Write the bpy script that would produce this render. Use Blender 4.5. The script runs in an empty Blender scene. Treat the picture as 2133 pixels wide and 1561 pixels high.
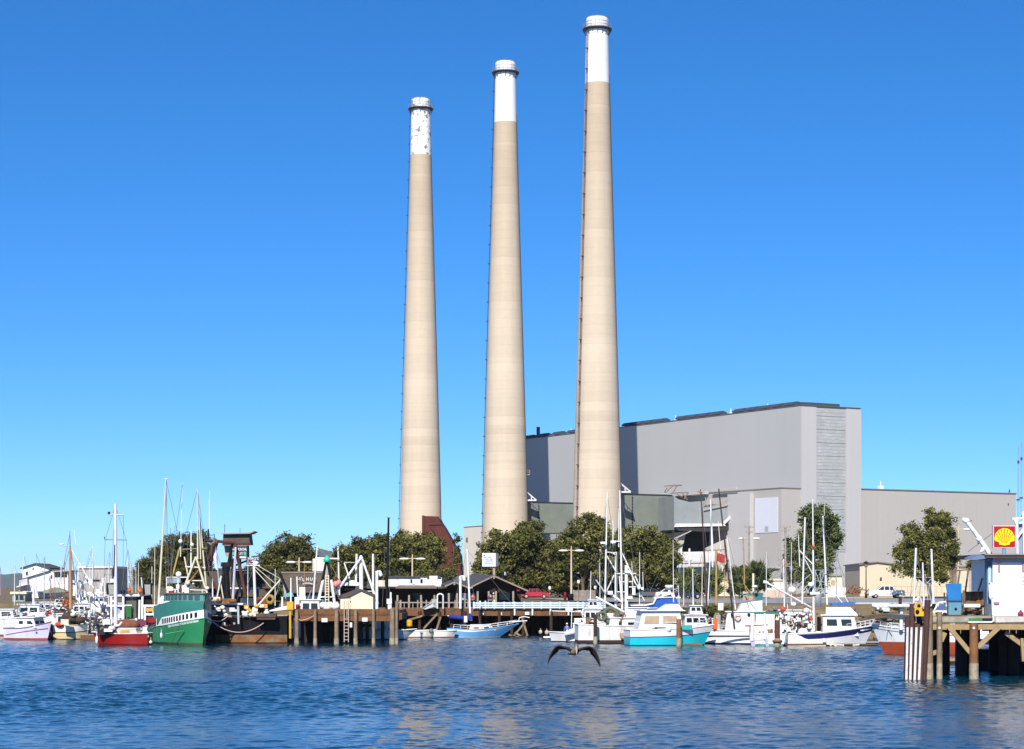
import bpy, math, random
import numpy as np
from mathutils import Vector, Matrix
R = math.radians
scene = bpy.context.scene
COL = scene.collection
# ---------------------------------------------------------------- camera
F, CX, HY, HC = 4330.0, 1066.5, 1225.0, 5.5      # focal (photo px), centre column, horizon row, eye height (m)
cam_d = bpy.data.cameras.new("camera"); cam = bpy.data.objects.new("camera", cam_d); COL.objects.link(cam)
cam_d.sensor_width = 36; cam_d.lens = 36 * F / 2133
cam_d.shift_y = (HY - 780.5) / 2133
cam_d.clip_start = 1; cam_d.clip_end = 60000
cam.location = (0, 0, HC); cam.rotation_euler = (R(90), 0, 0)
scene.camera = cam
# ---------------------------------------------------------------- sky, sun, exposure
SUN_EL, SUN_AZ = 38.0, 190.0                      # azimuth clockwise from +Y
w = bpy.data.worlds.new("World"); scene.world = w; w.use_nodes = True
nt = w.node_tree; nt.nodes.clear()
sky = nt.nodes.new("ShaderNodeTexSky"); sky.sky_type = 'NISHITA'; sky.sun_disc = False
sky.sun_elevation = R(SUN_EL); sky.sun_rotation = R(SUN_AZ)
sky.altitude = 0; sky.air_density = 0.5; sky.dust_density = 0.0; sky.ozone_density = 9.0
gam = nt.nodes.new("ShaderNodeGamma"); gam.inputs[1].default_value = 0.85
hsv = nt.nodes.new("ShaderNodeHueSaturation"); hsv.inputs['Hue'].default_value = 0.501; hsv.inputs['Saturation'].default_value = 1.21; hsv.inputs['Value'].default_value = 1.06
bg = nt.nodes.new("ShaderNodeBackground"); bg.inputs[1].default_value = 0.15
wo = nt.nodes.new("ShaderNodeOutputWorld")
nt.links.new(sky.outputs[0], gam.inputs[0]); nt.links.new(gam.outputs[0], hsv.inputs['Color'])
nt.links.new(hsv.outputs[0], bg.inputs[0]); nt.links.new(bg.outputs[0], wo.inputs[0])
sd = bpy.data.lights.new("sun", 'SUN'); sd.energy = 4.6; sd.angle = R(0.5); sd.color = (1.0, 0.95, 0.87)
sun = bpy.data.objects.new("sun", sd); COL.objects.link(sun)
S = Vector((math.sin(R(SUN_AZ)) * math.cos(R(SUN_EL)), math.cos(R(SUN_AZ)) * math.cos(R(SUN_EL)), math.sin(R(SUN_EL))))
sun.rotation_euler = (-S).to_track_quat('-Z', 'Y').to_euler(); sun.location = (0, -50, 200)
scene.view_settings.view_transform = 'Standard'; scene.view_settings.look = 'None'
scene.view_settings.exposure = 0.4; scene.view_settings.gamma = 1.0
scene.render.engine = 'CYCLES'
scene.cycles.max_bounces = 5; scene.cycles.diffuse_bounces = 2; scene.cycles.glossy_bounces = 3
scene.cycles.transmission_bounces = 2; scene.cycles.transparent_max_bounces = 8
rnd = random.Random(7)

def P(px, py, d):
    """point seen at photo pixel px,py when it stands d metres away"""
    return Vector(((px - CX) / F * d, d, HC - (py - HY) / F * d))
def PX(px, d): return (px - CX) / F * d
def PZ(py, d): return HC - (py - HY) / F * d
def DW(py, z=0.0): return F * (HC - z) / (py - HY)

# ---------------------------------------------------------------- materials
MATS = {}
def mat(name, col, rough=0.55, var=0.12, scale=1.5, metal=0.0, streak=0.0, dirt=None, dirt_amt=0.0, dirt_scale=0.6,
        bump=0.0, bump_scale=8.0, spec=0.4, zstretch=1.0, coat=0.0):
    if name in MATS: return MATS[name]
    m = bpy.data.materials.new(name); m.use_nodes = True; n = m.node_tree; N = n.nodes; N.clear(); L = n.links
    out = N.new("ShaderNodeOutputMaterial"); b = N.new("ShaderNodeBsdfPrincipled"); L.new(b.outputs[0], out.inputs[0])
    b.inputs['Roughness'].default_value = rough; b.inputs['Metallic'].default_value = metal
    b.inputs['Specular IOR Level'].default_value = spec; b.inputs['Coat Weight'].default_value = coat
    tc = N.new("ShaderNodeTexCoord"); mp = N.new("ShaderNodeMapping"); L.new(tc.outputs['Object'], mp.inputs[0])
    mp.inputs['Scale'].default_value = (1, 1, zstretch)
    no = N.new("ShaderNodeTexNoise"); no.inputs['Scale'].default_value = scale; no.inputs['Detail'].default_value = 5
    no.inputs['Roughness'].default_value = 0.65
    L.new(mp.outputs[0], no.inputs['Vector'])
    rp = N.new("ShaderNodeMapRange"); rp.inputs[1].default_value = 0.3; rp.inputs[2].default_value = 0.7
    rp.inputs[3].default_value = 1 - var; rp.inputs[4].default_value = 1 + var
    L.new(no.outputs[0], rp.inputs[0])
    mx = N.new("ShaderNodeVectorMath"); mx.operation = 'SCALE'
    mx.inputs[0].default_value = col[:3]; L.new(rp.outputs[0], mx.inputs['Scale'])
    cur = mx.outputs[0]
    if dirt is not None and dirt_amt > 0:
        m2 = N.new("ShaderNodeMapping"); L.new(tc.outputs['Object'], m2.inputs[0])
        m2.inputs['Scale'].default_value = (1, 1, 0.18) if streak else (1, 1, 1)
        n2 = N.new("ShaderNodeTexNoise"); n2.inputs['Scale'].default_value = dirt_scale; n2.inputs['Detail'].default_value = 6
        n2.inputs['Roughness'].default_value = 0.7
        L.new(m2.outputs[0], n2.inputs['Vector'])
        r2 = N.new("ShaderNodeMapRange"); r2.inputs[1].default_value = 0.62 - 0.3 * dirt_amt; r2.inputs[2].default_value = 0.72
        r2.inputs[3].default_value = 0; r2.inputs[4].default_value = min(1, 0.4 + dirt_amt)
        L.new(n2.outputs[0], r2.inputs[0])
        mc = N.new("ShaderNodeMix"); mc.data_type = 'RGBA'
        L.new(r2.outputs[0], mc.inputs[0]); L.new(cur, mc.inputs[6]); mc.inputs[7].default_value = (*dirt[:3], 1)
        cur = mc.outputs[2]
    L.new(cur, b.inputs['Base Color'])
    if bump > 0:
        n3 = N.new("ShaderNodeTexNoise"); n3.inputs['Scale'].default_value = bump_scale; n3.inputs['Detail'].default_value = 4
        L.new(mp.outputs[0], n3.inputs['Vector'])
        bp = N.new("ShaderNodeBump"); bp.inputs['Strength'].default_value = bump; bp.inputs['Distance'].default_value = 0.05
        L.new(n3.outputs[0], bp.inputs['Height']); L.new(bp.outputs[0], b.inputs['Normal'])
    MATS[name] = m; return m

WHITE = mat('white_paint', (0.80, 0.80, 0.79), 0.35, 0.05, 1.2, dirt=(0.40, 0.29, 0.19), dirt_amt=0.22, streak=1, dirt_scale=2.5)
WHITE2 = mat('worn_white_paint', (0.74, 0.73, 0.70), 0.5, 0.08, 1.5, dirt=(0.33, 0.24, 0.16), dirt_amt=0.32, streak=1, dirt_scale=2.0)
CREAMW = mat('cream_paint', (0.72, 0.64, 0.46), 0.6, 0.06, 1.0, dirt=(0.5, 0.4, 0.26), dirt_amt=0.1, streak=1)
LAV = mat('lavender_paint', (0.66, 0.60, 0.75), 0.4, 0.06, 1.0, dirt=(0.4, 0.32, 0.36), dirt_amt=0.15, streak=1)
RED = mat('red_paint', (0.27, 0.010, 0.008), 0.35, 0.15, 1.0, dirt=(0.25, 0.03, 0.02), dirt_amt=0.2, streak=1)
BOTRED = mat('red_antifouling', (0.36, 0.09, 0.045), 0.7, 0.15, 1.5, dirt=(0.2, 0.1, 0.06), dirt_amt=0.25, streak=1)
GREEN = mat('green_hull_paint', (0.03, 0.25, 0.10), 0.35, 0.10, 0.8, dirt=(0.10, 0.16, 0.07), dirt_amt=0.2, streak=1)
DGREEN = mat('bluish_green_paint', (0.035, 0.19, 0.15), 0.4, 0.10, 0.8)
TEAL = mat('turquoise_paint', (0.015, 0.50, 0.62), 0.35, 0.08, 1.0, dirt=(0.1, 0.25, 0.3), dirt_amt=0.15, streak=1)
NAVY = mat('navy_paint', (0.012, 0.016, 0.09), 0.3, 0.1)
BLUE = mat('blue_paint', (0.03, 0.15, 0.45), 0.4, 0.1)
LBLUE = mat('light_blue_paint', (0.10, 0.30, 0.58), 0.4, 0.08, dirt=(0.5, 0.6, 0.7), dirt_amt=0.1)
BCANVAS = mat('blue_canvas', (0.02, 0.10, 0.42), 0.85, 0.12, 3, bump=0.4)
DBCANVAS = mat('dark_blue_canvas', (0.015, 0.035, 0.26), 0.85, 0.12, 3, bump=0.4)
BLACK = mat('black_paint', (0.006, 0.006, 0.008), 0.6, 0.25, dirt=(0.03, 0.015, 0.01), dirt_amt=0.15, streak=1, spec=.2)
RUST = mat('rusted_steel', (0.23, 0.085, 0.028), 0.85, 0.35, 1.2, dirt=(0.17, 0.21, 0.15), dirt_amt=0.5, dirt_scale=0.9, bump=0.3)
RUSTD = mat('dark_rusted_steel', (0.085, 0.03, 0.018), 0.85, 0.3, 1.5, dirt=(0.03, 0.015, 0.012), dirt_amt=0.3)
MAROON = mat('maroon_rusted_duct', (0.10, 0.020, 0.011), 0.8, 0.25, 0.3, dirt=(0.03, 0.012, 0.010), dirt_amt=0.35, dirt_scale=0.25)
GLASS = mat('dark_glass', (0.015, 0.02, 0.025), 0.08, 0.2, spec=0.6)
BEIGEG = mat('curtained_glass', (0.45, 0.33, 0.22), 0.15, 0.2)
DECK = mat('grey_deck_paint', (0.34, 0.33, 0.30), 0.7, 0.15, 2, dirt=(0.2, 0.15, 0.1), dirt_amt=0.2)
WOOD = mat('weathered_timber', (0.21, 0.135, 0.075), 0.85, 0.3, 1.5, dirt=(0.07, 0.045, 0.03), dirt_amt=0.35, streak=1, dirt_scale=2.5, bump=0.4)
WOODB = mat('brown_timber', (0.17, 0.075, 0.03), 0.85, 0.3, 1.5, dirt=(0.06, 0.03, 0.02), dirt_amt=0.35, bump=0.4)
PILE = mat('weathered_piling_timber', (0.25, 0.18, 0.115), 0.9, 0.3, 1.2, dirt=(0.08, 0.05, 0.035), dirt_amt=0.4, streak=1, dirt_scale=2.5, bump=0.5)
PILED = mat('dark_piling_timber', (0.05, 0.026, 0.016), 0.9, 0.3, 1.2, dirt=(0.03, 0.02, 0.015), dirt_amt=0.4, streak=1, dirt_scale=2.5, bump=0.5)  # tone deepened to stand for the shade below the decks
PILER = mat('russet_piling_timber', (0.23, 0.105, 0.042), 0.85, 0.3, 1.0, dirt=(0.08, 0.04, 0.02), dirt_amt=0.3, streak=1, dirt_scale=2.5, bump=0.5)
BARN = mat('barnacle_crust', (0.36, 0.30, 0.22), 0.95, 0.35, 6, dirt=(0.08, 0.08, 0.05), dirt_amt=0.45, dirt_scale=3, bump=0.8)
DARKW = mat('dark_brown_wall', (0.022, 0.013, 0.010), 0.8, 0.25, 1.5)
SHINGLE = mat('brown_shingle_roof', (0.10, 0.075, 0.058), 0.9, 0.25, 2.5, dirt=(0.05, 0.035, 0.028), dirt_amt=0.35, bump=0.6, bump_scale=5)
SHING2 = mat('grey_shingle_roof', (0.075, 0.07, 0.072), 0.9, 0.2, 2.5, dirt=(0.05, 0.045, 0.04), dirt_amt=0.3, bump=0.5)
FASCIA = mat('taupe_fascia', (0.26, 0.21, 0.18), 0.8, 0.15)
STEEL = mat('galvanised_steel', (0.42, 0.43, 0.44), 0.45, 0.15, 2, metal=0.4)
ALU = mat('white_aluminium_spar', (0.74, 0.73, 0.70), 0.35, 0.08)
OCHRE = mat('varnished_spar', (0.42, 0.26, 0.10), 0.4, 0.2)
BRNSPAR = mat('brown_spar', (0.30, 0.15, 0.075), 0.5, 0.2)
WIRE = mat('rigging_wire', (0.16, 0.15, 0.15), 0.5, 0.1)
ROPE = mat('pink_mooring_rope', (0.52, 0.34, 0.30), 0.9, 0.15)
YELLOW = mat('yellow_paint', (0.62, 0.36, 0.02), 0.5, 0.12)
ORANGE = mat('orange_plastic', (0.65, 0.12, 0.02), 0.5, 0.12)
RUBBER = mat('black_rubber', (0.015, 0.015, 0.015), 0.8, 0.2)
ASPH = None

# ---------------------------------------------------------------- mesh builder
class MB:
    def __init__(s): s.v = []; s.f = []; s.sm = []
    def add(s, vs, fs, smooth=False):
        o = len(s.v); s.v += [tuple(v) for v in vs]
        for f in fs: s.f.append(tuple(i + o for i in f)); s.sm.append(smooth)
        return s
    def bb(s, x0, x1, y0, y1, z0, z1):
        return s.add([(x0, y0, z0), (x1, y0, z0), (x1, y1, z0), (x0, y1, z0), (x0, y0, z1), (x1, y0, z1), (x1, y1, z1), (x0, y1, z1)],
              [(3, 2, 1, 0), (4, 5, 6, 7), (0, 1, 5, 4), (1, 2, 6, 5), (2, 3, 7, 6), (3, 0, 4, 7)])
    def box(s, c, size, rz=0.0):
        a, b, h = size[0] / 2, size[1] / 2, size[2] / 2; co, si = math.cos(rz), math.sin(rz); vs = []
        for z in (-h, h):
            for x, y in ((-a, -b), (a, -b), (a, b), (-a, b)):
                vs.append((c[0] + x * co - y * si, c[1] + x * si + y * co, c[2] + z))
        return s.add(vs, [(3, 2, 1, 0), (4, 5, 6, 7), (0, 1, 5, 4), (1, 2, 6, 5), (2, 3, 7, 6), (3, 0, 4, 7)])
    def tube(s, a, b, r, r2=None, n=6, caps=True):
        a = Vector(a); b = Vector(b); r2 = r if r2 is None else r2
        d = b - a
        if d.length < 1e-6: return s
        d.normalize(); up = Vector((0, 0, 1)) if abs(d.z) < 0.9 else Vector((1, 0, 0))
        u = d.cross(up).normalized(); v = d.cross(u)
        vs = []
        for p, rr in ((a, r), (b, r2)):
            for i in range(n):
                t = 2 * math.pi * i / n; vs.append(p + (u * math.cos(t) + v * math.sin(t)) * rr)
        fs = [(i, (i + 1) % n, n + (i + 1) % n, n + i) for i in range(n)]
        s.add(vs, fs, n > 4)
        if caps: s.add([vs[i] for i in range(n)], [tuple(range(n))[::-1]]); s.add([vs[n + i] for i in range(n)], [tuple(range(n))])
        return s
    def path(s, pts, r, n=5):
        for i in range(len(pts) - 1): s.tube(pts[i], pts[i + 1], r, r, n, i in (0, len(pts) - 2))
        return s
    def beam(s, a, b, wd, ht):
        """square-section timber from a to b"""
        a = Vector(a); b = Vector(b); d = (b - a).normalized()
        up = Vector((0, 0, 1)) if abs(d.z) < 0.95 else Vector((0, 1, 0))
        j = 1 + .017 * (len(s.v) // 8 % 9); wd *= j; ht *= j      # crossing timbers never share a face
        u = d.cross(up).normalized() * wd / 2; v = u.cross(d).normalized() * ht / 2
        vs = [a - u - v, a + u - v, a + u + v, a - u + v, b - u - v, b + u - v, b + u + v, b - u + v]
        return s.add(vs, [(3, 2, 1, 0), (4, 5, 6, 7), (0, 1, 5, 4), (1, 2, 6, 5), (2, 3, 7, 6), (3, 0, 4, 7)])
    def extr(s, pts, vec):
        n = len(pts); vec = Vector(vec); a = [Vector(p) for p in pts]; b = [p + vec for p in a]
        return s.add(a + b, [tuple(range(n))[::-1], tuple(range(n, 2 * n))] + [(i, (i + 1) % n, n + (i + 1) % n, n + i) for i in range(n)])
    def loft(s, rings, closed=True, smooth=True, caps=False):
        n = len(rings[0]); vs = [p for r in rings for p in r]; fs = []
        for k in range(len(rings) - 1):
            for i in range(n if closed else n - 1):
                j = (i + 1) % n; fs.append((k * n + i, k * n + j, (k + 1) * n + j, (k + 1) * n + i))
        if caps: fs += [tuple(range(n))[::-1], tuple(range((len(rings) - 1) * n, len(rings) * n))]
        return s.add(vs, fs, smooth)
    def lathe(s, prof, c=(0, 0), n=24, smooth=True, caps=True):
        return s.loft([[(c[0] + r * math.cos(2 * math.pi * i / n), c[1] + r * math.sin(2 * math.pi * i / n), z) for i in range(n)] for r, z in prof], True, smooth, caps)
    def ball(s, c, rx, ry=None, rz=None, n=10, m=6):
        ry = ry or rx; rz = rz or rx; rings = []
        for k in range(m + 1):
            t = math.pi * (k / m - .5); t = max(-1.5, min(1.5, t))
            rings.append([(c[0] + rx * math.cos(t) * math.cos(2 * math.pi * i / n), c[1] + ry * math.cos(t) * math.sin(2 * math.pi * i / n), c[2] + rz * math.sin(t)) for i in range(n)])
        return s.loft(rings, True, True, True)
    def torus(s, c, R_, r, axis='y', n=16, m=6):
        rings = []
        for i in range(n + 1):
            t = 2 * math.pi * i / n; ring = []
            for j in range(m):
                q = 2 * math.pi * j / m; rr = R_ + r * math.cos(q); h = r * math.sin(q)
                x, y = rr * math.cos(t), rr * math.sin(t)
                ring.append((c[0] + x, c[1] + h, c[2] + y) if axis == 'y' else (c[0] + h, c[1] + x, c[2] + y) if axis == 'x' else (c[0] + x, c[1] + y, c[2] + h))
            rings.append(ring)
        return s.loft(rings)

def root_of(o):
    while o.parent: o = o.parent
    return o
def finish(o, label=None, cat=None, group=None, kind=None):
    if label: o['label'] = label
    if cat: o['category'] = cat
    if group: o['group'] = group
    if kind: o['kind'] = kind
    return o
def thing(name, label, cat, loc=(0, 0, 0), rz=0.0, group=None):
    o = bpy.data.objects.new(name, None); COL.objects.link(o); o.empty_display_size = 0.3
    o.location = loc; o.rotation_euler = (0, 0, rz); return finish(o, label, cat, group)
def mesh_of(name, mb, m):
    me = bpy.data.meshes.new(name); me.from_pydata(mb.v, [], mb.f)
    me.polygons.foreach_set('use_smooth', mb.sm); me.materials.append(m); me.update(); return me
def part(name, mb, m, parent, world=False, label=None):
    """one mesh object under parent; world=True when the builder used world coordinates"""
    if world:
        r = root_of(parent); c, s_ = math.cos(-r.rotation_euler.z), math.sin(-r.rotation_euler.z); l = r.location
        mb.v = [((v[0] - l.x) * c - (v[1] - l.y) * s_, (v[0] - l.x) * s_ + (v[1] - l.y) * c, v[2] - l.z) for v in mb.v]
    o = bpy.data.objects.new(name, mesh_of(name, mb, m)); COL.objects.link(o); o.parent = parent
    if label: o['label'] = label
    return o
def single(name, mb, m, label=None, cat=None, group=None, kind=None, loc=None):
    """a top-level object that is one mesh (world coordinates); loc = its base point"""
    if loc is None and label: 
        a = np.array(mb.v); loc = (a[:, 0].mean(), a[:, 1].mean(), a[:, 2].min())
    loc = Vector(loc or (0, 0, 0)); mb.v = [tuple(Vector(v) - loc) for v in mb.v]
    o = bpy.data.objects.new(name, mesh_of(name, mb, m)); COL.objects.link(o); o.location = loc
    return finish(o, label, cat, group, kind)
def copy_tree(o, parent=None):
    c = o.copy(); COL.objects.link(c)
    if parent: c.parent = parent
    for ch in list(o.children): copy_tree(ch, c)
    return c
def text_part(name, s, size, m, parent, loc, width=None, extrude=0.02, world=True, sx=1.0):
    """lettering that faces the camera side (-Y), centred on loc"""
    cu = bpy.data.curves.new(name, 'FONT'); cu.body = s; cu.size = size; cu.align_x = 'CENTER'; cu.align_y = 'CENTER'; cu.extrude = extrude; cu.resolution_u = 2
    cu.offset = size * 0.015
    t = bpy.data.objects.new('tmp', cu); COL.objects.link(t)
    dg = bpy.context.evaluated_depsgraph_get(); me0 = t.evaluated_get(dg).to_mesh()
    vs = [v.co.copy() for v in me0.vertices]; fs = [tuple(p.vertices) for p in me0.polygons]
    t.evaluated_get(dg).to_mesh_clear(); bpy.data.objects.remove(t); bpy.data.curves.remove(cu)
    k = 1.0
    if width:
        xs = [v.x for v in vs]; k = width / max(1e-6, max(xs) - min(xs))
    mb = MB(); mb.add([(loc[0] + v.x * k, loc[1] - v.z, loc[2] + v.y) for v in vs], fs)
    return part(name, mb, m, parent, world)
# ================================================================ SETTING
def water_material():
    m = bpy.data.materials.new('harbour_water'); m.use_nodes = True; n = m.node_tree; N = n.nodes; N.clear(); L = n.links
    out = N.new("ShaderNodeOutputMaterial"); b = N.new("ShaderNodeBsdfPrincipled"); L.new(b.outputs[0], out.inputs[0])
    b.inputs['Base Color'].default_value = (0.001, 0.034, 0.062, 1); b.inputs['Roughness'].default_value = 0.10
    b.inputs['IOR'].default_value = 1.33
    tc = N.new("ShaderNodeTexCoord")
    mp = N.new("ShaderNodeMapping"); L.new(tc.outputs['Object'], mp.inputs[0]); mp.inputs['Scale'].default_value = (0.55, 1.0, 1)
    n1 = N.new("ShaderNodeTexNoise"); n1.inputs['Scale'].default_value = 5.0; n1.inputs['Detail'].default_value = 4; n1.inputs['Roughness'].default_value = 0.6
    L.new(mp.outputs[0], n1.inputs['Vector'])
    mp2 = N.new("ShaderNodeMapping"); L.new(tc.outputs['Object'], mp2.inputs[0]); mp2.inputs['Scale'].default_value = (0.05, 0.022, 1); mp2.inputs['Rotation'].default_value = (0, 0, R(28))
    n2 = N.new("ShaderNodeTexNoise"); n2.inputs['Scale'].default_value = 1.0; n2.inputs['Detail'].default_value = 3
    L.new(mp2.outputs[0], n2.inputs['Vector'])
    r = N.new("ShaderNodeMapRange"); r.inputs[1].default_value = .35; r.inputs[2].default_value = .65; r.inputs[3].default_value = .2; r.inputs[4].default_value = 1.0
    L.new(n2.outputs[0], r.inputs[0])
    bp = N.new("ShaderNodeBump"); bp.inputs['Distance'].default_value = 0.045
    L.new(r.outputs[0], bp.inputs['Strength']); L.new(n1.outputs[0], bp.inputs['Height']); L.new(bp.outputs[0], b.inputs['Normal'])
    return m

def build_water():
    rg = np.random.default_rng(3)
    d = [-3000., 1, 25, 45]; x = 58.
    while x < 300: d.append(x); x *= 1.0013
    d += [310, 330, 370, 450, 800, 1500, 4000, 30000]
    d = np.array(d)
    c = np.concatenate([[-6, -1.5, -.6, -.40], np.linspace(-.285, .285, 680), [.40, .6, 1.5, 6]])
    nr, nc = len(d), len(c)
    Dm = d[:, None].repeat(nc, 1); Xm = c[None, :] * np.maximum(np.abs(Dm), 60.)
    Z = np.zeros_like(Dm)
    for i in range(90):
        lam = 0.27 * (2.3 / 0.27) ** (i / 89.); k = 2 * math.pi / lam
        th = R(-80) + rg.normal(0, 0.85)
        amp = 0.0031 * lam * rg.uniform(.5, 1.3)
        ph = rg.uniform(0, 6.28)
        att = np.clip((lam - 2.0 * Dm * 0.0013) / (0.1 + 1.2 * Dm * 0.0013), 0, 1)
        Z += att * amp * np.sin(k * (Xm * math.cos(th) + Dm * math.sin(th)) + ph)
    # wind lanes: long streaks of calmer and rougher water
    lane = np.zeros_like(Z)
    for i in range(7):
        th = R(-60) + rg.normal(0, .18); lam = rg.uniform(18, 70)
        lane += np.sin(2 * math.pi / lam * (Xm * math.cos(th) + Dm * math.sin(th)) + rg.uniform(0, 6.28) + 1.3 * np.sin(Xm * .05 + Dm * .021 + i))
    Z *= np.clip(1 + 0.12 * lane, .5, 1.5)
    fade = np.clip((Dm - 45) / 13, 0, 1) * np.clip((300 - Dm) / 8, 0, 1) * np.clip((.285 - np.abs(c)[None, :]) / .01, 0, 1)
    Z *= fade
    co = np.stack([Xm, Dm, Z], -1).reshape(-1, 3).astype(np.float32)
    idx = np.arange(nr * nc).reshape(nr, nc)
    q = np.stack([idx[:-1, :-1], idx[:-1, 1:], idx[1:, 1:], idx[1:, :-1]], -1).reshape(-1, 4)
    return quad_mesh('water', co, q, water_material(), True)

def quad_mesh(name, co, q, m, smooth=False):
    me = bpy.data.meshes.new(name); me.vertices.add(len(co)); me.vertices.foreach_set('co', np.ascontiguousarray(co, np.float32).ravel())
    k = q.shape[1]; me.loops.add(q.size); me.loops.foreach_set('vertex_index', np.ascontiguousarray(q, np.int32).ravel())
    me.polygons.add(len(q)); me.polygons.foreach_set('loop_start', np.arange(0, q.size, k, dtype=np.int32)); me.polygons.foreach_set('loop_total', np.full(len(q), k, np.int32))
    if smooth: me.polygons.foreach_set('use_smooth', np.ones(len(q), bool))
    me.materials.append(m); me.update(calc_edges=True); me.validate()
    return bpy.data.objects.new(name, me)
o = build_water(); COL.objects.link(o); finish(o, kind='structure')

# ---- land: one sheet whose shore falls into the water behind the boats
GZ = 3.9
SOIL = mat('dry_sandy_soil', (0.20, 0.145, 0.075), 0.95, 0.2, 0.4, dirt=(0.09, 0.085, 0.03), dirt_amt=0.5, dirt_scale=0.45, bump=0.5, bump_scale=2)
ASPH = mat('worn_asphalt', (0.31, 0.30, 0.29), 0.9, 0.12, 0.5, dirt=(0.15, 0.145, 0.14), dirt_amt=0.3, dirt_scale=0.15)
shore = [(-900, 420), (-420, 330), (-60, 268), (12, 264), (22, 236), (36, 229), (60, 231), (120, 236), (400, 250), (900, 300)]
def shore_y(x):
    for (x0, y0), (x1, y1) in zip(shore, shore[1:]):
        if x0 <= x <= x1: return y0 + (y1 - y0) * (x - x0) / (x1 - x0)
    return 300
lm = MB(); rings = []
xs = [-9000, -2500, -900, -420, -200, -120, -60, -30, 0, 12, 17, 22, 28, 33, 38, 43, 48, 54, 60, 80, 120, 200, 400, 900, 2500, 9000]
offs = [(-9, -1.5), (-5.5, 0.4), (-3.5, 1.7), (-1.5, 2.8), (0, GZ - .42), (1.2, GZ - .2), (12, GZ - .16), (85, GZ), (160, GZ + .2), (400, GZ + .5), (1200, GZ + 2), (6000, 6)]
for x in xs:
    y0 = shore_y(max(-900, min(900, x))); ring = []
    for j, (oy, z) in enumerate(offs):
        ring.append((x, y0 + oy + (rnd.uniform(-.5, .5) if j < 4 else 0), z + (rnd.uniform(-.25, .25) if 0 < j < 4 else 0)))
    rings.append(ring)
lm.loft(rings, False, False)
finish(single('ground', lm, SOIL), kind='structure')
# road / parking strip: separate sheet just above the ground
rm = MB(); zz = GZ + 0.012
zf = zz - .17
rm.add([(9, 268, zz - .12), (23.5, 239, zf), (37, 233, zf), (60, 235, zf), (200, 245, zf), (200, 322, zz + .04), (62, 322, zz + .04), (20, 322, zz + .04), (2, 322, zz + .04)], [(0, 1, 7, 8), (1, 2, 6, 7), (2, 3, 6), (3, 4, 5, 6)])
finish(single('parking_road', rm, ASPH), kind='structure')
km = MB()
for x0, x1 in ((37, 60), (60, 120)):
    km.beam((x0, shore_y(x0) + 2.2, GZ - .12), (x1, shore_y(x1) + 2.2, GZ - .12), .35, .2)
finish(single('road_kerb', km, mat('pale_concrete_kerb', (0.5, 0.48, 0.45), .9, .12)), kind='structure')
# rear pavement line behind the truck
k2 = MB(); k2.bb(40, 110, 322.5, 325, GZ + .0, GZ + .16)
finish(single('pavement', k2, mat('pale_concrete_pavement', (0.46, 0.40, 0.34), .9, .12)), kind='structure')

# ---- far hills
hm = mat('far_hill_scrub', (0.10, 0.12, 0.10), 0.95, 0.15, 0.003)
def hills(px0, px1, prof, d, depth):
    mb = MB(); rg = []
    for px, py in prof:
        x = PX(px, d); z = PZ(py, d)
        rg.append([(x, d - depth * .5, 3), (x, d - depth * .25, 3 + (z - 3) * .55), (x, d, z), (x, d + depth * .5, 3)])
    mb.loft(rg, False, True); return mb
finish(single('hills', hills(0, 0, [(-420, 1200), (-300, 1192), (-150, 1186), (-60, 1193), (10, 1197), (40, 1194), (75, 1203), (110, 1211), (170, 1216), (260, 1217), (420, 1205), (520, 1190), (600, 1172), (640, 1155), (668, 1143), (700, 1152), (760, 1175), (850, 1190), (940, 1176), (1000, 1180), (1100, 1196), (1300, 1205), (1600, 1214), (2600, 1212)], 7000, 2500), hm), kind='structure')

# ================================================================ POWER PLANT
A0 = Vector((67.2, 484, 0)); U = Vector((.868, .497, 0)).normalized(); V = Vector((-U.y, U.x, 0))
def UV(u, v, z): return A0 + U * u + V * v + Vector((0, 0, z))
def ubox(mb, u0, u1, v0, v1, z0, z1):
    pts = [UV(u0, v0, z0), UV(u1, v0, z0), UV(u1, v1, z0), UV(u0, v1, z0)]
    return mb.extr(pts, (0, 0, z1 - z0))

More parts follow.
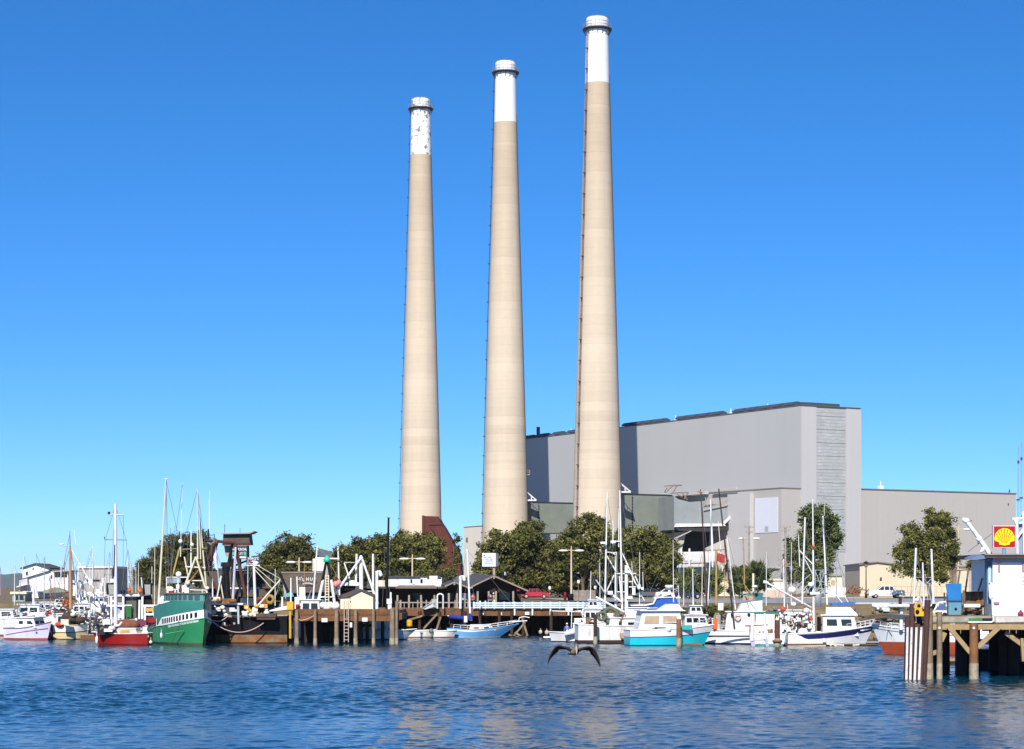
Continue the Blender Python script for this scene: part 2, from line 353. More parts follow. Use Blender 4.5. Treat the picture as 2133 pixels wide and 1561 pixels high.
def clad(name, col, axis='v', seam=1.2, var=.03, patch=.06):
    """ribbed metal cladding: faint vertical seams and broad weather patches"""
    m = bpy.data.materials.new(name); m.use_nodes = True; n = m.node_tree; N = n.nodes; N.clear(); L = n.links
    out = N.new("ShaderNodeOutputMaterial"); b = N.new("ShaderNodeBsdfPrincipled"); L.new(b.outputs[0], out.inputs[0])
    b.inputs['Roughness'].default_value = 0.6; b.inputs['Specular IOR Level'].default_value = 0.3
    g = N.new("ShaderNodeTexCoord")
    w_ = N.new("ShaderNodeTexWave"); w_.wave_type = 'BANDS'; w_.bands_direction = 'DIAGONAL'; w_.inputs['Scale'].default_value = .35 / seam
    mp = N.new("ShaderNodeMapping"); mp.inputs['Scale'].default_value = (1, .6, 0); L.new(g.outputs['Object'], mp.inputs[0]); L.new(mp.outputs[0], w_.inputs[0])
    no = N.new("ShaderNodeTexNoise"); no.inputs['Scale'].default_value = .05; no.inputs['Detail'].default_value = 5; L.new(g.outputs['Object'], no.inputs[0])
    mp3 = N.new("ShaderNodeMapping"); mp3.inputs['Scale'].default_value = (1, 1, .08); L.new(g.outputs['Object'], mp3.inputs[0])
    n3 = N.new("ShaderNodeTexNoise"); n3.inputs['Scale'].default_value = .6; n3.inputs['Detail'].default_value = 4; L.new(mp3.outputs[0], n3.inputs[0])
    a = N.new("ShaderNodeMath"); a.operation = 'MULTIPLY_ADD'; a.inputs[1].default_value = var; a.inputs[2].default_value = 1 - patch - var; L.new(w_.outputs[1], a.inputs[0])
    c = N.new("ShaderNodeMath"); c.operation = 'MULTIPLY_ADD'; c.inputs[1].default_value = patch * 1.4; L.new(no.outputs[0], c.inputs[0]); L.new(a.outputs[0], c.inputs[2])
    e = N.new("ShaderNodeMath"); e.operation = 'MULTIPLY_ADD'; e.inputs[1].default_value = patch; L.new(n3.outputs[0], e.inputs[0]); L.new(c.outputs[0], e.inputs[2])
    s = N.new("ShaderNodeVectorMath"); s.operation = 'SCALE'; s.inputs[0].default_value = col; L.new(e.outputs[0], s.inputs['Scale'])
    L.new(s.outputs[0], b.inputs['Base Color']); return m
CLAD = clad('grey_metal_cladding', (0.447, 0.446, 0.445), var=.012)
CLADF = clad('pale_metal_cladding', (0.49, 0.475, 0.47), var=.012)
CLADB = clad('warm_grey_cladding', (0.45, 0.422, 0.388), var=.014)
ROOFD = mat('dark_roof_vent_metal', (0.06, 0.07, 0.09), .6, .2)
LOUV = mat('louvre_metal', (0.39, 0.40, 0.39), .6, .12, .4)
PANELW = mat('white_wall_panel', (0.64, 0.66, 0.74), .5, .03, .2)
DUCT = mat('sage_grey_duct_steel', (0.20, 0.225, 0.19), .6, .12, .3, dirt=(0.28, 0.28, 0.25), dirt_amt=.15, dirt_scale=.5, streak=1)
DUCT2 = mat('blue_grey_duct_steel', (0.23, 0.25, 0.25), .5, .12, .3, dirt=(0.42, 0.43, 0.42), dirt_amt=.2, dirt_scale=.6, streak=1)
VOID = mat('dark_steel_and_shade', (0.03, 0.03, 0.033), .8, .3, .5)  # dark steel; also paints the shadowed void under the sloping duct
PCONC = mat('pale_concrete', (0.43, 0.40, 0.36), .9, .1, .3, dirt=(0.3, 0.27, 0.23), dirt_amt=.15, streak=1)

# ---- main boiler house
B_ = thing('power_station_building', 'huge windowless grey metal clad building rising behind the three chimneys', 'building', UV(0, 0, GZ))
HB = 48.0
m_ = MB(); ubox(m_, 0, 17.7, 0, 131, 0, HB); part('wall', m_, CLAD, B_, True)
m_ = MB(); ubox(m_, .0, 4.4, -.35, -.003, 0, HB - .25); ubox(m_, 13.3, 17.7, -.35, -.003, 0, HB - .25); part('corner_cladding', m_, CLADF, B_, True)
m_ = MB(); ubox(m_, -.15, 17.85, -.4, 131.2, HB + .003, HB + .16); part('parapet', m_, mat('grey_parapet_trim', (.12, .12, .13), .6, .1), B_, True)
# louvre panel of horizontal slats on the front
m_ = MB(); ubox(m_, 4.45, 13.25, -.10, -.006, 14, HB - .6)
lv = part('louvre_panel', m_, LOUV, B_, True)
m_ = MB(); z = 14.6; k = 0
while z < HB - 1.2:
    ubox(m_, 4.6, 13.1, -.10 - (.09 if k % 4 == 0 else .03), -.103, z, z + (.30 if k % 4 == 0 else .5)); z += .78; k += 1
part('louvre_slats', m_, mat('pale_louvre_slat', (.41, .42, .41), .55, .2, .5), lv, True)
rv = []
for v in list(range(3, 78, 5)) + list(range(85, 126, 8)):
    if 26 <= v <= 30 or 50 <= v <= 54: continue
    m_ = MB(); pr = []
    for q in range(7):
        t = math.pi * q / 6; pr.append((1.0 + 1.6 - 1.6 * math.cos(t), .95 * math.sin(t)))
    m_.extr([UV(u - 1.2, v, HB + .31 + zz_) for u, zz_ in pr], V * 3.6); part('roof_vent', m_, ROOFD, B_, True)
for v in (29, 53, 14, 92, 104):
    m_ = MB(); m_.tube(UV(1, v, HB + .1), UV(1, v, HB + 1.5), .14); m_.box(UV(1, v, HB + .4), (.55, .55, .5)); part('vent_pipe', m_, WHITE, B_, True)
m_ = MB(); ubox(m_, 1.5, 12.5, 1.2, 30, HB + .31, HB + .95); part('roof_deck_unit', m_, ROOFD, B_, True)
m_ = MB(); m_.tube(UV(1, 122, HB), UV(1, 122, HB + 3.2), .5, n=8); part('exhaust_pipe', m_, ROOFD, B_, True)

# ---- lower hall to the right
T = thing('turbine_hall', 'long lower flat roofed beige grey hall right of the tall power station block', 'building', UV(17.8, 0, GZ))
m_ = MB(); ubox(m_, 17.75, 67.6, .6, 60, 0, 28.9); part('wall', m_, CLADB, T, True)
m_ = MB(); ubox(m_, 17.76, 67.8, .4, 60.2, 28.903, 29.15); part('roof_edge', m_, mat('brown_roof_edge', (.2, .17, .15), .7, .1), T, True)
m_ = MB(); ubox(m_, 25.5, 26.5, 2, 3, 29.15, 30.0); m_.tube(UV(26, 2.5, 30), UV(26, 2.5, 31.2), .12); part('roof_vent', m_, WHITE, T, True)

# ---- front annex with white panel
q = 481.0; Q = Vector((.1295 * q, q, 0)); du = (Q - A0).dot(U); dv = (Q - A0).dot(V)
AN = thing('plant_annex', 'pale grey annex with a large white rectangular wall panel beside the tall block', 'building', UV(du, dv, GZ))
ZA = 28.5
m_ = MB(); ubox(m_, du, -.01, dv, dv + 62, 0, ZA); part('wall', m_, CLADB, AN, True)
m_ = MB(); ubox(m_, du - .1, -.02, dv - .12, dv + 62, ZA + .003, ZA + .28); part('roof_edge', m_, mat('brown_roof_edge', (.2, .17, .15)), AN, True)
def wall_v(px, u):   # v where the ray of column px meets the plane u=const
    # A0 + U*u + V*v ; X = k*Y
    k = (px - CX) / F; a = A0 + U * u; return (k * a.y - a.x) / (V.x - k * V.y)
u_ = du - .12; v1, v2 = wall_v(1620, u_), wall_v(1573, u_)
pw = UV(u_, (v1 + v2) / 2, 0); zt, zb = PZ(1037, pw.y), PZ(1110, pw.y)
m_ = MB(); ubox(m_, u_, du - .004, v1, v2, zb, zt); pnl = part('wall_panel', m_, PANELW, AN, True)
m_ = MB(); vv = wall_v(1598, u_); ubox(m_, u_ - .06, u_ - .003, vv - .5, vv + .9, zb + .35, zb + 1.5); part('wall_grille', m_, LOUV, pnl, True)
v3, v4 = wall_v(1562, du - 1.0), wall_v(1551, du - 1.0)
m_ = MB(); ubox(m_, du - 1.0, du - .003, v3, v3 + 9, 0, ZA - .6); part('pilaster', m_, CLADF, AN, True)
m_ = MB(); ubox(m_, du - 1.3, du - 1.003, v4 + 3, v4 + 13, ZA + .4, ZA + 1.0); part('roof_beam', m_, CLADF, AN, True)
m_ = MB(); vq = wall_v(1478, du); ubox(m_, du - 1.3, du - .3, vq, vq + 14, ZA - .2, ZA + .5); part('roof_walkway', m_, CLADF, AN, True)
m_ = MB(); ubox(m_, du - .45, du - .003, wall_v(1625, du), wall_v(1540, du), 10.0, 10.25); part('wall_rail', m_, CLADF, AN, True)

# ---- chimneys
def concrete(name, top):
    m = bpy.data.materials.new(name); m.use_nodes = True; n = m.node_tree; N = n.nodes; N.clear(); L = n.links
    out = N.new("ShaderNodeOutputMaterial"); b = N.new("ShaderNodeBsdfPrincipled"); L.new(b.outputs[0], out.inputs[0])
    b.inputs['Roughness'].default_value = .85; b.inputs['Specular IOR Level'].default_value = .2
    g = N.new("ShaderNodeTexCoord"); sp = N.new("ShaderNodeSeparateXYZ"); L.new(g.outputs['Object'], sp.inputs[0])
    def M(op, a, b_=None, c=None):
        x = N.new("ShaderNodeMath"); x.operation = op
        for i, v in enumerate((a, b_, c)):
            if v is None: continue
            if isinstance(v, (int, float)): x.inputs[i].default_value = v
            else: L.new(v, x.inputs[i])
        return x.outputs[0]
    lift = M('FLOOR', M('DIVIDE', sp.outputs[2], 2.3))
    wn = N.new("ShaderNodeTexWhiteNoise"); wn.noise_dimensions = '1D'; L.new(lift, wn.inputs['W'])
    lift2 = M('FLOOR', M('DIVIDE', M('ADD', sp.outputs[2], 3.1), 9.2))
    wn2 = N.new("ShaderNodeTexWhiteNoise"); wn2.noise_dimensions = '1D'; L.new(lift2, wn2.inputs['W'])
    fr = M('FRACT', M('DIVIDE', sp.outputs[2], 2.3)); seam = M('LESS_THAN', fr, .07)
    no = N.new("ShaderNodeTexNoise"); no.inputs['Scale'].default_value = .9; no.inputs['Detail'].default_value = 6; L.new(g.outputs['Object'], no.inputs[0])
    mp = N.new("ShaderNodeMapping"); mp.inputs['Scale'].default_value = (1, 1, .06); L.new(g.outputs['Object'], mp.inputs[0])
    ns = N.new("ShaderNodeTexNoise"); ns.inputs['Scale'].default_value = .8; ns.inputs['Detail'].default_value = 5; L.new(mp.outputs[0], ns.inputs[0])
    t = M('MULTIPLY_ADD', wn.outputs[0], .10, .83); t = M('MULTIPLY_ADD', wn2.outputs[0], .09, t)
    t = M('MULTIPLY_ADD', no.outputs[0], .10, t); t = M('MULTIPLY_ADD', ns.outputs[0], .16, M('ADD', t, -.055)); t = M('MULTIPLY_ADD', seam, -.07, t)
    # the upper third is weathered a little darker and redder
    hz = N.new("ShaderNodeMapRange"); hz.inputs[1].default_value = 62; hz.inputs[2].default_value = 128; L.new(sp.outputs[2], hz.inputs[0])
    mx = N.new("ShaderNodeMix"); mx.data_type = 'RGBA'; L.new(hz.outputs[0], mx.inputs[0])
    mx.inputs[6].default_value = (0.580, 0.485, 0.370, 1); mx.inputs[7].default_value = (0.490, 0.390, 0.280, 1)
    s = N.new("ShaderNodeVectorMath"); s.operation = 'SCALE'; L.new(mx.outputs[2], s.inputs[0]); L.new(t, s.inputs['Scale'])
    L.new(s.outputs[0], b.inputs['Base Color']); return m
CONC = concrete('tan_poured_concrete', 0)
WTOP = mat('white_chimney_paint', (0.82, 0.82, 0.82), .6, .03, .3)
def peeling():
    m = WTOP.copy(); m.name = 'peeling_white_chimney_paint'; N = m.node_tree.nodes; L = m.node_tree.links
    b = [n for n in N if n.type == 'BSDF_PRINCIPLED'][0]
    g = N.new("ShaderNodeTexCoord"); no = N.new("ShaderNodeTexNoise"); no.inputs['Scale'].default_value = .75; no.inputs['Detail'].default_value = 9; no.inputs['Roughness'].default_value = .72
    no.inputs['Distortion'].default_value = .6; L.new(g.outputs['Object'], no.inputs[0])
    r = N.new("ShaderNodeMapRange"); r.inputs[1].default_value = .545; r.inputs[2].default_value = .575; L.new(no.outputs[0], r.inputs[0])
    mx = N.new("ShaderNodeMix"); mx.data_type = 'RGBA'; L.new(r.outputs[0], mx.inputs[0])
    mx.inputs[6].default_value = (.82, .82, .82, 1); mx.inputs[7].default_value = (.24, .21, .19, 1); L.new(mx.outputs[2], b.inputs['Base Color']); return m
PEEL = peeling()
DSTEEL = mat('dark_platform_steel', (.05, .05, .055), .6, .2)
LADR = mat('rusty_ladder_steel', (.13, .06, .04), .8, .2)
PROF = [(0, 12.45), (28, 11.3), (49, 10.15), (74, 8.7), (97, 7.3), (122.8, 5.85), (135.8, 5.3)]   # height above ground -> diameter
def dia(z):
    for (a, da), (b, db) in zip(PROF, PROF[1:]):
        if z <= b: return da + (db - da) * (z - a) / (b - a)
    return PROF[-1][1]
def stack(px, d, label, top_m, phi, rust_ladder):
    t = thing('chimney', label, 'chimney', (PX(px, d), d, GZ), 0, 'three power station chimneys')
    zs = [i * 5.0 for i in range(25)] + [122.8]
    m_ = MB(); m_.lathe([(dia(z) / 2, z) for z in zs], n=64, caps=False); part('shaft', m_, CONC, t)
    m_ = MB(); m_.lathe([(dia(z) / 2 + .02, z) for z in (122.8, 126, 130, 135.8)], n=64, caps=False); part('painted_top', m_, top_m, t)
    m_ = MB(); m_.lathe([(2.62, 135.8), (2.66, 136.4), (2.66, 138.2), (2.58, 138.6), (2.2, 138.6), (2.1, 134)], n=64, caps=False)
    cr = part('crown', m_, top_m if top_m is PEEL else WTOP, t)
    m_ = MB()
    for zz_ in (136.8, 137.6): m_.torus((0, 0, zz_), 2.67, .05, 'z', 40, 4)
    for i in range(16):
        a = 2 * math.pi * (i + .5) / 16; m_.tube((2.68 * math.cos(a), 2.68 * math.sin(a), 136), (2.68 * math.cos(a), 2.68 * math.sin(a), 138.3), .035, n=4)
    m_.torus((0, 0, 138.62), 2.6, .10, 'z', 40, 4)
    part('crown_bands', m_, mat('grey_steel_band', (.28, .25, .23), .7, .2), cr)
    m_ = MB(); m_.lathe([(2.7, 135.55), (3.55, 135.75), (3.55, 136.0), (2.7, 136.0)], n=48, caps=False)
    for i in range(16):
        a = 2 * math.pi * i / 16; c, s_ = math.cos(a), math.sin(a); m_.tube((2.66 * c, 2.66 * s_, 134.3), (3.4 * c, 3.4 * s_, 135.6), .07, n=4)
    pl = part('platform', m_, DSTEEL, t)
    m_ = MB()
    for zz_ in (136.6, 137.15): m_.torus((0, 0, zz_), 3.5, .035, 'z', 40, 4)
    for i in range(24):
        a = 2 * math.pi * i / 24; m_.tube((3.5 * math.cos(a), 3.5 * math.sin(a), 136), (3.5 * math.cos(a), 3.5 * math.sin(a), 137.15), .03, n=4)
    part('railing', m_, mat('platform_railing_steel', (.3, .3, .3), .6, .1), pl)
    # caged ladder up the left side
    a = R(-90 - phi); c, s_ = math.cos(a), math.sin(a); m_ = MB(); tx, ty = -s_ * .22, c * .22
    for z0, z1 in zip(range(6, 136, 5), range(11, 141, 5)):
        z1 = min(z1, 136); r0, r1 = dia(z0) / 2 + .28, dia(z1) / 2 + .28
        for sg in (-1, 1): m_.tube((r0 * c + sg * tx, r0 * s_ + sg * ty, z0), (r1 * c + sg * tx, r1 * s_ + sg * ty, z1), .055, n=4)
        m_.box(((r0 + .1) * c, (r0 + .1) * s_, z0), (.5, .5, .22), a)
        for kk in range(1, 5):
            zz_ = z0 + kk * 1.0; rr = r0 + (r1 - r0) * kk / 5; m_.tube((rr * c - tx, rr * s_ - ty, zz_), (rr * c + tx, rr * s_ + ty, zz_), .04, n=4)
    part('ladder', m_, rust_ladder, t)
    a = R(-90 + 80); c, s_ = math.cos(a), math.sin(a); m_ = MB()
    m_.path([((dia(z) / 2 + .06) * c, (dia(z) / 2 + .06) * s_, z) for z in range(4, 136, 11)], .07, 4)
    part('lightning_conductor', m_, DSTEEL, t)
    return t
s1 = stack(1244, 500, 'tallest looking chimney, rightmost of the three, plain white painted top', WTOP, 54, LADR)
s2 = stack(1053, 542, 'middle chimney of the three, plain white top, small side balcony low down', WTOP, 80, DSTEEL)
s3 = stack(876.5, 583, 'leftmost chimney, peeling paint on its white top, maroon duct at its foot', PEEL, 82, DSTEEL)
m_ = MB(); r_ = dia(51) / 2
def side_platform(st, z, ang, w_, name, mt):
    m_ = MB(); a = R(ang); c, s_ = math.cos(a), math.sin(a); r0 = dia(z) / 2 - .1
    def q_(r, tt, zz_): return (r * c - tt * s_, r * s_ + tt * c, zz_)
    m_.extr([q_(r0, -1, z), q_(r0 + w_, -1, z), q_(r0 + w_, 1, z), q_(r0, 1, z)], (0, 0, .35))
    for tt in (-1, 1):
        m_.beam(q_(r0, tt, z + w_ * .95), q_(r0 + w_, tt, z + .3), .12, .12)
        m_.beam(q_(r0 + w_ * .5, tt, z + .3), q_(r0 + w_ * .45, tt, z + w_ * .5), .1, .1)
    part(name, m_, mt, st)
side_platform(s1, PZ(1027, 500) - GZ, 2, 2.4, 'side_platform', WHITE2)
side_platform(s2, PZ(1044, 542) - GZ, 2, 2.4, 'side_platform', WHITE2)
m_ = MB(); zz_ = PZ(990, 542) - GZ; r0 = dia(zz_) / 2
m_.bb(r0 - .1, r0 + .75, -.5, .5, zz_, zz_ + .2)
for h in (.7, 1.2): m_.bb(r0, r0 + .8, -.55, -.47, zz_ + h, zz_ + h + .09)
m_.bb(r0 + .7, r0 + .8, -.55, -.45, zz_ + .2, zz_ + 1.3); part('balcony', m_, mat('tan_balcony_steel', (.4, .3, .2), .7, .1), s2)
# sloping maroon duct at the foot of the left chimney (slides down to the right)
m_ = MB(); d_ = 577
pl_ = [(879, 1075), (911, 1076), (917, 1088), (925, 1100), (942, 1130), (957, 1156), (960, 1200), (922, 1200), (903, 1150), (880, 1118)]
m_.extr([P(x, y, d_) for x, y in pl_], (.6, 8, 0)); dq = part('breeching_duct', m_, MAROON, s3, True)
m_ = MB(); m_.extr([P(x, y, d_ - .3) for x, y in ((879, 1074), (884, 1074), (884, 1116), (879, 1117))], (0, .28, 0))
m_.extr([P(x, y, d_ - .3) for x, y in ((892, 1090), (921, 1089), (922, 1093), (893, 1094))], (0, .28, 0))
m_.beam(P(896, 1096, d_ - .2), P(930, 1150, d_ - .2), .5, .3); part('duct_flange', m_, RUSTD, dq, True)
m_ = MB(); m_.extr([P(x, y, d_) for x, y in ((828, 1112), (834, 1100), (834, 1140), (822, 1140))], (0, 3, 0)); part('duct_stub', m_, MAROON, s3, True)

# ---- flue ducts of the other two chimneys
def duct(px0, px1, d, ytop, ybot, v, label, dep=9.0, stud=()):
    du0 = thing('flue_duct', label, 'duct', P((px0 + px1) / 2, 1225, d), 0)
    base = Vector((PX(px0, d), d, 0)); kx = (px1 - CX) / F
    t = (kx * base.y - base.x) / (U.x - kx * U.y); e = base + U * t
    zt, zb = PZ(ytop, d), PZ(ybot, d)
    m_ = MB(); m_.extr([base + Vector((0, 0, zb)), e + Vector((0, 0, zb)), e + V * dep + Vector((0, 0, zb)), base + V * dep + Vector((0, 0, zb))], (0, 0, zt - zb))
    part('casing', m_, DUCT, du0, True)
    m_ = MB(); m_.extr([base - V * .2 + Vector((0, 0, zt + .01)), e - V * .2 + Vector((0, 0, zt + .01)), e + V * dep + Vector((0, 0, zt + .01)), base + V * dep + Vector((0, 0, zt + .01))], (0, 0, .2)); part('top_plate', m_, VOID, du0, True)
    for pxs in stud:
        k = (pxs - CX) / F; t2 = (k * base.y - base.x) / (U.x - k * U.y); m_ = MB(); z = zb + .3
        while z < zt - .3: m_.box(base + U * t2 - V * .1 + Vector((0, 0, z)), (.28, .2, .3), math.atan2(U.y, U.x)); z += .75
        m_.beam(base + U * t2 - V * .03 + Vector((0, 0, zb + .2)), base + U * t2 - V * .03 + Vector((0, 0, zt - .2)), .12, .05)
        part('bolt_row', m_, VOID, du0, True)
    return du0, base, e, zb, zt
dR, b0, e0, zb0, zt0 = duct(1296, 1400, 506, 1030, 1110, 0, 'sage grey boxy flue duct running right from the rightmost chimney', stud=(1317, 1397, 1393))
duct(1108, 1205, 546, 1047, 1110, 0, 'sage grey boxy flue duct between the middle and right chimneys', stud=(1122,))
# descending bluish duct, underside painted black for its shadow and the fan house below it
FH = thing('fan_house', 'open steel fan house with sagging blue grey duct and black shaded underside', 'industrial structure', P(1470, 1225, 498))
d_ = 498
m_ = MB(); m_.extr([P(x, y, d_) for x, y in ((1404, 1034), (1412, 1040), (1440, 1047), (1470, 1052), (1505, 1050), (1538, 1062), (1540, 1096), (1512, 1092), (1460, 1092), (1404, 1104))], U * 1.5 + V * 9); part('sloping_duct', m_, DUCT2, FH, True)
m_ = MB(); m_.extr([P(x, y, d_ - 1.2) for x, y in ((1408, 1091), (1508, 1091), (1512, 1096), (1404, 1098))], (0, .8, 0)); m_.beam(P(1508, 1090, d_ - 1), P(1541, 1058, d_ - 1), .6, .6); part('gutter_beam', m_, WHITE2, FH, True)
m_ = MB(); m_.extr([P(x, y, d_ - .8) for x, y in ((1404, 1099), (1512, 1097), (1542, 1062), (1542, 1098), (1520, 1104), (1480, 1108), (1415, 1106))], (0, 6, 0)); part('shade_black_underside', m_, VOID, FH, True)  # near-black block painted in where the duct leaves only shadow
m_ = MB(); m_.extr([P(x, y, d_ + 7) for x, y in ((1405, 1104), (1542, 1096), (1542, 1225), (1405, 1225))], (0, 1, 0)); part('shaded_back_wall', m_, VOID, FH, True)  # back wall coloured near-black for the same shadow
m_ = MB(); m_.extr([P(x, y, d_ + 2) for x, y in ((1405, 1110), (1430, 1107), (1420, 1148), (1408, 1160))], (0, 3, 0)); part('left_pier', m_, PCONC, FH, True)
m_ = MB(); m_.extr([P(x, y, d_ - 1) for x, y in ((1470, 1142), (1500, 1128), (1520, 1120), (1542, 1117), (1542, 1148), (1515, 1168), (1500, 1200), (1470, 1205))], (0, 4, 0)); part('sloping_concrete_wall', m_, PCONC, FH, True)
m_ = MB()
for x in (1470, 1500, 1520): m_.tube(P(x, 1052, d_ - .5), P(x, 1036, d_ - .5), .12, n=5)
m_.tube(P(1478, 1051, d_ - .5), P(1478, 1037, d_ - .5), .25, n=6); m_.beam(P(1465, 1062, d_ - .6), P(1540, 1046, d_ - .6), .2, .2); m_.beam(P(1465, 1052, d_ - .6), P(1536, 1035, d_ - .6), .12, .12)
part('handrail', m_, mat('tan_handrail', (.42, .33, .24), .7, .1), FH, True)
m_ = MB()
for a, b in (((1386, 1027), (1402, 1012)), ((1402, 1012), (1420, 1012)), ((1384, 1013), (1420, 1011)), ((1402, 1027), (1410, 1012)), ((1396, 1028), (1432, 1026)), ((1425, 1040), (1434, 1026)), ((1440, 1032), (1465, 1030)), ((1410, 1030), (1422, 1036)), ((1422, 1028), (1432, 1042)), ((1384, 1026), (1390, 1016))):
    m_.beam(P(*a, 505), P(*b, 505), .22, .22)
part('bent_roof_steel', m_, mat('brown_roof_steel', (.16, .11, .085), .8, .2), FH, True)
m_ = MB(); m_.extr([P(x, y, d_ - 1.1) for x, y in ((1405, 1121), (1440, 1105), (1440, 1107), (1405, 1124))], (0, .4, 0)); part('pipe_rack', m_, PCONC, FH, True)

SG = thing('switch_house', 'small plain grey plant block left of the middle chimney foot', 'building', P(988, 1225, 560))
m_ = MB(); m_.extr([P(x, y, 560) for x, y in ((966, 1098), (1020, 1094), (1020, 1232), (966, 1232))], (6, 14, 0)); part('wall', m_, CLADB, SG, True)
m_ = MB(); m_.extr([P(x, y, 559.9) for x, y in ((971, 1120), (974, 1120), (974, 1130), (971, 1130))], (0, .08, 0)); part('window', m_, GLASS, SG, True)
m_ = MB(); m_.extr([P(x, y, 559.7) for x, y in ((965.5, 1097.2), (1020, 1093), (1020, 1094), (965.5, 1098.2))], (6, 14.5, 0)); part('roof_edge', m_, PCONC, SG, True)
# ================================================================ TREES
def leaf_mat(name, c0, c1, c2):
    m = bpy.data.materials.new(name); m.use_nodes = True; n = m.node_tree; N = n.nodes; N.clear(); L = n.links
    out = N.new("ShaderNodeOutputMaterial"); b = N.new("ShaderNodeBsdfPrincipled"); L.new(b.outputs[0], out.inputs[0])
    b.inputs['Roughness'].default_value = .75; b.inputs['Specular IOR Level'].default_value = .15
    a = N.new("ShaderNodeAttribute"); a.attribute_name = 'tone'
    cr = N.new("ShaderNodeValToRGB"); e = cr.color_ramp.elements
    e[0].color = (*c0, 1); e[1].color = (*c2, 1); x = e.new(.5); x.color = (*c1, 1)
    L.new(a.outputs['Fac'], cr.inputs[0]); L.new(cr.outputs[0], b.inputs['Base Color']); return m
LEAF = leaf_mat('olive_foliage', (0.046, 0.050, 0.016), (0.125, 0.128, 0.032), (0.25, 0.225, 0.058))
LEAFD = leaf_mat('dark_cypress_foliage', (0.036, 0.040, 0.014), (0.100, 0.098, 0.030), (0.205, 0.18, 0.05))
LEAFG = leaf_mat('fresh_green_foliage', (0.038, 0.056, 0.018), (0.102, 0.128, 0.040), (0.20, 0.22, 0.075))
BARK = mat('grey_brown_bark', (0.13, 0.095, 0.065), .95, .3, 3, bump=.6)

def tree(label, lobes, d, base_px, leafm, n=9000, leaf=.36, seed=1, spiky=0.0, trunk=True, trunk_r=.35, group=None, cat='tree', name='tree', clump=.8, base_z=None):
    rg = np.random.default_rng(seed); sc_ = d / F
    if not spiky or spiky < .8: n = int(n * 2.3); leaf *= .62
    bz = GZ if base_z is None else base_z
    root = thing(name, label, cat, (PX(base_px, d), d, bz), 0, group)
    C_, R_ = [], []
    for lo in lobes:
        cx, cy, rx, ry = lo[:4]; c = P(cx, cy, d); C_.append((c.x, c.y + (lo[4] if len(lo) > 4 else rg.normal(0, rx * sc_ * .25)), c.z)); R_.append((rx * sc_, rx * sc_ * .9, ry * sc_))
    C_ = np.array(C_); R_ = np.array(R_) * 1.06; vol = R_[:, 0] * R_[:, 2]; pr = vol / vol.sum()
    k = 34; nc = max(6, n // k)
    # each lobe carries smaller leafy knobs, so that the crown has lit bosses and dark hollows
    nk = 11; kd = rg.normal(size=(len(lobes), nk, 3)); kd[:, :, 2] += .25; kd /= np.linalg.norm(kd, axis=2)[:, :, None]
    kc = C_[:, None, :] + kd * R_[:, None, :] * rg.uniform(.58, .84, (len(lobes), nk))[:, :, None]; kr = R_[:, None, :] * rg.uniform(.26, .46, (len(lobes), nk))[:, :, None]
    li = rg.choice(len(lobes), nc, p=pr); ki = rg.integers(0, nk, nc)
    dirs = rg.normal(size=(nc, 3)); dirs[:, 2] += .2; dirs /= np.linalg.norm(dirs, axis=1)[:, None]
    rad = rg.uniform(.30, 1.0, nc) ** .42
    cc = kc[li, ki] + dirs * kr[li, ki] * rad[:, None]
    fill = rg.random(nc) < .16; cc[fill] = C_[li[fill]] + dirs[fill] * R_[li[fill]] * rad[fill, None] * .72
    tone = np.clip(rg.normal(.42, .27, nc), 0, 1)
    csz = clump * .8 * rg.uniform(.5, 1.25, nc)
    pts = cc[:, None, :] + rg.normal(size=(nc, k, 3)) * csz[:, None, None] * np.array([.55, .55, .42])
    pts = pts.reshape(-1, 3); outd = np.repeat(dirs, k, 0)
    m = len(pts); s_ = leaf * rg.uniform(.5, 1.35, m)
    nrm = outd * .55 + rg.normal(size=(m, 3)) * .65 + np.array([0, 0, .35]); nrm /= np.linalg.norm(nrm, axis=1)[:, None]
    t = rg.normal(size=(m, 3)); t -= nrm * (t * nrm).sum(1)[:, None]
    if spiky: t = t * (1 - spiky) + (outd * np.array([1, 1, .4]) + np.array([0, 0, .55])) * spiky * 1.6
    t /= np.linalg.norm(t, axis=1)[:, None]; b = np.cross(nrm, t); b /= np.linalg.norm(b, axis=1)[:, None] + 1e-9
    asp = .55 if not spiky else .30; ln = 1.0 + 1.6 * spiky
    a1 = t * (s_ * ln)[:, None]; a2 = b * (s_ * asp)[:, None]
    co = np.stack([pts - a1, pts + a2 * .9 - a1 * .1, pts + a1, pts - a2 * .9 + a1 * .1], 1).reshape(-1, 3)
    keep = co[:, 2].reshape(-1, 4).min(1) > bz - .1
    co = co.reshape(-1, 4, 3)[keep].reshape(-1, 3)
    q = np.arange(len(co)).reshape(-1, 4)
    co = co - np.array(root.location)
    o = quad_mesh('crown', co, q, leafm); COL.objects.link(o); o.parent = root
    tn = np.clip(np.repeat(tone, k)[keep] + rg.normal(0, .10, keep.sum()), 0, 1).astype(np.float32)
    at = o.data.attributes.new('tone', 'FLOAT', 'FACE'); at.data.foreach_set('value', tn)
    if trunk:
        tb = MB(); base = Vector((PX(base_px, d), d, bz - .2)); zt = C_[:, 2].mean(); top = Vector((C_[:, 0].mean(), d, zt))
        fork = base.lerp(top, .35); tb.tube(base, fork, trunk_r, trunk_r * .75, 8)
        for c, r in zip(C_, R_):
            c = Vector(c); mid = fork.lerp(c, .55) + Vector((rnd.uniform(-.4, .4), rnd.uniform(-.4, .4), .3)); tb.tube(fork, mid, trunk_r * .6, trunk_r * .38, 6)
            for _ in range(3):
                e = c + Vector((rnd.uniform(-.8, .8) * r[0], rnd.uniform(-.8, .8) * r[1], rnd.uniform(-.3, .8) * r[2])); tb.tube(mid, e, trunk_r * .34, .03, 5)
        part('trunk', tb, BARK, root, True)
    return root
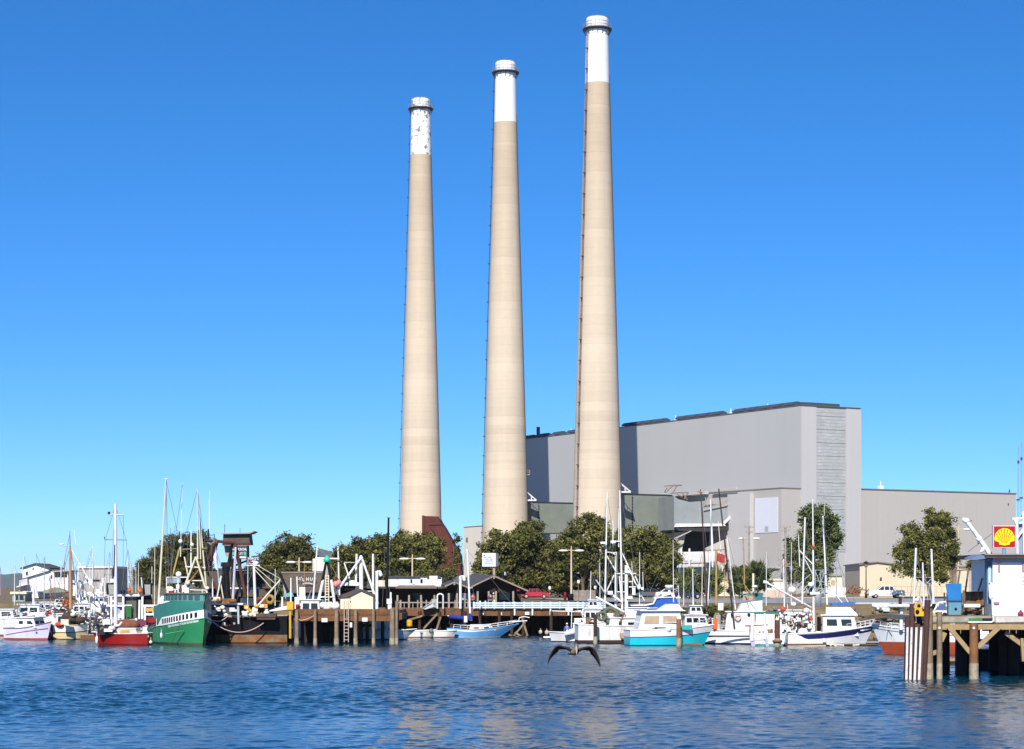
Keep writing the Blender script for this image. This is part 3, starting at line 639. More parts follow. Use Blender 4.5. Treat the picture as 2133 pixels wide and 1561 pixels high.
GT = 'trees along the waterfront'
tree('spiky dark cypress rising behind the green trawler, jagged left side', [(385, 1152, 46, 44), (408, 1160, 30, 48), (352, 1172, 42, 40), (316, 1186, 28, 24), (300, 1203, 22, 20), (422, 1195, 20, 40), (360, 1205, 60, 26)], 300, 375, LEAFD, 17000, .34, 11, .38, group=GT)
tree('rounded dark tree behind the blue fish sign and the hut with lettering', [(592, 1160, 46, 44), (566, 1172, 40, 36), (625, 1160, 30, 42), (540, 1192, 26, 28), (640, 1185, 18, 32), (600, 1200, 56, 26)], 305, 595, LEAFD, 14000, .36, 12, group=GT)
tree('dense low tree left of the leftmost chimney foot', [(760, 1152, 42, 34), (722, 1170, 36, 30), (700, 1186, 22, 24), (800, 1152, 40, 38), (770, 1185, 70, 26)], 320, 765, LEAF, 13000, .36, 13, group=GT)
tree('olive green tree in front of the leftmost chimney foot', [(882, 1145, 44, 28), (845, 1150, 34, 36), (902, 1162, 28, 32), (862, 1185, 54, 26), (928, 1202, 22, 18)], 325, 880, LEAF, 13000, .36, 14, group=GT)
tree('thin wispy sapling between the maroon duct and the small grey block', [(946, 1121, 9, 9), (952, 1130, 7, 12), (948, 1160, 14, 20)], 330, 950, LEAFD, 900, .25, 15, trunk_r=.12, group=GT, clump=.45)
tree('broad tree under the middle chimney behind the white letter sign', [(1050, 1150, 46, 42), (1022, 1172, 32, 36), (1080, 1135, 36, 40), (1010, 1195, 26, 28), (1060, 1195, 55, 38)], 345, 1055, LEAF, 15000, .38, 16, group=GT)
tree('tall dark topped tree standing right of the middle chimney', [(1108, 1108, 26, 26), (1115, 1140, 38, 42), (1130, 1175, 46, 46), (1100, 1212, 50, 30)], 350, 1115, LEAFD, 13000, .38, 17, group=GT)
tree('big domed tree in front of the rightmost chimney', [(1225, 1122, 46, 46), (1190, 1140, 42, 40), (1255, 1140, 30, 46), (1172, 1172, 34, 44), (1215, 1190, 62, 46)], 340, 1215, LEAF, 17000, .38, 18, group=GT)
tree('wide tree under the sage grey flue duct', [(1322, 1128, 42, 40), (1360, 1142, 36, 38), (1300, 1160, 34, 50), (1388, 1165, 30, 42), (1330, 1190, 72, 42)], 345, 1335, LEAF, 17000, .38, 19, group=GT)
tree('tall glossy two lobed tree before the louvred corner of the power station', [(1705, 1082, 38, 40), (1728, 1108, 26, 34), (1710, 1128, 38, 34), (1668, 1140, 28, 30), (1660, 1172, 27, 30), (1708, 1165, 26, 34), (1652, 1195, 16, 26), (1690, 1205, 30, 32)], 330, 1690, LEAFG, 17000, .36, 20, group=GT)
tree('lopsided tree with bare forked stems in front of the cream shed', [(1950, 1098, 30, 36), (1912, 1128, 40, 36), (1958, 1140, 34, 44), (1888, 1148, 24, 18), (1930, 1168, 48, 26), (1872, 1181, 19, 9), (1962, 1195, 26, 22), (1900, 1196, 24, 8), (1984, 1170, 12, 16)], 310, 1938, LEAF, 15000, .34, 21, group=GT)
tree('small dark flat topped pine beside the fuel dock building', [(2035, 1176, 20, 9), (2048, 1186, 16, 9), (2022, 1182, 10, 5)], 300, 2043, LEAFD, 2500, .3, 22, .3, trunk_r=.14, group=GT, clump=.5)
tree('row of dark undergrowth shrubs beneath the waterfront trees', [(1120, 1226, 60, 22), (1200, 1228, 50, 20), (1270, 1226, 50, 22), (1340, 1228, 60, 18)], 352, 1230, LEAFD, 9000, .36, 23, trunk=False, name='shrub', cat='shrubs')
tree('dark undergrowth shrub below the leftmost chimney', [(720, 1205, 40, 18), (800, 1205, 60, 18), (900, 1208, 50, 18)], 318, 800, LEAFD, 6000, .36, 24, trunk=False, name='shrub', cat='shrubs')
for lab, px, py, w_, h_, sd_ in (('young spiky cypress left of the parked dark car', 1436, 1216, 22, 24, 31), ('young spiky cypress behind the dark leaning outrigger pole', 1478, 1214, 24, 28, 32), ('young spiky cypress behind the lantern lamp post', 1540, 1214, 22, 26, 33), ('tallest young spiky cypress left of the white roadside block', 1578, 1208, 30, 34, 34)):
    tree(lab, [(px, py, w_, h_), (px, py + 14, w_ * 1.15, h_ * .6), (px, py - 12, w_ * .5, h_ * .7)], 300, px, LEAFG, 2600, .30, sd_, .85, trunk_r=.1, group='young cypresses by the road', clump=.6, name='young_cypress')
tree('green bushy shrub behind the crane boom left of the hut', [(572, 1218, 26, 22), (560, 1235, 22, 16), (585, 1240, 14, 14)], 268, 572, LEAFG, 3000, .25, 41, trunk_r=.08, cat='shrub', name='shrub', clump=.5)
tree('yellow green shrub hanging on the bank by the road', [(1470, 1268, 38, 8), (1500, 1274, 30, 7), (1440, 1274, 26, 6)], 233, 1470, LEAF, 1800, .2, 42, trunk=False, cat='shrub', name='shrub', clump=.4, base_z=1.5)
tree('green succulent patch on the sandy bank beside the red bottomed boat', [(1832, 1271, 16, 7), (1868, 1268, 14, 8)], 229, 1840, LEAFG, 1200, .18, 43, trunk=False, cat='shrub', name='shrub', clump=.35, base_z=1.5)

# ================================================================ SHORE BUILDINGS
def gable(name, label, px0, px1, yeave, yridge, ybase, d, depth, wallm, roofm, over=.35, cat='building', base=GZ, turn=None):
    """house whose gable end faces the harbour"""
    t = thing(name, label, cat, (PX((px0 + px1) / 2, d), d, base))
    x0, x1 = PX(px0, d), PX(px1, d); ze, zr, zb = PZ(yeave, d), PZ(yridge, d), base; xm = (x0 + x1) / 2
    m_ = MB(); m_.extr([(x0, d, zb), (x1, d, zb), (x1, d, ze), (xm, d, zr), (x0, d, ze)], (0, depth, 0)); part('wall', m_, wallm, t, True)
    th = .18; sl = (zr - ze) / (xm - x0); m_ = MB()
    m_.extr([(x0 - over, d - over, ze - over * sl + .003), (xm, d - over, zr + .003), (x1 + over, d - over, ze - over * sl + .003), (x1 + over, d - over, ze - over * sl + th), (xm, d - over, zr + th), (x0 - over, d - over, ze - over * sl + th)], (0, depth + 2 * over, 0))
    part('roof', m_, roofm, t, True)
    return t
def win(t, px0, px1, y0, y1, d, m=None, name='window'):
    m_ = MB(); m_.bb(PX(px0, d), PX(px1, d), d - .05, d - .004, PZ(y1, d), PZ(y0, d)); return part(name, m_, m or GLASS, t, True)
def quadpart(name, t, pts, d, dep, m, parent=None):
    m_ = MB(); m_.extr([P(x, y, d) for x, y in pts], (0, dep, 0)); return part(name, m_, m, parent or t, True)
def flat(name, label, px0, px1, ytop, d, depth, wallm, roofm, cat='building', base=GZ, over=.25, th=.3):
    t = thing(name, label, cat, (PX((px0 + px1) / 2, d), d, base)); x0, x1, z = PX(px0, d), PX(px1, d), PZ(ytop, d)
    m_ = MB(); m_.bb(x0, x1, d, d + depth, base, z - th); part('wall', m_, wallm, t, True)
    m_ = MB(); m_.bb(x0 - over, x1 + over, d - over, d + depth + over, z - th + .003, z); part('roof', m_, roofm, t, True); return t
WHOUSE = mat('white_boarding', (.78, .80, .83), .6, .05, 1, dirt=(.5, .5, .5), dirt_amt=.1)
t = gable('house', 'white gabled house with a small dark window and a dark roof line at far left', 47, 101, 1184, 1175.5, 1225, 330, 10, WHOUSE, SHING2); win(t, 54, 58, 1191, 1199, 330); win(t, 67.5, 71, 1184, 1187, 330, name='vent')
t = thing('cannery_shed', 'big white shed with a long slanting roof at far left', 'building', P(82, 1225, 318))
quadpart('wall', t, [(55, 1204), (104, 1190), (112, 1194), (112, 1232), (40, 1232), (40, 1209)], 318, 12, WHOUSE)
quadpart('roof', t, [(38, 1208), (104, 1188.6), (104, 1189.6), (38, 1209.5)], 317.6, 12.5, SHING2); win(t, 106, 109, 1198, 1206, 318)
quadpart('lean_to', t, [(40, 1209), (57, 1205), (57, 1228), (42, 1230)], 317.2, .7, mat('mauve_boarding', (.5, .45, .5), .7, .1))
quadpart('lean_to_roof', t, [(34, 1222), (57, 1216), (57, 1218), (34, 1224)], 316.4, 1.4, WHITE2)
t = thing('dock_office', 'white dock office with dark upper windows beside the orange mast at far left', 'building', P(130, 1225, 300))
quadpart('wall', t, [(112, 1192), (142, 1190), (142, 1236), (112, 1236)], 300, 6, WHOUSE); win(t, 114, 140, 1193, 1203, 300); quadpart('roof', t, [(108, 1189.5), (145, 1188), (145, 1190), (108, 1191.8)], 299.5, 7, mat('weathered_roof_edge', (.4, .4, .34), .8, .2))
quadpart('awning', t, [(86, 1232), (112, 1224), (126, 1228), (140, 1234), (92, 1236)], 297, 3, mat('olive_grey_awning', (.24, .24, .18), .8, .2)); win(t, 118, 138, 1205, 1216, 300, PANELW, 'notice_panel')
t = flat('warehouse', 'plain grey flat roofed warehouse behind the marina left of the cypress', 165, 233, 1179.5, 340, 14, mat('grey_beige_block', (.40, .375, .36), .9, .06, .5), WHITE2, th=.35)
quadpart('ledge', t, [(176, 1208), (209, 1207.5), (209, 1209), (176, 1209.5)], 339.7, .3, DARKW)
t = flat('pier_shed', 'low yellow roofed bait shed among the boats at far left', 26, 52, 1233, 272, 4, mat('grey_green_boarding', (.3, .36, .32), .8, .15), CREAMW, base=2.0)
win(t, 33, 38, 1241, 1250, 272); win(t, 41, 49, 1241, 1250, 272)
# brown restaurant behind the trawlers
t = thing('restaurant', 'long low brown roofed restaurant behind the rusty trawler', 'building', P(500, 1225, 262))
quadpart('roof', t, [(425, 1187), (560, 1190), (566, 1226), (418, 1226)], 262, 5, SHINGLE); quadpart('wall', t, [(425, 1226), (560, 1226), (560, 1262), (425, 1262)], 263, 6, DARKW)
quadpart('eave', t, [(474, 1224), (541, 1224), (541, 1227), (474, 1227)], 261.6, .35, WHITE2); quadpart('lower_roof', t, [(474, 1227.5), (548, 1227.5), (562, 1243), (480, 1243)], 260.5, 2, SHINGLE); quadpart('ridge', t, [(425, 1184), (520, 1185), (520, 1188), (425, 1187)], 261.8, .2, DARKW)
win(t, 535, 552, 1192, 1220, 261.9, DARKW, 'dormer'); quadpart('shop_front', t, [(500, 1246), (555, 1246), (555, 1262), (500, 1262)], 262.9, .08, mat('white_shop_front', (.7, .7, .66), .5, .1))
# look-out tower with its sign
t = thing('lookout_tower', 'brown shingled lookout tower with upturned roof and restaurant lettering', 'tower', P(494, 1225, 256))
quadpart('shingle_box', t, [(465, 1112), (518, 1111), (521, 1135), (464, 1135)], 256, 3.2, SHINGLE)
quadpart('roof', t, [(455, 1110.5), (500, 1110), (520, 1109), (528, 1106), (529, 1108), (520, 1112), (464, 1113)], 255.4, 4, mat('pale_roof_edge', (.36, .31, .26), .8, .15))
quadpart('base_trim', t, [(463, 1132), (521.5, 1131), (522, 1136.5), (463, 1136.5)], 255.9, .09, RUSTD)
quadpart('side_wall', t, [(466, 1137), (484, 1137), (484, 1165), (470, 1158)], 257, 2, mat('taupe_boarding', (.32, .27, .24), .8, .15))
m_ = MB()
for px in (484, 516): m_.beam(P(px, 1137, 256.6), P(px + 1, 1235, 256.6), .32, .32)
m_.beam(P(500, 1137, 258.5), P(500, 1235, 258.5), .3, .3); m_.beam(P(486, 1180, 256.6), P(515, 1168, 256.6), .15, .2); m_.beam(P(489, 1150, 256.6), P(472, 1195, 256.8), .3, .3)
part('legs', m_, BLACK, t, True)
sb = quadpart('sign_board', t, [(483, 1137), (515, 1137), (515, 1165), (483, 1165)], 255.8, .14, mat('dark_green_board', (.05, .07, .065), .7, .2))
c = P(499, 1145, 255.75); text_part('lettering', 'HARBOR', .42, WHITE, sb, c, 1.72); c = P(499, 1154, 255.75); text_part('lettering', 'HUT', .42, WHITE, sb, c, .85)
m_ = MB()
for px in (486.5, 510): m_.extr([P(px - 2.5, 1150, 255.78), P(px + 2.5, 1150, 255.78), P(px + 2.5, 1157, 255.78), P(px - 2.5, 1157, 255.78)], (0, .05, 0))
part('sign_corner', m_, mat('sea_green_paint', (.05, .45, .33), .5, .1), sb, True)
quadpart('sign_strip', t, [(485, 1159.5), (513, 1159.5), (513, 1163), (485, 1163)], 255.75, .05, WHITE, sb)
m_ = MB(); m_.tube(P(468, 1110, 257), P(468, 1092, 257), .04, n=4); m_.tube(P(468, 1097, 257), P(469.5, 1097, 257), .04, n=4); m_.tube(P(500, 1110, 257), P(500, 1100, 257), .03, n=4); part('antenna', m_, WIRE, t, True)
# fish sign
t = thing('fish_sign', 'blue and white sign with a red fish on a post right of the lookout tower', 'sign', P(528, 1225, 248))
quadpart('board', t, [(514, 1161), (541, 1161), (541, 1178.5), (514, 1178.5)], 248, .25, mat('navy_sign_board', (.02, .05, .11), .6, .1)); bd = t.children[0]
quadpart('lower_edge', t, [(513.5, 1177), (541.5, 1177), (541.5, 1179), (513.5, 1179)], 247.9, .08, WHITE, bd)
m_ = MB(); m_.tube(P(529, 1178, 248.3), P(529, 1240, 248.3), .1); part('post', m_, DARKW, t, True)
text_part('lettering', "VIRG'S", .42, WHITE, bd, P(527.5, 1164, 247.96), 1.3)
m_ = MB(); c = P(528, 1172.5, 247.95); m_.ball(c, .62, .05, .24, 14, 6); part('fish_shape', m_, WHITE, bd, True)
m_ = MB(); c = P(523.5, 1171.5, 247.88); m_.ball(c, .22, .05, .14, 12, 6); m_.extr([P(520, 1170, 247.87), P(516.5, 1167.5, 247.87), P(518, 1173, 247.87)], (0, .03, 0)); part('red_fish', m_, RED, bd, True)
# snack hut with steep roof
t = thing('snack_hut', 'small hut with a steep brown roof carrying white lettering', 'building', P(640, 1225, 250))
m_ = MB(); m_.extr([P(586, 1193, 251.6), P(674, 1192, 251.6), P(690, 1233, 249.2), P(604, 1236, 249.2)], (0, .25, .12)); rf = part('roof', m_, SHINGLE, t, True)
quadpart('wall', t, [(596, 1228), (688, 1228), (688, 1275), (596, 1275)], 251, 5, DARKW); quadpart('gable_end', t, [(588, 1210), (603, 1236), (603, 1268), (592, 1240)], 251.7, 3, mat('pale_grey_boarding', (.42, .38, .35), .8, .1))
m_ = MB(); m_.extr([P(584, 1193, 251.5), P(604, 1236.5, 249), P(601, 1238, 249), P(580.5, 1196, 251.5)], (0, .2, .05)); part('barge_board', m_, BLACK, rf, True)
m_ = MB(); m_.bb(*(PX(586, 251.7), PX(675, 251.7)), 251.4, 251.9, PZ(1193.5, 251.7), PZ(1192, 251.7)); part('ridge_cap', m_, mat('pale_ridge_cap', (.34, .30, .25), .9, .2), rf, True)
for i, (ch, px, py) in enumerate((("L", 620.5, 1204.5), ("I", 625, 1206.5), ("'", 628, 1206), ("L", 632, 1208), ("H", 640.5, 1207), ("U", 648.5, 1207), ("T", 656, 1208))):
    text_part('letter', ch, .52, WHITE, rf, P(px, py, 249.75))
m_ = MB(); pp = [P(631 + 20 * i / 8, 1217.5 - 2.2 * math.sin(math.pi * i / 8), 249.6) for i in range(9)]; m_.path(pp, .10, 5); part('sign_arc', m_, mat('pale_green_sign', (.45, .52, .48), .6, .1), rf, True)
quadpart('awning', t, [(592, 1238), (608, 1233), (612, 1243), (589, 1244)], 248.9, .4, mat('turquoise_awning', (.12, .38, .42), .7, .1)); quadpart('shop_window', t, [(636, 1224), (672, 1224), (672, 1240), (636, 1240)], 250.9, .09, GLASS)
quadpart('white_counter', t, [(620, 1241), (668, 1241), (668, 1262), (620, 1262)], 250.8, .15, WHITE2)
m_ = MB(); c = P(668, 1180, 258); m_.lathe([(1.1, PZ(1235, 258)), (1.02, PZ(1164, 258))], (c.x, c.y), 16); 
single('water_tank', m_, mat('cream_tank_paint', (.62, .58, .46), .6, .06), 'tall cream cylindrical tank behind the lettered snack hut roof', 'tank')

# large dark gabled seafood building on the wharf
DZ2 = 3.1
t = thing('wharf_restaurant', 'dark brown seafood building with wide gables and deep eaves on the long wharf', 'building', P(960, 1225, 250))
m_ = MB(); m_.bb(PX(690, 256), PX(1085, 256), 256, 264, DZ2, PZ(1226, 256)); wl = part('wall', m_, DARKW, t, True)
def groof(apx, apy, lx, ly, rx, ry, d, dep):
    m_ = MB(); th = 3.2
    m_.extr([P(lx, ly, d), P(apx, apy, d), P(rx, ry, d), P(rx, ry + th, d), P(apx, apy + th, d), P(lx, ly + th, d)], (0, .25, 0)); part('fascia', m_, FASCIA, t, True)
    m_ = MB(); e = Vector((0, .26, .04)); m_.extr([P(lx, ly, d) + e, P(apx, apy, d) + e, P(rx, ry, d) + e, P(rx, ry + th * .8, d) + e, P(apx, apy + th * .8, d) + e, P(lx, ly + th * .8, d) + e], (-2.2 if apx > 1000 else -.8, dep, .15)); part('roof', m_, SHING2, t, True)
    m_ = MB(); m_.extr([P(lx + 3, ly + 2, d + 1.6), P(apx, apy + th, d + 1.6), P(rx - 3, ry + 2, d + 1.6), P(rx - 6, ry + 9, d + 1.6), P(lx + 6, ly + 9, d + 1.6)], (0, .3, 0)); part('gable_wall', m_, DARKW, t, True)
    m_ = MB(); c = P(apx, apy + 4.5, d - .05); m_.box(c, (.22, .3, .35)); part('ridge_beam', m_, FASCIA, t, True)
groof(1029, 1198.5, 981, 1221.5, 1100, 1230, 249, 9)
groof(946.5, 1211.5, 926, 1220.5, 976, 1223, 250, 8)
groof(1000, 1196, 972, 1212, 1040, 1212, 257, 4)
m_ = MB(); m_.extr([P(824, 1222.5, 249), P(910, 1222.5, 249), P(905, 1219.5, 251.5), P(832, 1219.5, 251.5)], (0, .1, -.22)); part('canopy', m_, FASCIA, t, True)
m_ = MB(); m_.bb(PX(675, 255), PX(932, 255), 252.5, 262, PZ(1224, 255), PZ(1222, 255)); part('flat_roof', m_, SHING2, t, True)
m_ = MB(); m_.bb(PX(808, 257), PX(920, 257), 257, 261, PZ(1222, 257), PZ(1203, 257)); ph = part('penthouse', m_, WHITE2, t, True)
m_ = MB(); m_.bb(PX(806, 256.8), PX(918, 256.8), 256.7, 261.3, PZ(1203, 256.8), PZ(1200.5, 256.8)); part('penthouse_roof', m_, SHING2, ph, True)
for px, py, w_, h_, mt in ((847, 1212, 1.4, .55, WHITE), (868, 1211, 1.5, .5, PANELW), (883, 1212, .8, .9, WHITE), (903, 1205, 1.0, .6, PANELW), (895, 1214, .5, .5, WHITE), (827, 1219, .3, .35, WHITE), (793, 1215, 1.0, .7, CREAMW)):
    m_ = MB(); m_.box(P(px, py, 254.5), (w_, .8, h_)); m_.box(P(px, py, 254.5) + Vector((0, 0, -h_ / 2 - .06)), (w_ * 1.1, .9, .1)); part('roof_unit', m_, mt, t, True)
m_ = MB(); m_.extr([P(835, 1216, 254.2), P(864, 1215, 254.2), P(864, 1218, 254.2), P(833, 1219, 254.2)], (0, .3, 0)); part('roof_hatch', m_, BLACK, t, True)
for px in (828, 852, 877, 905, 935, 952, 968, 995, 1018, 1033, 1069):
    m_ = MB(); m_.beam(P(px, 1268, 249.6), P(px, 1232 if px > 990 else 1240 if px < 920 else 1236, 249.6), .22, .22); part('porch_post', m_, mat('grey_brown_post', (.3, .25, .21), .85, .2), t, True)
for px0, px1 in ((700, 745), (860, 880), (930, 944), (985, 998), (1040, 1062)):
    win(t, px0, px1, 1236, 1250, 255.95, GLASS)
quadpart('red_lamp', t, [(1076, 1227), (1084, 1225), (1084, 1231), (1077, 1232)], 249.4, .3, RED)
quadpart('menu_board', t, [(957, 1236), (982, 1236), (982, 1250), (957, 1250)], 252, .1, mat('blue_grey_menu_board', (.4, .45, .52), .6, .1))
# letter board on its post
t = thing('letter_board', 'white box sign with four rows of dark letters on a post above the brown gable', 'sign', P(1025, 1225, 262))
m_ = MB(); m_.bb(PX(1004.5, 262), PX(1032.5, 262), 262, 262.9, PZ(1180.5, 262), PZ(1152.5, 262)); bx = part('box', m_, mat('white_sign_face', (.74, .76, .82), .4, .03), t, True)
m_ = MB(); m_.extr([Vector((PX(1032.6, 262), 262.02, PZ(1180.5, 262))), Vector((PX(1038, 262.0), 262.9, PZ(1180, 262))), Vector((PX(1038, 262), 262.9, PZ(1153, 262))), Vector((PX(1032.6, 262), 262.02, PZ(1152.5, 262)))], (0, .04, 0)); part('side', m_, mat('beige_sign_side', (.5, .45, .36), .7, .1), bx, True)
m_ = MB(); m_.beam(P(1029, 1180, 262.4), P(1029, 1226, 262.4), .3, .3); part('post', m_, mat('tan_post', (.35, .28, .2), .8, .1), t, True)
r2 = random.Random(5)
for row, y in enumerate((1161, 1164.8, 1168.8, 1173.2)):
    m_ = MB(); px = 1008.0
    while px < 1027:
        wl_ = r2.uniform(.55, .95)
        if r2.random() > .14:
            c = P(px, y, 261.985); m_.box(c + Vector((-.018, 0, 0)), (.022, .02, .125)); m_.box(c + Vector((.02, 0, r2.choice((-.05, 0, .05)))), (.05, .02, .025))
            if r2.random() > .5: m_.box(c + Vector((.045, 0, 0)), (.02, .02, .12))
        px += wl_ * 1.55
    part('letter_row', m_, mat('sign_letter_black', (.03, .03, .05), .6, .1), bx, True)
m_ = MB(); m_.ball(P(1008.5, 1157, 261.98), .10, .02, .10, 10, 4); part('round_mark', m_, MATS['sign_letter_black'], bx, True)

# buildings right of the trees
CORR = mat('corrugated_pale_roof', (.5, .48, .46), .6, .1)
t = thing('net_shed', 'turquoise walled shed under pale corrugated roofs in front of the fan house', 'building', P(1445, 1225, 380))
m_ = MB(); m_.bb(PX(1418, 380), PX(1472, 380), 380, 386, GZ, PZ(1182, 380)); part('wall', m_, mat('pale_turquoise_wall', (.36, .50, .50), .8, .08), t, True)
def corr(pts, rows, m1):
    a, b, c, d_ = [Vector(p) for p in pts]; m_ = MB()
    for i in range(rows):
        f0, f1 = i / rows, (i + .62) / rows; lift = Vector((0, -.12, .14))
        m_.add([a.lerp(d_, f0), b.lerp(c, f0), b.lerp(c, (f0 + f1) / 2) + lift, a.lerp(d_, (f0 + f1) / 2) + lift], [(0, 1, 2, 3)])
        m_.add([a.lerp(d_, (f0 + f1) / 2) + lift, b.lerp(c, (f0 + f1) / 2) + lift, b.lerp(c, f1), a.lerp(d_, f1)], [(0, 1, 2, 3)])
        m_.add([a.lerp(d_, f1), b.lerp(c, f1), b.lerp(c, (i + 1) / rows), a.lerp(d_, (i + 1) / rows)], [(0, 1, 2, 3)])
    return part('roof', m_, m1, t, True)
corr([P(1412, 1173, 379), P(1480, 1172, 379), P(1500, 1148, 386), P(1425, 1150, 386)], 7, CORR)
corr([P(1408, 1183, 378.5), P(1466, 1181, 378.5), P(1476, 1171, 380), P(1414, 1172, 380)], 4, CORR)
quadpart('end_roof', t, [(1470, 1172), (1490, 1150), (1492, 1178), (1474, 1200)], 381, .3, CORR); win(t, 1440, 1448, 1193, 1203, 379.9); win(t, 1424, 1430, 1193, 1200, 379.9, WHITE2)
m_ = MB()
for px in (1419, 1436, 1484): m_.beam(P(px, 1182, 378), P(px, 1143, 378), .3, .3)
m_.beam(P(1410, 1150, 378), P(1490, 1156, 378), .15, .15); part('vent_posts', m_, WHITE2, t, True)
t = flat('garden_wall', 'cream low wall and annex below the fan house', 1405, 1560, 1204, 372, 3, CREAMW, mat('tan_coping', (.45, .36, .26), .9, .1), cat='wall'); 
quadpart('door', t, [(1523, 1185), (1531, 1185), (1531, 1200), (1523, 1200)], 373, .2, RUSTD)
t = flat('roadside_block', 'white roadside block behind the utility pole with transformer', 1594, 1634, 1206, 345, 5, WHITE, CREAMW); quadpart('side_wing', t, [(1584, 1232), (1634, 1226), (1634, 1244), (1584, 1244)], 344, .9, mat('pinkish_beige_wall', (.58, .45, .37), .8, .08))
quadpart('door', t, [(1618, 1214), (1626, 1214), (1626, 1240), (1618, 1240)], 344.9, .08, PANELW)
t = flat('guard_hut', 'small cream block hut with one dark window left of the cream shed', 1724, 1754, 1197, 350, 4, CREAMW, mat('olive_roof_edge', (.3, .28, .18), .8, .1)); win(t, 1731, 1740, 1209, 1220, 350, BEIGEG); quadpart('side_box', t, [(1722, 1224), (1762, 1224), (1762, 1244), (1722, 1244)], 349, .9, WHITE2)
t = thing('cream_shed', 'large cream warehouse shed with low pitched dark edged roof behind the pickup', 'building', P(1880, 1225, 360))
quadpart('wall', t, [(1791, 1176), (1828, 1171.5), (1905, 1181), (1905, 1246), (1791, 1246)], 360, 16, mat('cream_shed_wall', (.62, .53, .38), .8, .05, .4))
quadpart('rear_wing', t, [(1905, 1180), (2010, 1186), (2010, 1246), (1905, 1246)], 362, 14, MATS['cream_shed_wall']); quadpart('roof_edge', t, [(1789, 1175), (1828, 1170), (1907, 1179.5), (1907, 1181.5), (1828, 1172), (1789, 1177)], 359.6, 17, mat('brown_roof_edge', (.2, .17, .15)))
quadpart('lamp', t, [(1834, 1203), (1837, 1203), (1837, 1208), (1833, 1208)], 359.7, .3, DSTEEL)
t = flat('rear_store', 'cream and grey store building right of the lopsided tree', 1993, 2018, 1179, 356, 10, MATS['cream_shed_wall'], mat('brown_roof_edge', (.2, .17, .15))); quadpart('grey_wing', t, [(2018.2, 1188), (2052, 1200), (2052, 1246), (2018.2, 1246)], 356.5, 9, mat('mauve_grey_wall', (.42, .37, .35), .9, .08))
m_ = MB(); r3 = random.Random(9)
for i in range(60):
    c = P(1781 + r3.gauss(0, 8), 1238 - abs(r3.gauss(0, 7)), 335 + r3.uniform(-1, 1)); m_.beam(c, c + Vector((r3.uniform(-.8, .8), r3.uniform(-.4, .4), r3.uniform(-.2, .9))), .10, .14)
finish(single('scrap_heap', m_, mat('rusty_scrap', (.24, .12, .06), .9, .35, 3), 'rusty heap of scrap left of the pickup by the cream shed', 'scrap heap', loc=(PX(1781, 335), 335, GZ)), kind='stuff')
t = thing('chain_fence', 'thin wire mesh fence along the cream shed', 'fence', (PX(1900, 340), 340, GZ)); m_ = MB()
for px in range(1830, 2060, 12): m_.tube(P(px, 1246, 340), P(px, 1222, 340), .03, n=4)
m_.tube(P(1828, 1222, 340), P(2058, 1222, 340), .025, n=4); m_.tube(P(1828, 1234, 340), P(2058, 1234, 340), .02, n=4); part('posts', m_, mat('tan_fence_wire', (.42, .36, .28), .8, .1), t, True)
t = thing('timber_fence', 'weathered board fence enclosure at the end of the pale blue railing', 'fence', P(1217, 1225, 268)); m_ = MB()
for i in range(15):
    x0 = PX(1193 + i * 3.2, 268); m_.bb(x0, x0 + .18, 268, 268.05, GZ, PZ(1229 + (1 if i % 3 else 0), 268))
part('boards', m_, mat('grey_fence_boards', (.26, .225, .19), .9, .3, 2), t, True); m_ = MB(); m_.bb(PX(1193, 268), PX(1240, 268), 268.06, 268.14, GZ + .4, GZ + .55); part('rail', m_, WOOD, t, True)

# ---- lamps and utility poles
def double_lamp(label, px, ytop, ybase, d, arm=17, m=None, base=GZ):
    m = m or mat('tan_lamp_post', (.55, .45, .30), .7, .1)
    t = thing('street_lamp', label, 'street lamp', (PX(px, d), d, base), 0, 'twin headed street lamps'); z = PZ(ytop, d) - base; a = arm * d / F
    m_ = MB(); m_.tube((0, 0, 0), (0, 0, z), .17, .11, 8); part('pole', m_, m, t)
    m_ = MB(); m_.beam((-a, 0, z - .25), (a, 0, z - .25), .09, .09); m_.beam((0, 0, z), (0, 0, z + .35), .12, .12); part('cross_arm', m_, m, t)
    for s_ in (-1, 1):
        m_ = MB(); m_.ball((s_ * a, 0, z - .30), .75, .28, .17, 10, 5); part('lamp_head', m_, WHITE2, t)
    return t
double_lamp('twin headed street lamp in front of the big domed tree', 1190, 1143, 1240, 300)
double_lamp('twin headed street lamp in front of the olive tree left of the middle chimney', 859, 1160, 1200, 290)
double_lamp('twin headed street lamp before the rounded dark tree near the snack hut', 623, 1167, 1200, 285)
double_lamp('twin headed street lamp rising right of the lopsided tree', 1996, 1099, 1240, 320, 19)
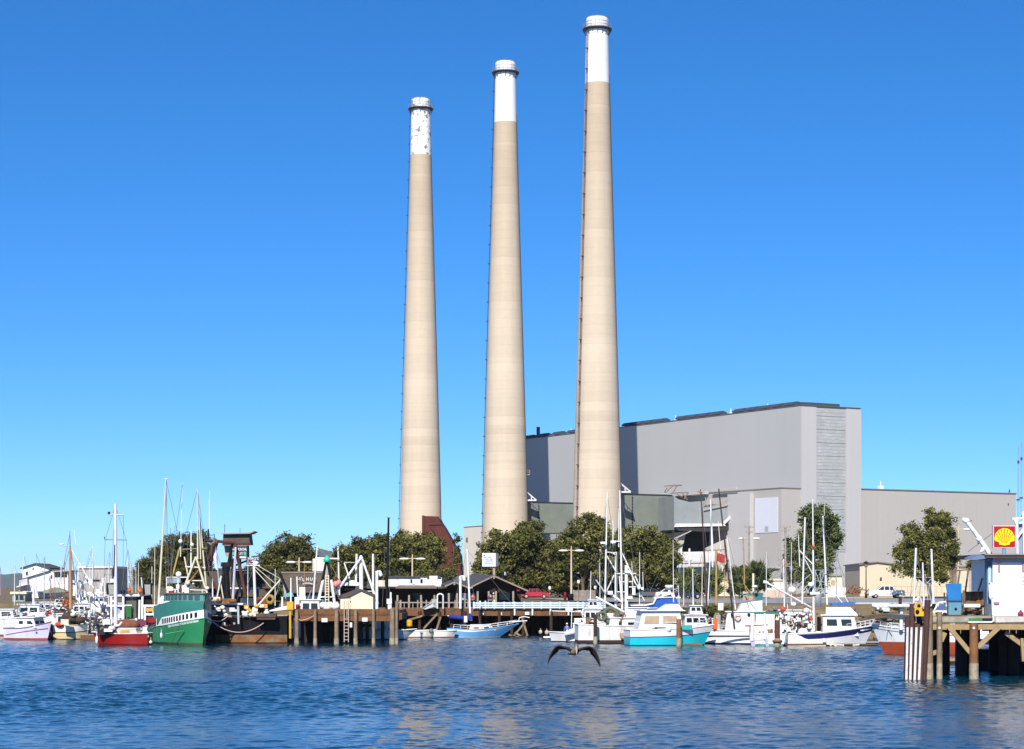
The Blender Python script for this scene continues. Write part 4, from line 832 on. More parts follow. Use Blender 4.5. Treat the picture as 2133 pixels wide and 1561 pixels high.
def util_pole(label, px, ytop, d, arms, lamp=None, trans=None):
    t = thing('utility_pole', label, 'utility pole', (PX(px, d), d, GZ), 0, 'wooden utility poles'); s_ = d / F
    m_ = MB(); m_.tube((0, 0, -.2), (0, 0, PZ(ytop, d) - GZ), .20, .13, 8); part('pole', m_, mat('grey_pole_timber', (.33, .26, .21), .9, .2, 2), t)
    for y, w_ in arms:
        m_ = MB(); z = PZ(y, d) - GZ; m_.beam((-w_ * s_, -.15, z), (w_ * s_, -.15, z), .12, .14)
        for k in range(4): x = (-1 + 2 * k / 3) * w_ * s_ * .92; m_.tube((x, -.15, z), (x, -.15, z + .3), .06, n=5)
        part('cross_arm', m_, mat('grey_pole_timber', (.33, .26, .21)), t)
    if lamp:
        y, w_ = lamp; z = PZ(y, d) - GZ; m_ = MB(); m_.beam((-w_ * s_, 0, z), (w_ * s_, 0, z), .07, .07); part('lamp_arm', m_, STEEL, t)
        for q_ in (-1, 1): m_ = MB(); m_.ball((q_ * w_ * s_, 0, z - .08), .7, .26, .16, 10, 5); part('lamp_head', m_, WHITE2, t)
    if trans:
        for (x, y, hh) in trans: m_ = MB(); c = P(x, y, d); m_.lathe([(.3, c.z - hh / 2), (.33, c.z), (.3, c.z + hh / 2)], (c.x, c.y), 10); part('transformer', m_, mat('grey_blue_transformer', (.16, .17, .22), .5, .1), t, True)
    return t
util_pole('utility pole with a crossarm and twin lamps before the white panelled annex', 1560.5, 1096, 330, [(1099, 10), (1110, 7)], (1121, 15))
util_pole('utility pole with two crossarms and a dark transformer left of the glossy tree', 1636, 1098, 300, [(1099, 11), (1107, 8), (1175, 10), (1180, 14)], None, [(1631, 1200, 1.0), (1648, 1186, .7)])
def lantern(label, px, ytop, d):
    t = thing('lantern_post', label, 'lamp post', (PX(px, d), d, GZ), 0, 'black lantern posts'); z = PZ(ytop, d) - GZ
    m_ = MB(); m_.tube((0, 0, 0), (0, 0, z - .9), .10, .07, 8); m_.lathe([(.2, 0), (.2, .5), (.1, .7)], (0, 0), 8); part('pole', m_, BLACK, t)
    m_ = MB(); m_.lathe([(.1, z - .9), (.24, z - .85), (.30, z - .3), (.3, z - .25)], (0, 0), 8); part('lantern', m_, mat('lantern_glass', (.3, .28, .22), .2, .1), t)
    m_ = MB(); m_.lathe([(.55, z - .28), (.3, z - .08), (.08, z), (.03, z + .15)], (0, 0), 8); part('cap', m_, BLACK, t)
lantern('black lantern post in front of the cream shed and pickup', 1804, 1170, 322)
lantern('black lantern post between the young spiky cypresses', 1546, 1178, 322)
# ================================================================ LONG WHARF
def piling(mb, px, d, ytop, r, lean=0.0):
    zt = PZ(ytop, d); x = PX(px, d); mb.tube((x, d, -1.2), (x + lean, d, zt), r * 1.05, r * .95, 10); return x, zt
DZ = 3.3
W = thing('wharf', 'long timber wharf on weathered pilings with a brown fascia beam', 'wharf', (PX(700, 205), 205, 0))
xa0, xa1 = PX(610, 205), PX(832, 205)
m_ = MB(); m_.bb(xa0, xa1, 205, 214.5, DZ - .28, DZ); m_.bb(PX(824, 240), PX(1266, 240), 240, 266, DZ2 - .28, DZ2); m_.bb(xa0 - 3, PX(824, 240) + 1.2, 214.5, 266, DZ2 - .28, DZ2 - .003); part('deck', m_, WOOD, W, True)
m_ = MB(); m_.bb(xa0, xa1, 204.72, 204.997, PZ(1281, 205), DZ + .12); part('fascia_beam', m_, WOODB, W, True); m_ = MB(); m_.bb(xa0, xa1, 204.78, 204.997, PZ(1294, 205), PZ(1281.8, 205)); m_.bb(xa1 + .002, xa1 + .25, 204.8, 214.5, PZ(1291, 205), DZ - .28); part('fascia_beam', m_, WOODB, W, True); m_ = MB()
m_.bb(PX(832, 240), PX(1262, 240), 239.72, 239.997, PZ(1283, 240), DZ2 + .05); part('fascia_beam', m_, WOODB, W, True)
for px, yt, r in ((618, 1271, .20), (656.5, 1270, .17), (701, 1270, .22), (740.7, 1271, .19), (778, 1269, .16), (817, 1268, .26), (826.3, 1252, .15)):
    m_ = MB(); piling(m_, px, 204.4, yt, r); pp = part('piling', m_, PILE, W, True)
    m_ = MB(); x = PX(px, 204.4); m_.tube((x, 204.4, -.6), (x, 204.4, .55), r * 1.22, r * 1.12, 10); part('barnacle_band', m_, BARN, pp, True)
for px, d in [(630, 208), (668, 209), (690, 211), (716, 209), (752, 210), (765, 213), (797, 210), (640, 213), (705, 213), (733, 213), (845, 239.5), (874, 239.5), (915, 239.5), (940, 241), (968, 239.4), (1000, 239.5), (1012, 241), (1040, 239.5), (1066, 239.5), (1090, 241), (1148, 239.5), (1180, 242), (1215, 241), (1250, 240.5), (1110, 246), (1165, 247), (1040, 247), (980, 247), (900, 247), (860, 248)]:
    m_ = MB(); piling(m_, px, d, HY + (HC - (DZ if d < 220 else DZ2) + .3) / d * F, .19); part('piling', m_, PILED, W, True)  # under-deck pilings get the near-black tone in place of shade
m_ = MB(); m_.bb(xa0, PX(746, 214), 214.0, 214.35, -1, DZ - .3); part('shade_backing', m_, DARKW, W, True); m_ = MB(); m_.bb(PX(825, 262), PX(1270, 262), 261.5, 262, -1, DZ2 - .3)  # solid dark backing, added so the space under the deck reads black
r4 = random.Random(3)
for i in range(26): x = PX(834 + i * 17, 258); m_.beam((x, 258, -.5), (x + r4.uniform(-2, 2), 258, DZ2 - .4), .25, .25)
part('shade_backing', m_, DARKW, W, True)  # second dark backing, added for the black below the long wharf
m_ = MB()
for (a, b, d) in (((1066, 1330), (1094, 1296), 239.2), ((1072, 1318), (1095, 1330), 239.1), ((1060, 1322), (1075, 1332), 239), ((850, 1292), (880, 1283), 239.1), ((882, 1310), (910, 1280), 239.1), ((905, 1325), (918, 1285), 239.1), ((1100, 1330), (1088, 1288), 239.3)): m_.beam(P(*a, d), P(*b, d), .2, .2)
part('cross_brace', m_, PILE, W, True)
m_ = MB()
for px in (717, 725.8): m_.tube(P(px, 1252, 204.2), P(px, 1338, 204.2), .045, n=5)
y = 1290
while y < 1338: m_.tube(P(717, y, 204.2), P(725.8, y, 204.2), .04, n=5); y += 7.2
for px in (722.5, 726): m_.tube(P(px, 1252, 204.15), P(px, 1288, 204.15), .03, n=4)
part('ladder', m_, mat('pale_ladder_steel', (.5, .42, .34), .7, .15), W, True)
for i, (px, y, w_, h_, d) in enumerate(((676, 1292, 12, 8, 204.55), (760, 1291, 11, 8, 204.55), (1098, 1278, 9, 6, 239.6), (1044, 1279, 3, 6, 239.6), (731, 1302, 5, 10, 204.1), (1006, 1279, 3, 4, 239.6))):
    m_ = MB(); m_.box(P(px, y, d), (w_ * d / F, .06, h_ * d / F)); part('notice_plate', m_, WHITE, W, True)
m_ = MB()
for px in (835, 852, 870, 888, 906, 948, 966, 975): m_.beam(P(px, 1270, 240.3), P(px, 1250, 240.3), .13, .13)
m_.beam(P(830, 1255.5, 240.3), P(982, 1255.5, 240.3), .10, .12); m_.beam(P(945, 1266, 240.2), P(984, 1266.5, 240.2), .12, .14)
for px in (833, 842, 860, 879, 897): m_.beam(P(px, 1269, 240.35), P(px, 1251 if px % 2 else 1254, 240.35), .09, .09)
hr = part('handrail', m_, mat('grey_brown_post', (.3, .25, .21)), W, True)
m_ = MB(); m_.path([P(660, 1276, 204.6), P(652, 1284, 204.5), P(640, 1290, 204.5), P(626, 1293, 204.5), P(622, 1290, 204.5)], .05); part('mooring_line', m_, ROPE, W, True)
# pale blue railing
t = thing('railing', 'pale blue and white plank railing along the end of the wharf', 'railing', (PX(1120, 239.4), 239.4, DZ2)); m_ = MB()
for y0, y1 in ((1255.0, 1258.0), (1259.6, 1262.6), (1264.0, 1267.2)): m_.bb(PX(985, 239.4), PX(1262, 239.4), 239.3, 239.36, PZ(y1, 239.4), PZ(y0, 239.4))
part('planks', m_, mat('pale_blue_white_paint', (.60, .72, .76), .5, .06, .8, dirt=(.4, .45, .45), dirt_amt=.2), t, True)
for i, px in enumerate((987, 1000, 1011, 1030, 1050, 1072, 1092, 1109, 1128, 1146.5, 1166, 1184, 1203, 1214, 1230, 1246, 1259)):
    long_ = px in (1072, 1109, 1146.5, 1184, 1214, 1246); m_ = MB(); m_.bb(PX(px, 239.4) - .09, PX(px, 239.4) + .09, 239.362, 239.5, PZ(1282 if long_ else 1269, 239.4), PZ(1252 if px in (1000, 1011) else 1254, 239.4)); part('post', m_, MATS['pale_blue_white_paint'], t, True)
quadpart('sign_panel', t, [(1178, 1266), (1193, 1266), (1193, 1272), (1178, 1272)], 239.1, .06, WHITE)
# gangway arch and ramp
t = thing('gangway', 'grey metal gangway with a white arched gate on the wharf', 'gangway', P(918, 1268, 239)); m_ = MB()
m_.path([P(911, 1268, 238.8), P(911, 1240, 238.8), P(917, 1237, 238.8), P(923, 1240, 238.8), P(923, 1268, 238.8)], .10, 5); part('arch', m_, WHITE2, t, True)
m_ = MB(); m_.extr([P(899, 1248, 239), P(910, 1248, 239), P(910, 1266, 239), P(899, 1266, 239)], (0, .6, 0)); part('gate_panel', m_, mat('grey_green_panel', (.33, .34, .30), .7, .1), t, True)
m_ = MB(); m_.extr([P(880, 1268, 238.7), P(902, 1258, 238.7), P(905, 1264, 238.7), P(886, 1270, 238.7)], (0, .9, 0)); m_.tube(P(882, 1266, 238.6), P(905, 1252, 238.6), .05); part('ramp', m_, mat('pale_grey_aluminium', (.5, .53, .55), .5, .1), t, True)
# cream shed on the wharf
t = thing('wharf_shed', 'cream painted shed with brown pitched roof standing on the wharf', 'shed', (PX(743, 207), 206, DZ)); d_ = 206
m_ = MB(); m_.extr([P(729, 1241, d_), P(752, 1229.5, d_), P(777, 1241, d_), P(777, 1275, d_), P(729, 1275, d_)], (0, 4.2, 0)); part('wall', m_, CREAMW, t, True)
m_ = MB(); m_.extr([P(709, 1243, d_ + .6), P(728.9, 1243, d_ + .6), P(728.9, 1277, d_ + .6), P(709, 1277, d_ + .6)], (0, 3, 0)); part('lean_to', m_, CREAMW, t, True)
m_ = MB(); m_.extr([P(706, 1243.5, d_ + .3), P(728, 1242, d_ + .3), P(753, 1229, d_ - .2), P(742, 1229, d_ + 3)], (0, .4, .10)); m_.extr([P(752, 1228.6, d_ - .2), P(780, 1241.5, d_ - .2), P(780, 1243, d_ - .2), P(752, 1230.4, d_ - .2)], (0, 4.6, 0)); m_.extr([P(727, 1241.6, d_ - .2), P(752, 1228.6, d_ - .2), P(752, 1230.4, d_ - .2), P(727, 1243, d_ - .2)], (0, 4.6, 0)); part('roof', m_, SHINGLE, t, True)
m_ = MB(); m_.bb(PX(729.5, d_), PX(731, d_), d_ - .03, d_ - .003, PZ(1255, d_), PZ(1252, d_)); m_.bb(PX(728.95, d_), PX(729.6, d_), d_ - .03, d_ - .003, DZ + .02, PZ(1243, d_)); part('latch', m_, BLACK, t, True)
# bits standing on the wharf
def crate(label, px, y, d, w_, h_, dep, m, cat='crate', name='crate', group=None):
    m_ = MB(); c = P(px, y, d); m_.box(c, (w_, dep, h_)); 
    for z in (-h_ * .5, h_ * .5 - .06): m_.box(c + Vector((0, 0, z + .03)), (w_ * 1.05, dep * 1.05, .06))
    m_.box(c + Vector((-w_ * .5, 0, 0)), (.07, dep * 1.06, h_)); m_.box(c + Vector((w_ * .5, 0, 0)), (.07, dep * 1.06, h_))
    return single(name, m_, m, label, cat, group)
m_ = MB(); m_.box(P(604.5, 1262, 204), (.66, .5, .8)); m_.box(P(604.5, 1254.5, 204), (.5, .4, .1)); m_.tube(P(604.5, 1271, 204), P(604.5, 1330, 204), .12, n=8)
single('sign_box', m_, YELLOW, 'bright yellow box on a piling at the stern of the rusty trawler', 'box')
single('gas_bottle', MB().lathe([(.18, PZ(1270, 205)), (.2, PZ(1262, 205)), (.15, PZ(1259, 205))], (PX(620, 205.5), 205.5), 10), RED, 'red canister beside the yellow box at the wharf corner', 'canister')
m_ = MB(); r5 = random.Random(2)
for i in range(9): c = P(672 + i * 3.6, 1265 - r5.uniform(0, 4), 205.8); m_.ball(c, .35, .3, .32, 8, 5)
single('ice_sacks', m_, WHITE, 'heap of white sacks on the wharf left of the cream shed', 'sacks')
m_ = MB()
for px in (810.5, 813.5): m_.tube(P(px, 1272, 206), P(px - .2, 1250, 206), .14, n=8)
m_.box(P(811, 1253, 206), (.5, .4, .5)); m_.tube(P(814, 1250, 206), P(814, 1234, 206), .10, n=6); single('fuel_pump', m_, WHITE, 'white pump stand on the wharf beside the black mast', 'pump')
m_ = MB(); m_.tube(P(805.5, 1275, 213), P(809.5, 1079, 213), .13, .10, 8)
t = thing('black_mast', 'tall slim black mast rising behind the wharf before the leftmost chimney', 'mast', P(806, 1275, 213)); part('spar', m_, BLACK, t, True)
m_ = MB(); m_.tube(P(799, 1141, 213), P(812, 1141, 213), .04, n=5); m_.box(P(809.5, 1079, 213), (.3, .1, .12)); m_.tube(P(802, 1141, 213), P(796, 1270, 213), .018, n=4); m_.tube(P(811, 1141, 213), P(812, 1270, 213), .018, n=4); m_.tube(P(809, 1085, 213), P(811, 1141, 213), .018, n=4); part('spreader', m_, WIRE, t, True)
for lab, px, yt, d, ic in (('white hoist post with a lamp box at the corner of the cream shed', 785, 1190, 206.5, 1), ('slim white hoist post beside the sloping gangway gate', 959, 1200, 238.5, 2)):
    t = thing('hoist_post', lab, 'hoist', P(px, 1275 if ic == 1 else 1268, d)); m_ = MB(); m_.tube(P(px, 1276 if ic == 1 else 1268, d), P(px, yt, d), .15 if ic == 1 else .16, n=8); part('post', m_, WHITE, t, True)
    m_ = MB(); q_ = 1 if ic == 1 else .8; m_.tube(P(px, yt, d), P(px + 8, yt, d), .06); m_.box(P(px + 7, yt + 4, d), (.28, .3, .3)); m_.ball(P(px + 8, yt + 8, d), .2); m_.tube(P(px + 8, yt, d), P(px + 8, yt + 8, d), .03); part('jib', m_, WHITE, t, True)

# ================================================================ BOATS
def sm(t): t = max(0, min(1, t)); return t * t * (3 - 2 * t)
class Boat:
    def __init__(s, name, label, px, d, L, B, head, bow, mid, stern, group=None, cat='boat', rake=.9, tw=.75, blunt=2.2, tz=0.0):
        s.root = thing(name, label, cat, (PX(px, d), d, 0), R(head), group); s.L, s.B, s.bow, s.mid, s.stern, s.rake, s.tw, s.blunt, s.d = L, B, bow, mid, stern, rake, tw, blunt, d
    def sh(s, t):   # sheer height along t (0 stern, 1 bow)
        return s.mid + (s.stern - s.mid) * (1 - sm(t / .45)) + (s.bow - s.mid) * max(0, (t - .35) / .65) ** 1.8
    def hb(s, t):
        return s.B / 2 * (s.tw + (1 - s.tw) * sm(t / .4) if t < .4 else 1 - ((t - .4) / .6) ** s.blunt)
    def hw(s, t):
        return s.B / 2 * .93 * (s.tw * .95 + (1 - s.tw * .95) * sm(t / .35) if t < .35 else max(0, 1 - ((t - .35) / .65) ** 1.95))
    def pt(s, t, z, side):
        zs = s.sh(t); f = z / zs
        if z >= 0: y = s.hw(t) + (s.hb(t) - s.hw(t)) * min(1.2, f) ** 1.1; rk = s.rake * (1 - min(1, max(0, z / s.bow)))
        else: q_ = max(0, 1 + z / .9); y = s.hw(t) * q_ ** .5; rk = s.rake * (1 + .6 * -z)
        return (-s.L / 2 + t * (s.L - rk), side * max(0, y), z)
    def strip(s, name, f0, f1, m, parent=None, t0=0.0, t1=1.0, n=18, out=0.0, rows=3, label=None, transom=True):
        """band of planking between two height functions of t"""
        mb = MB()
        for side in (1, -1):
            rg = []
            for i in range(n + 1):
                t = t0 + (t1 - t0) * i / n; a, b = f0(t), f1(t); ring = []
                for k in range(rows + 1):
                    z = a + (b - a) * k / rows; p = s.pt(t, z, side)
                    if z > s.sh(t) + .001: x_, y_, _ = s.pt(t, s.sh(t), side); p = (x_, y_, z)
                    ring.append((p[0], p[1] + side * out, p[2]))
                rg.append(ring)
            mb.loft(rg, False, True)
        if t0 <= 0 and transom:
            a, b = f0(0), f1(0); k = rows; mb.add([s.pt(0, a, 1), s.pt(0, a, -1), s.pt(0, b, -1), s.pt(0, b, 1)], [(0, 1, 2, 3)])
        return part(name, mb, m, parent or s.root, label=label)
    def hull(s, top, bottom=None, boot=.25, band=None, band_h=.3, rail=None, deck=None, inset=.35):
        zb = (lambda t: boot)
        if band: s.h = s.strip('hull', zb, lambda t: s.sh(t) - band_h, top); s.strip('sheer_band', lambda t: s.sh(t) - band_h, s.sh, band, s.h)
        else: s.h = s.strip('hull', zb, s.sh, top)
        s.strip('bottom', lambda t: -.5, zb, bottom or BOTRED, s.h, rows=2)
        mb = MB(); rg = []
        for i in range(19): t = i / 18; a = s.pt(t, s.sh(t) - inset, 1); rg.append([(a[0], a[1] * .97, a[2]), (a[0], -a[1] * .97, a[2])])
        mb.loft(rg, False, False); part('deck', mb, deck or DECK, s.root)
        mb = MB()
        for side in (1, -1): mb.path([s.pt(i / 18, s.sh(i / 18), side) for i in range(19)], .055, 5)
        mb.tube(s.pt(0, s.sh(0), 1), s.pt(0, s.sh(0), -1), .055, n=5); part('rub_rail', mb, rail or top, s.h); return s
    def cabin(s, x0, x1, wd, z0, h, m, roofm=None, rake=.25, rakeb=.0, nwin=2, wm=None, wz=(.45, .85), front=True, over=.15, name='cabin', taper=.94, gap=.22):
        mb = MB(); a, b = wd / 2, wd / 2 * taper; z1 = z0 + h
        mb.add([(x0, -a, z0), (x1, -a, z0), (x1, a, z0), (x0, a, z0), (x0 + rakeb, -b, z1), (x1 - rake, -b, z1), (x1 - rake, b, z1), (x0 + rakeb, b, z1)],
               [(3, 2, 1, 0), (4, 5, 6, 7), (0, 1, 5, 4), (1, 2, 6, 5), (2, 3, 7, 6), (3, 0, 4, 7)]); c = part(name, mb, m, s.root)
        mb = MB(); r_ = [(x0 + rakeb - over, -b - over, z1 + .003), (x1 - rake + over * 1.6, -b - over, z1 + .003), (x1 - rake + over * 1.6, b + over, z1 + .003), (x0 + rakeb - over, b + over, z1 + .003)]
        mb.extr(r_, (0, 0, .09)); part('roof', mb, roofm or m, c)
        wm = wm or GLASS
        for side in (-1, 1):
            for k in range(nwin):
                u0 = (k + gap / 2 + .12) / (nwin + .24); u1 = (k + 1 - gap / 2 + .12) / (nwin + .24); q_ = []
                for u, f in ((u0, wz[0]), (u1, wz[0]), (u1, wz[1]), (u0, wz[1])):
                    xa = x0 + rakeb * f; xb = x1 - rake * f; q_.append((xa + (xb - xa) * u, side * (a + (b - a) * f + .004), z0 + h * f))
                mb = MB(); mb.extr(q_, (0, side * .025, 0)); part('window', mb, wm, c)
        if front:
            for k in range(2):
                q_ = []
                for u, f in ((-.86 + k * .92, wz[0]), (-.06 + k * .92, wz[0]), (-.06 + k * .92, wz[1]), (-.86 + k * .92, wz[1])): q_.append((x1 - rake * f + .004, u * (a + (b - a) * f), z0 + h * f))
                mb = MB(); mb.extr(q_, (.025, 0, 0)); part('window', mb, wm, c)
        return c
    def w(s, name, mb, m, parent=None): return part(name, mb, m, parent or s.root, True)
    def spar(s, name, a, b, r, m, d=None, r2=None, parent=None):
        d = d or s.d; mb = MB(); da, db = (d, d) if not isinstance(d, tuple) else d; mb.tube(P(*a, da), P(*b, db), r, r2 or r * .8, 8); return s.w(name, mb, m, parent)
    def wires(s, segs, d=None, r=.016, name='rigging', m=None, parent=None):
        mb = MB(); d = d or s.d
        for a, b in segs: mb.tube(P(*a, d), P(*b, d), r, r, 4, False)
        return s.w(name, mb, m or WIRE, parent)
    def rails(s, t0, t1, h=.7, m=None, n=6):
        mb = MB()
        for side in (1, -1):
            pts = []
            for i in range(n + 1):
                t = t0 + (t1 - t0) * i / n; p = s.pt(t, s.sh(t), side); p = (p[0], p[1] * .93, p[2]); mb.tube(p, (p[0], p[1], p[2] + h), .022, n=4); pts.append((p[0], p[1], p[2] + h))
            mb.path(pts, .024, 4); mb.path([(a, b, c - h * .5) for a, b, c in pts], .018, 4)
        return part('guard_rail', mb, m or ALU, s.root)
    def clutter(s, t0, t1, n, seed, mats, zoff=-.3, hmax=.7):
        """winches, hatch covers and lockers fixed on deck"""
        r_ = random.Random(seed)
        for i in range(n):
            t = r_.uniform(t0, t1); p = s.pt(t, s.sh(t) + zoff, 1); y = r_.uniform(-.8, .8) * p[1]; h = r_.uniform(.3, hmax); mb = MB(); k = r_.random()
            if k < .45: mb.box((p[0], y, p[2] + h / 2), (r_.uniform(.4, .9), r_.uniform(.4, .8), h)); mb.box((p[0], y, p[2] + h + .03), (r_.uniform(.5, .8), .5, .06)); nm = 'deck_locker'
            elif k < .75: mb.lathe([(.22, p[2]), (.26, p[2] + h * .5), (.16, p[2] + h * .55), (.28, p[2] + h)], (p[0], y), 8); nm = 'capstan'
            else: mb.torus((p[0], y, p[2] + h * .6), .3, .1, 'y', 12, 6); mb.box((p[0], y, p[2] + .1), (.5, .4, .2)); nm = 'net_reel'
            part(nm, mb, r_.choice(mats), s.root)
FB = 'fishing boats moored in the harbour'

# ---- right side: white troller with navy band
b = Boat('fishing_boat', 'white troller with a broad navy band along its bow, right of the russet pilings', 1716, 200, 9.7, 3.5, -8, 1.95, 1.2, 1.05, FB, rake=1.0, blunt=3.6)
b.hull(WHITE, BOTRED, .14, inset=.3)
b.strip('navy_band', lambda t: b.sh(t) - .13 - .46 * sm((t - .25) / .12), lambda t: b.sh(t) - .10, NAVY, b.h, .25, 1.0, out=.015)
c = b.cabin(-.1, 3.3, 1.9, .9, 1.95, WHITE, WHITE, .45, 0, 2, None, (.50, .82), over=.22, name='wheelhouse', gap=.30)
mb = MB(); mb.extr([(.2, -.95, 2.96), (3.2, -.95, 2.96), (2.5, -.8, 3.65), (.2, -.8, 3.65)], (0, 1.9, 0)); part('flybridge', mb, WHITE, b.root)
b.w('blue_cover', MB().extr([P(1732, 1257, 199.3), P(1780, 1254, 199.3), P(1782, 1259, 199.3), P(1734, 1262, 199.3)], (0, 1.4, 0)), BLUE)
b.w('roof_hatch', MB().extr([P(1750, 1270, 198.95), P(1762, 1269, 198.95), P(1763, 1273, 198.95), P(1751, 1274, 198.95)], (0, .04, 0)), DECK)
b.spar('mast', (1695, 1300), (1693, 1040), .13, ALU, 199.5, .05); b.spar('outrigger_pole', (1671, 1258), (1677, 1078), .10, ALU, 198.6); b.spar('outrigger_pole', (1723, 1260), (1714, 1075), .10, ALU, 200.5)
b.spar('outrigger_pole', (1666, 1180), (1663, 1114), .05, ALU, 199); b.spar('boom', (1595, 1213), (1690, 1266), .10, WHITE2, 199.2); b.spar('boom', (1664, 1146), (1692, 1175), .07, ALU, 199.4); b.spar('brace', (1674, 1160), (1692, 1195), .05, ALU, 199.4); b.spar('boom_end', (1590, 1212), (1600, 1215), .16, WHITE, 199.2, .14)
mb = MB()
for a, e in (((1690, 1188), (1725, 1188)), ((1698, 1188), (1698, 1240)), ((1718, 1188), (1718, 1245)), ((1698, 1190), (1718, 1240)), ((1718, 1190), (1700, 1240)), ((1640, 1238), (1690, 1195)), ((1650, 1246), (1700, 1205)), ((1640, 1226), (1676, 1212)), ((1695, 1225), (1730, 1228)), ((1700, 1210), (1722, 1214)), ((1672, 1176), (1690, 1176)), ((1708, 1192), (1712, 1238)), ((1646, 1232), (1668, 1218)), ((1665, 1247), (1690, 1222))): mb.beam(P(*a, 199.9), P(*e, 199.9), .06, .06)
b.w('gallows_frame', mb, STEEL); b.w('mast_tank', MB().lathe([(.36, PZ(1265, 199.6)), (.38, PZ(1242, 199.6)), (.38, PZ(1236, 199.6))], (PX(1703, 199.6), 199.6), 12), STEEL)
b.w('radar', MB().box(P(1697, 1236, 199.3), (.9, .3, .25)), WHITE); [b.w('deck_lamp', MB().ball(P(x_, y_, 199.1), r_, .2, r_ * .8), WHITE) for x_, y_, r_ in ((1689, 1218, .3), (1650, 1229, .4), (1653, 1259, .28), (1680, 1272, .33))]
b.w('red_float', MB().ball(P(1694.5, 1138, 199.2), .16), ORANGE); b.w('whip_antenna', MB().tube(P(1717, 1075, 200), P(1717, 1052, 200), .025, n=4).tube(P(1742, 1240, 200), P(1756, 1258, 199.4), .05, n=5).tube(P(1757, 1238, 200), P(1768, 1257, 199.4), .04, n=5), ALU)
b.wires([((1693, 1045), (1640, 1270)), ((1693, 1045), (1800, 1298)), ((1677, 1080), (1690, 1200)), ((1714, 1078), (1702, 1190)), ((1714, 1078), (1727, 1200)), ((1677, 1080), (1688, 1150)), ((1722, 1178), (1800, 1300)), ((1595, 1213), (1693, 1170)), ((1663, 1146), (1600, 1215))], 199.6)
b.rails(.74, 1.0, .55); b.clutter(.05, .42, 10, 5, [WHITE, WHITE2, STEEL, WHITE, BLACK])
m_ = MB()
for i, px in enumerate((1796, 1799, 1801.5, 1804, 1807.5, 1810, 1812.5, 1815)):
    t = (px - 1615) / 203.; p = b.pt(min(.985, t * .995), 1.42, -1); m_.box((p[0], p[1] - .05, b.sh(t) - .30), (.09, .02, .16 if i % 3 else .12))
part('name_lettering', m_, WHITE, b.h)
b.w('square_port', MB().bb(PX(1714, 198.2), PX(1720, 198.2), 198.1, 198.3, PZ(1338, 198.2), PZ(1330, 198.2)), WHITE2)

# ---- boat seen from its stern
b = Boat('fishing_boat', 'white troller showing its flat stern and grey davits, turquoise waterline', 1601, 200.5, 9.0, 3.5, 84, 1.9, 1.3, 1.15, FB, tw=.86, rake=1.0)
b.hull(WHITE, mat('faded_teal_bottom', (.07, .25, .25), .6, .15), .22, inset=.4)
b.cabin(-.8, 2.6, 2.6, 1.0, 2.1, WHITE, mat('teal_roof_canvas', (.03, .17, .18), .7, .15), .3, 0, 2, None, (.5, .85)); b.spar('stern_davit', (1566, 1335), (1568, 1290), .22, WHITE2, 196, .14); b.spar('stern_davit', (1594, 1332), (1593, 1278), .15, WHITE2, 196, .12)
b.w('davit_pad', MB().extr([P(1561, 1322, 195.9), P(1571, 1322, 195.9), P(1574, 1350, 195.9), P(1566, 1350, 195.9)], (0, .3, 0)).extr([P(1592, 1325, 195.9), P(1598, 1325, 195.9), P(1602, 1349, 195.9), P(1596, 1350, 195.9)], (0, .3, 0)), mat('lilac_grey_vinyl', (.42, .40, .50), .6, .1))
b.w('stern_rail', MB().tube(P(1552, 1304, 196.1), P(1600, 1302, 196.1), .06).tube(P(1562, 1304, 196.1), P(1562, 1324, 196.1), .05), RUST); b.spar('outrigger_pole', (1548, 1120), (1551, 1215), .07, OCHRE, 201); b.spar('pole', (1569, 1195), (1569, 1240), .12, CREAMW, 202)
b.w('life_raft', MB().ball(P(1572, 1222, 201), .30, .25, .14), WHITE); b.clutter(.03, .3, 6, 8, [WHITE2, STEEL, WOOD, RUST])
b.wires([((1548, 1215), (1576, 1252)), ((1546, 1200), (1560, 1250))], 200.5, .04, 'stay_pole', OCHRE)
m_ = MB()
for i in range(9): m_.box(P(1573 + i * 2.2, 1331, 195.93), (.05, .02, .10))
for i in range(4): m_.box(P(1577 + i * 2.2, 1340, 195.93), (.05, .02, .10))
b.w('stern_lettering', m_, mat('grey_lettering', (.35, .35, .40), .6, .1))

# ---- white boat with life ring and dark leaning poles
b = Boat('fishing_boat', 'white fishing boat with an orange life ring on its wheelhouse and dark leaning poles', 1528, 203, 8.6, 3.0, 176, 1.5, 1.35, 1.5, FB, rake=.7)
b.hull(WHITE, NAVY, .16, inset=.35)
c = b.cabin(-2.9, .9, 2.3, 1.15, 2.0, WHITE, WHITE, .3, 0, 1, WHITE2, (.5, .8), front=True, name='wheelhouse')
mb = MB(); mb.extr([P(1537, 1274, 201.9), P(1588, 1274, 201.9), P(1588, 1251, 201.9), P(1563, 1254, 201.9), P(1545, 1258, 201.9)], (0, 1.7, 0)); b.w('flybridge', mb, WHITE)
b.w('canopy', MB().extr([P(1545, 1237, 202), P(1590, 1235.5, 202), P(1590, 1240, 202), P(1545, 1241, 202)], (0, 1.5, 0)).extr([P(1573, 1240, 202), P(1589, 1240, 202), P(1589, 1251, 202), P(1575, 1251, 202)], (0, .1, 0)), MATS['teal_roof_canvas'])
b.w('windscreen', MB().extr([P(1548, 1242, 202), P(1570, 1241, 202), P(1568, 1250, 202), P(1546, 1251, 202)], (0, .1, 0)), BEIGEG)
b.w('porthole', MB().ball(P(1560, 1281, 201.66), .16, .04, .16), GLASS); b.w('porthole', MB().ball(P(1525, 1281, 201.66), .16, .04, .16), GLASS); b.w('door', MB().extr([P(1552, 1288, 201.68), P(1590, 1287, 201.68), P(1590, 1304, 201.68), P(1552, 1304, 201.68)], (0, .03, 0)), WHITE2)
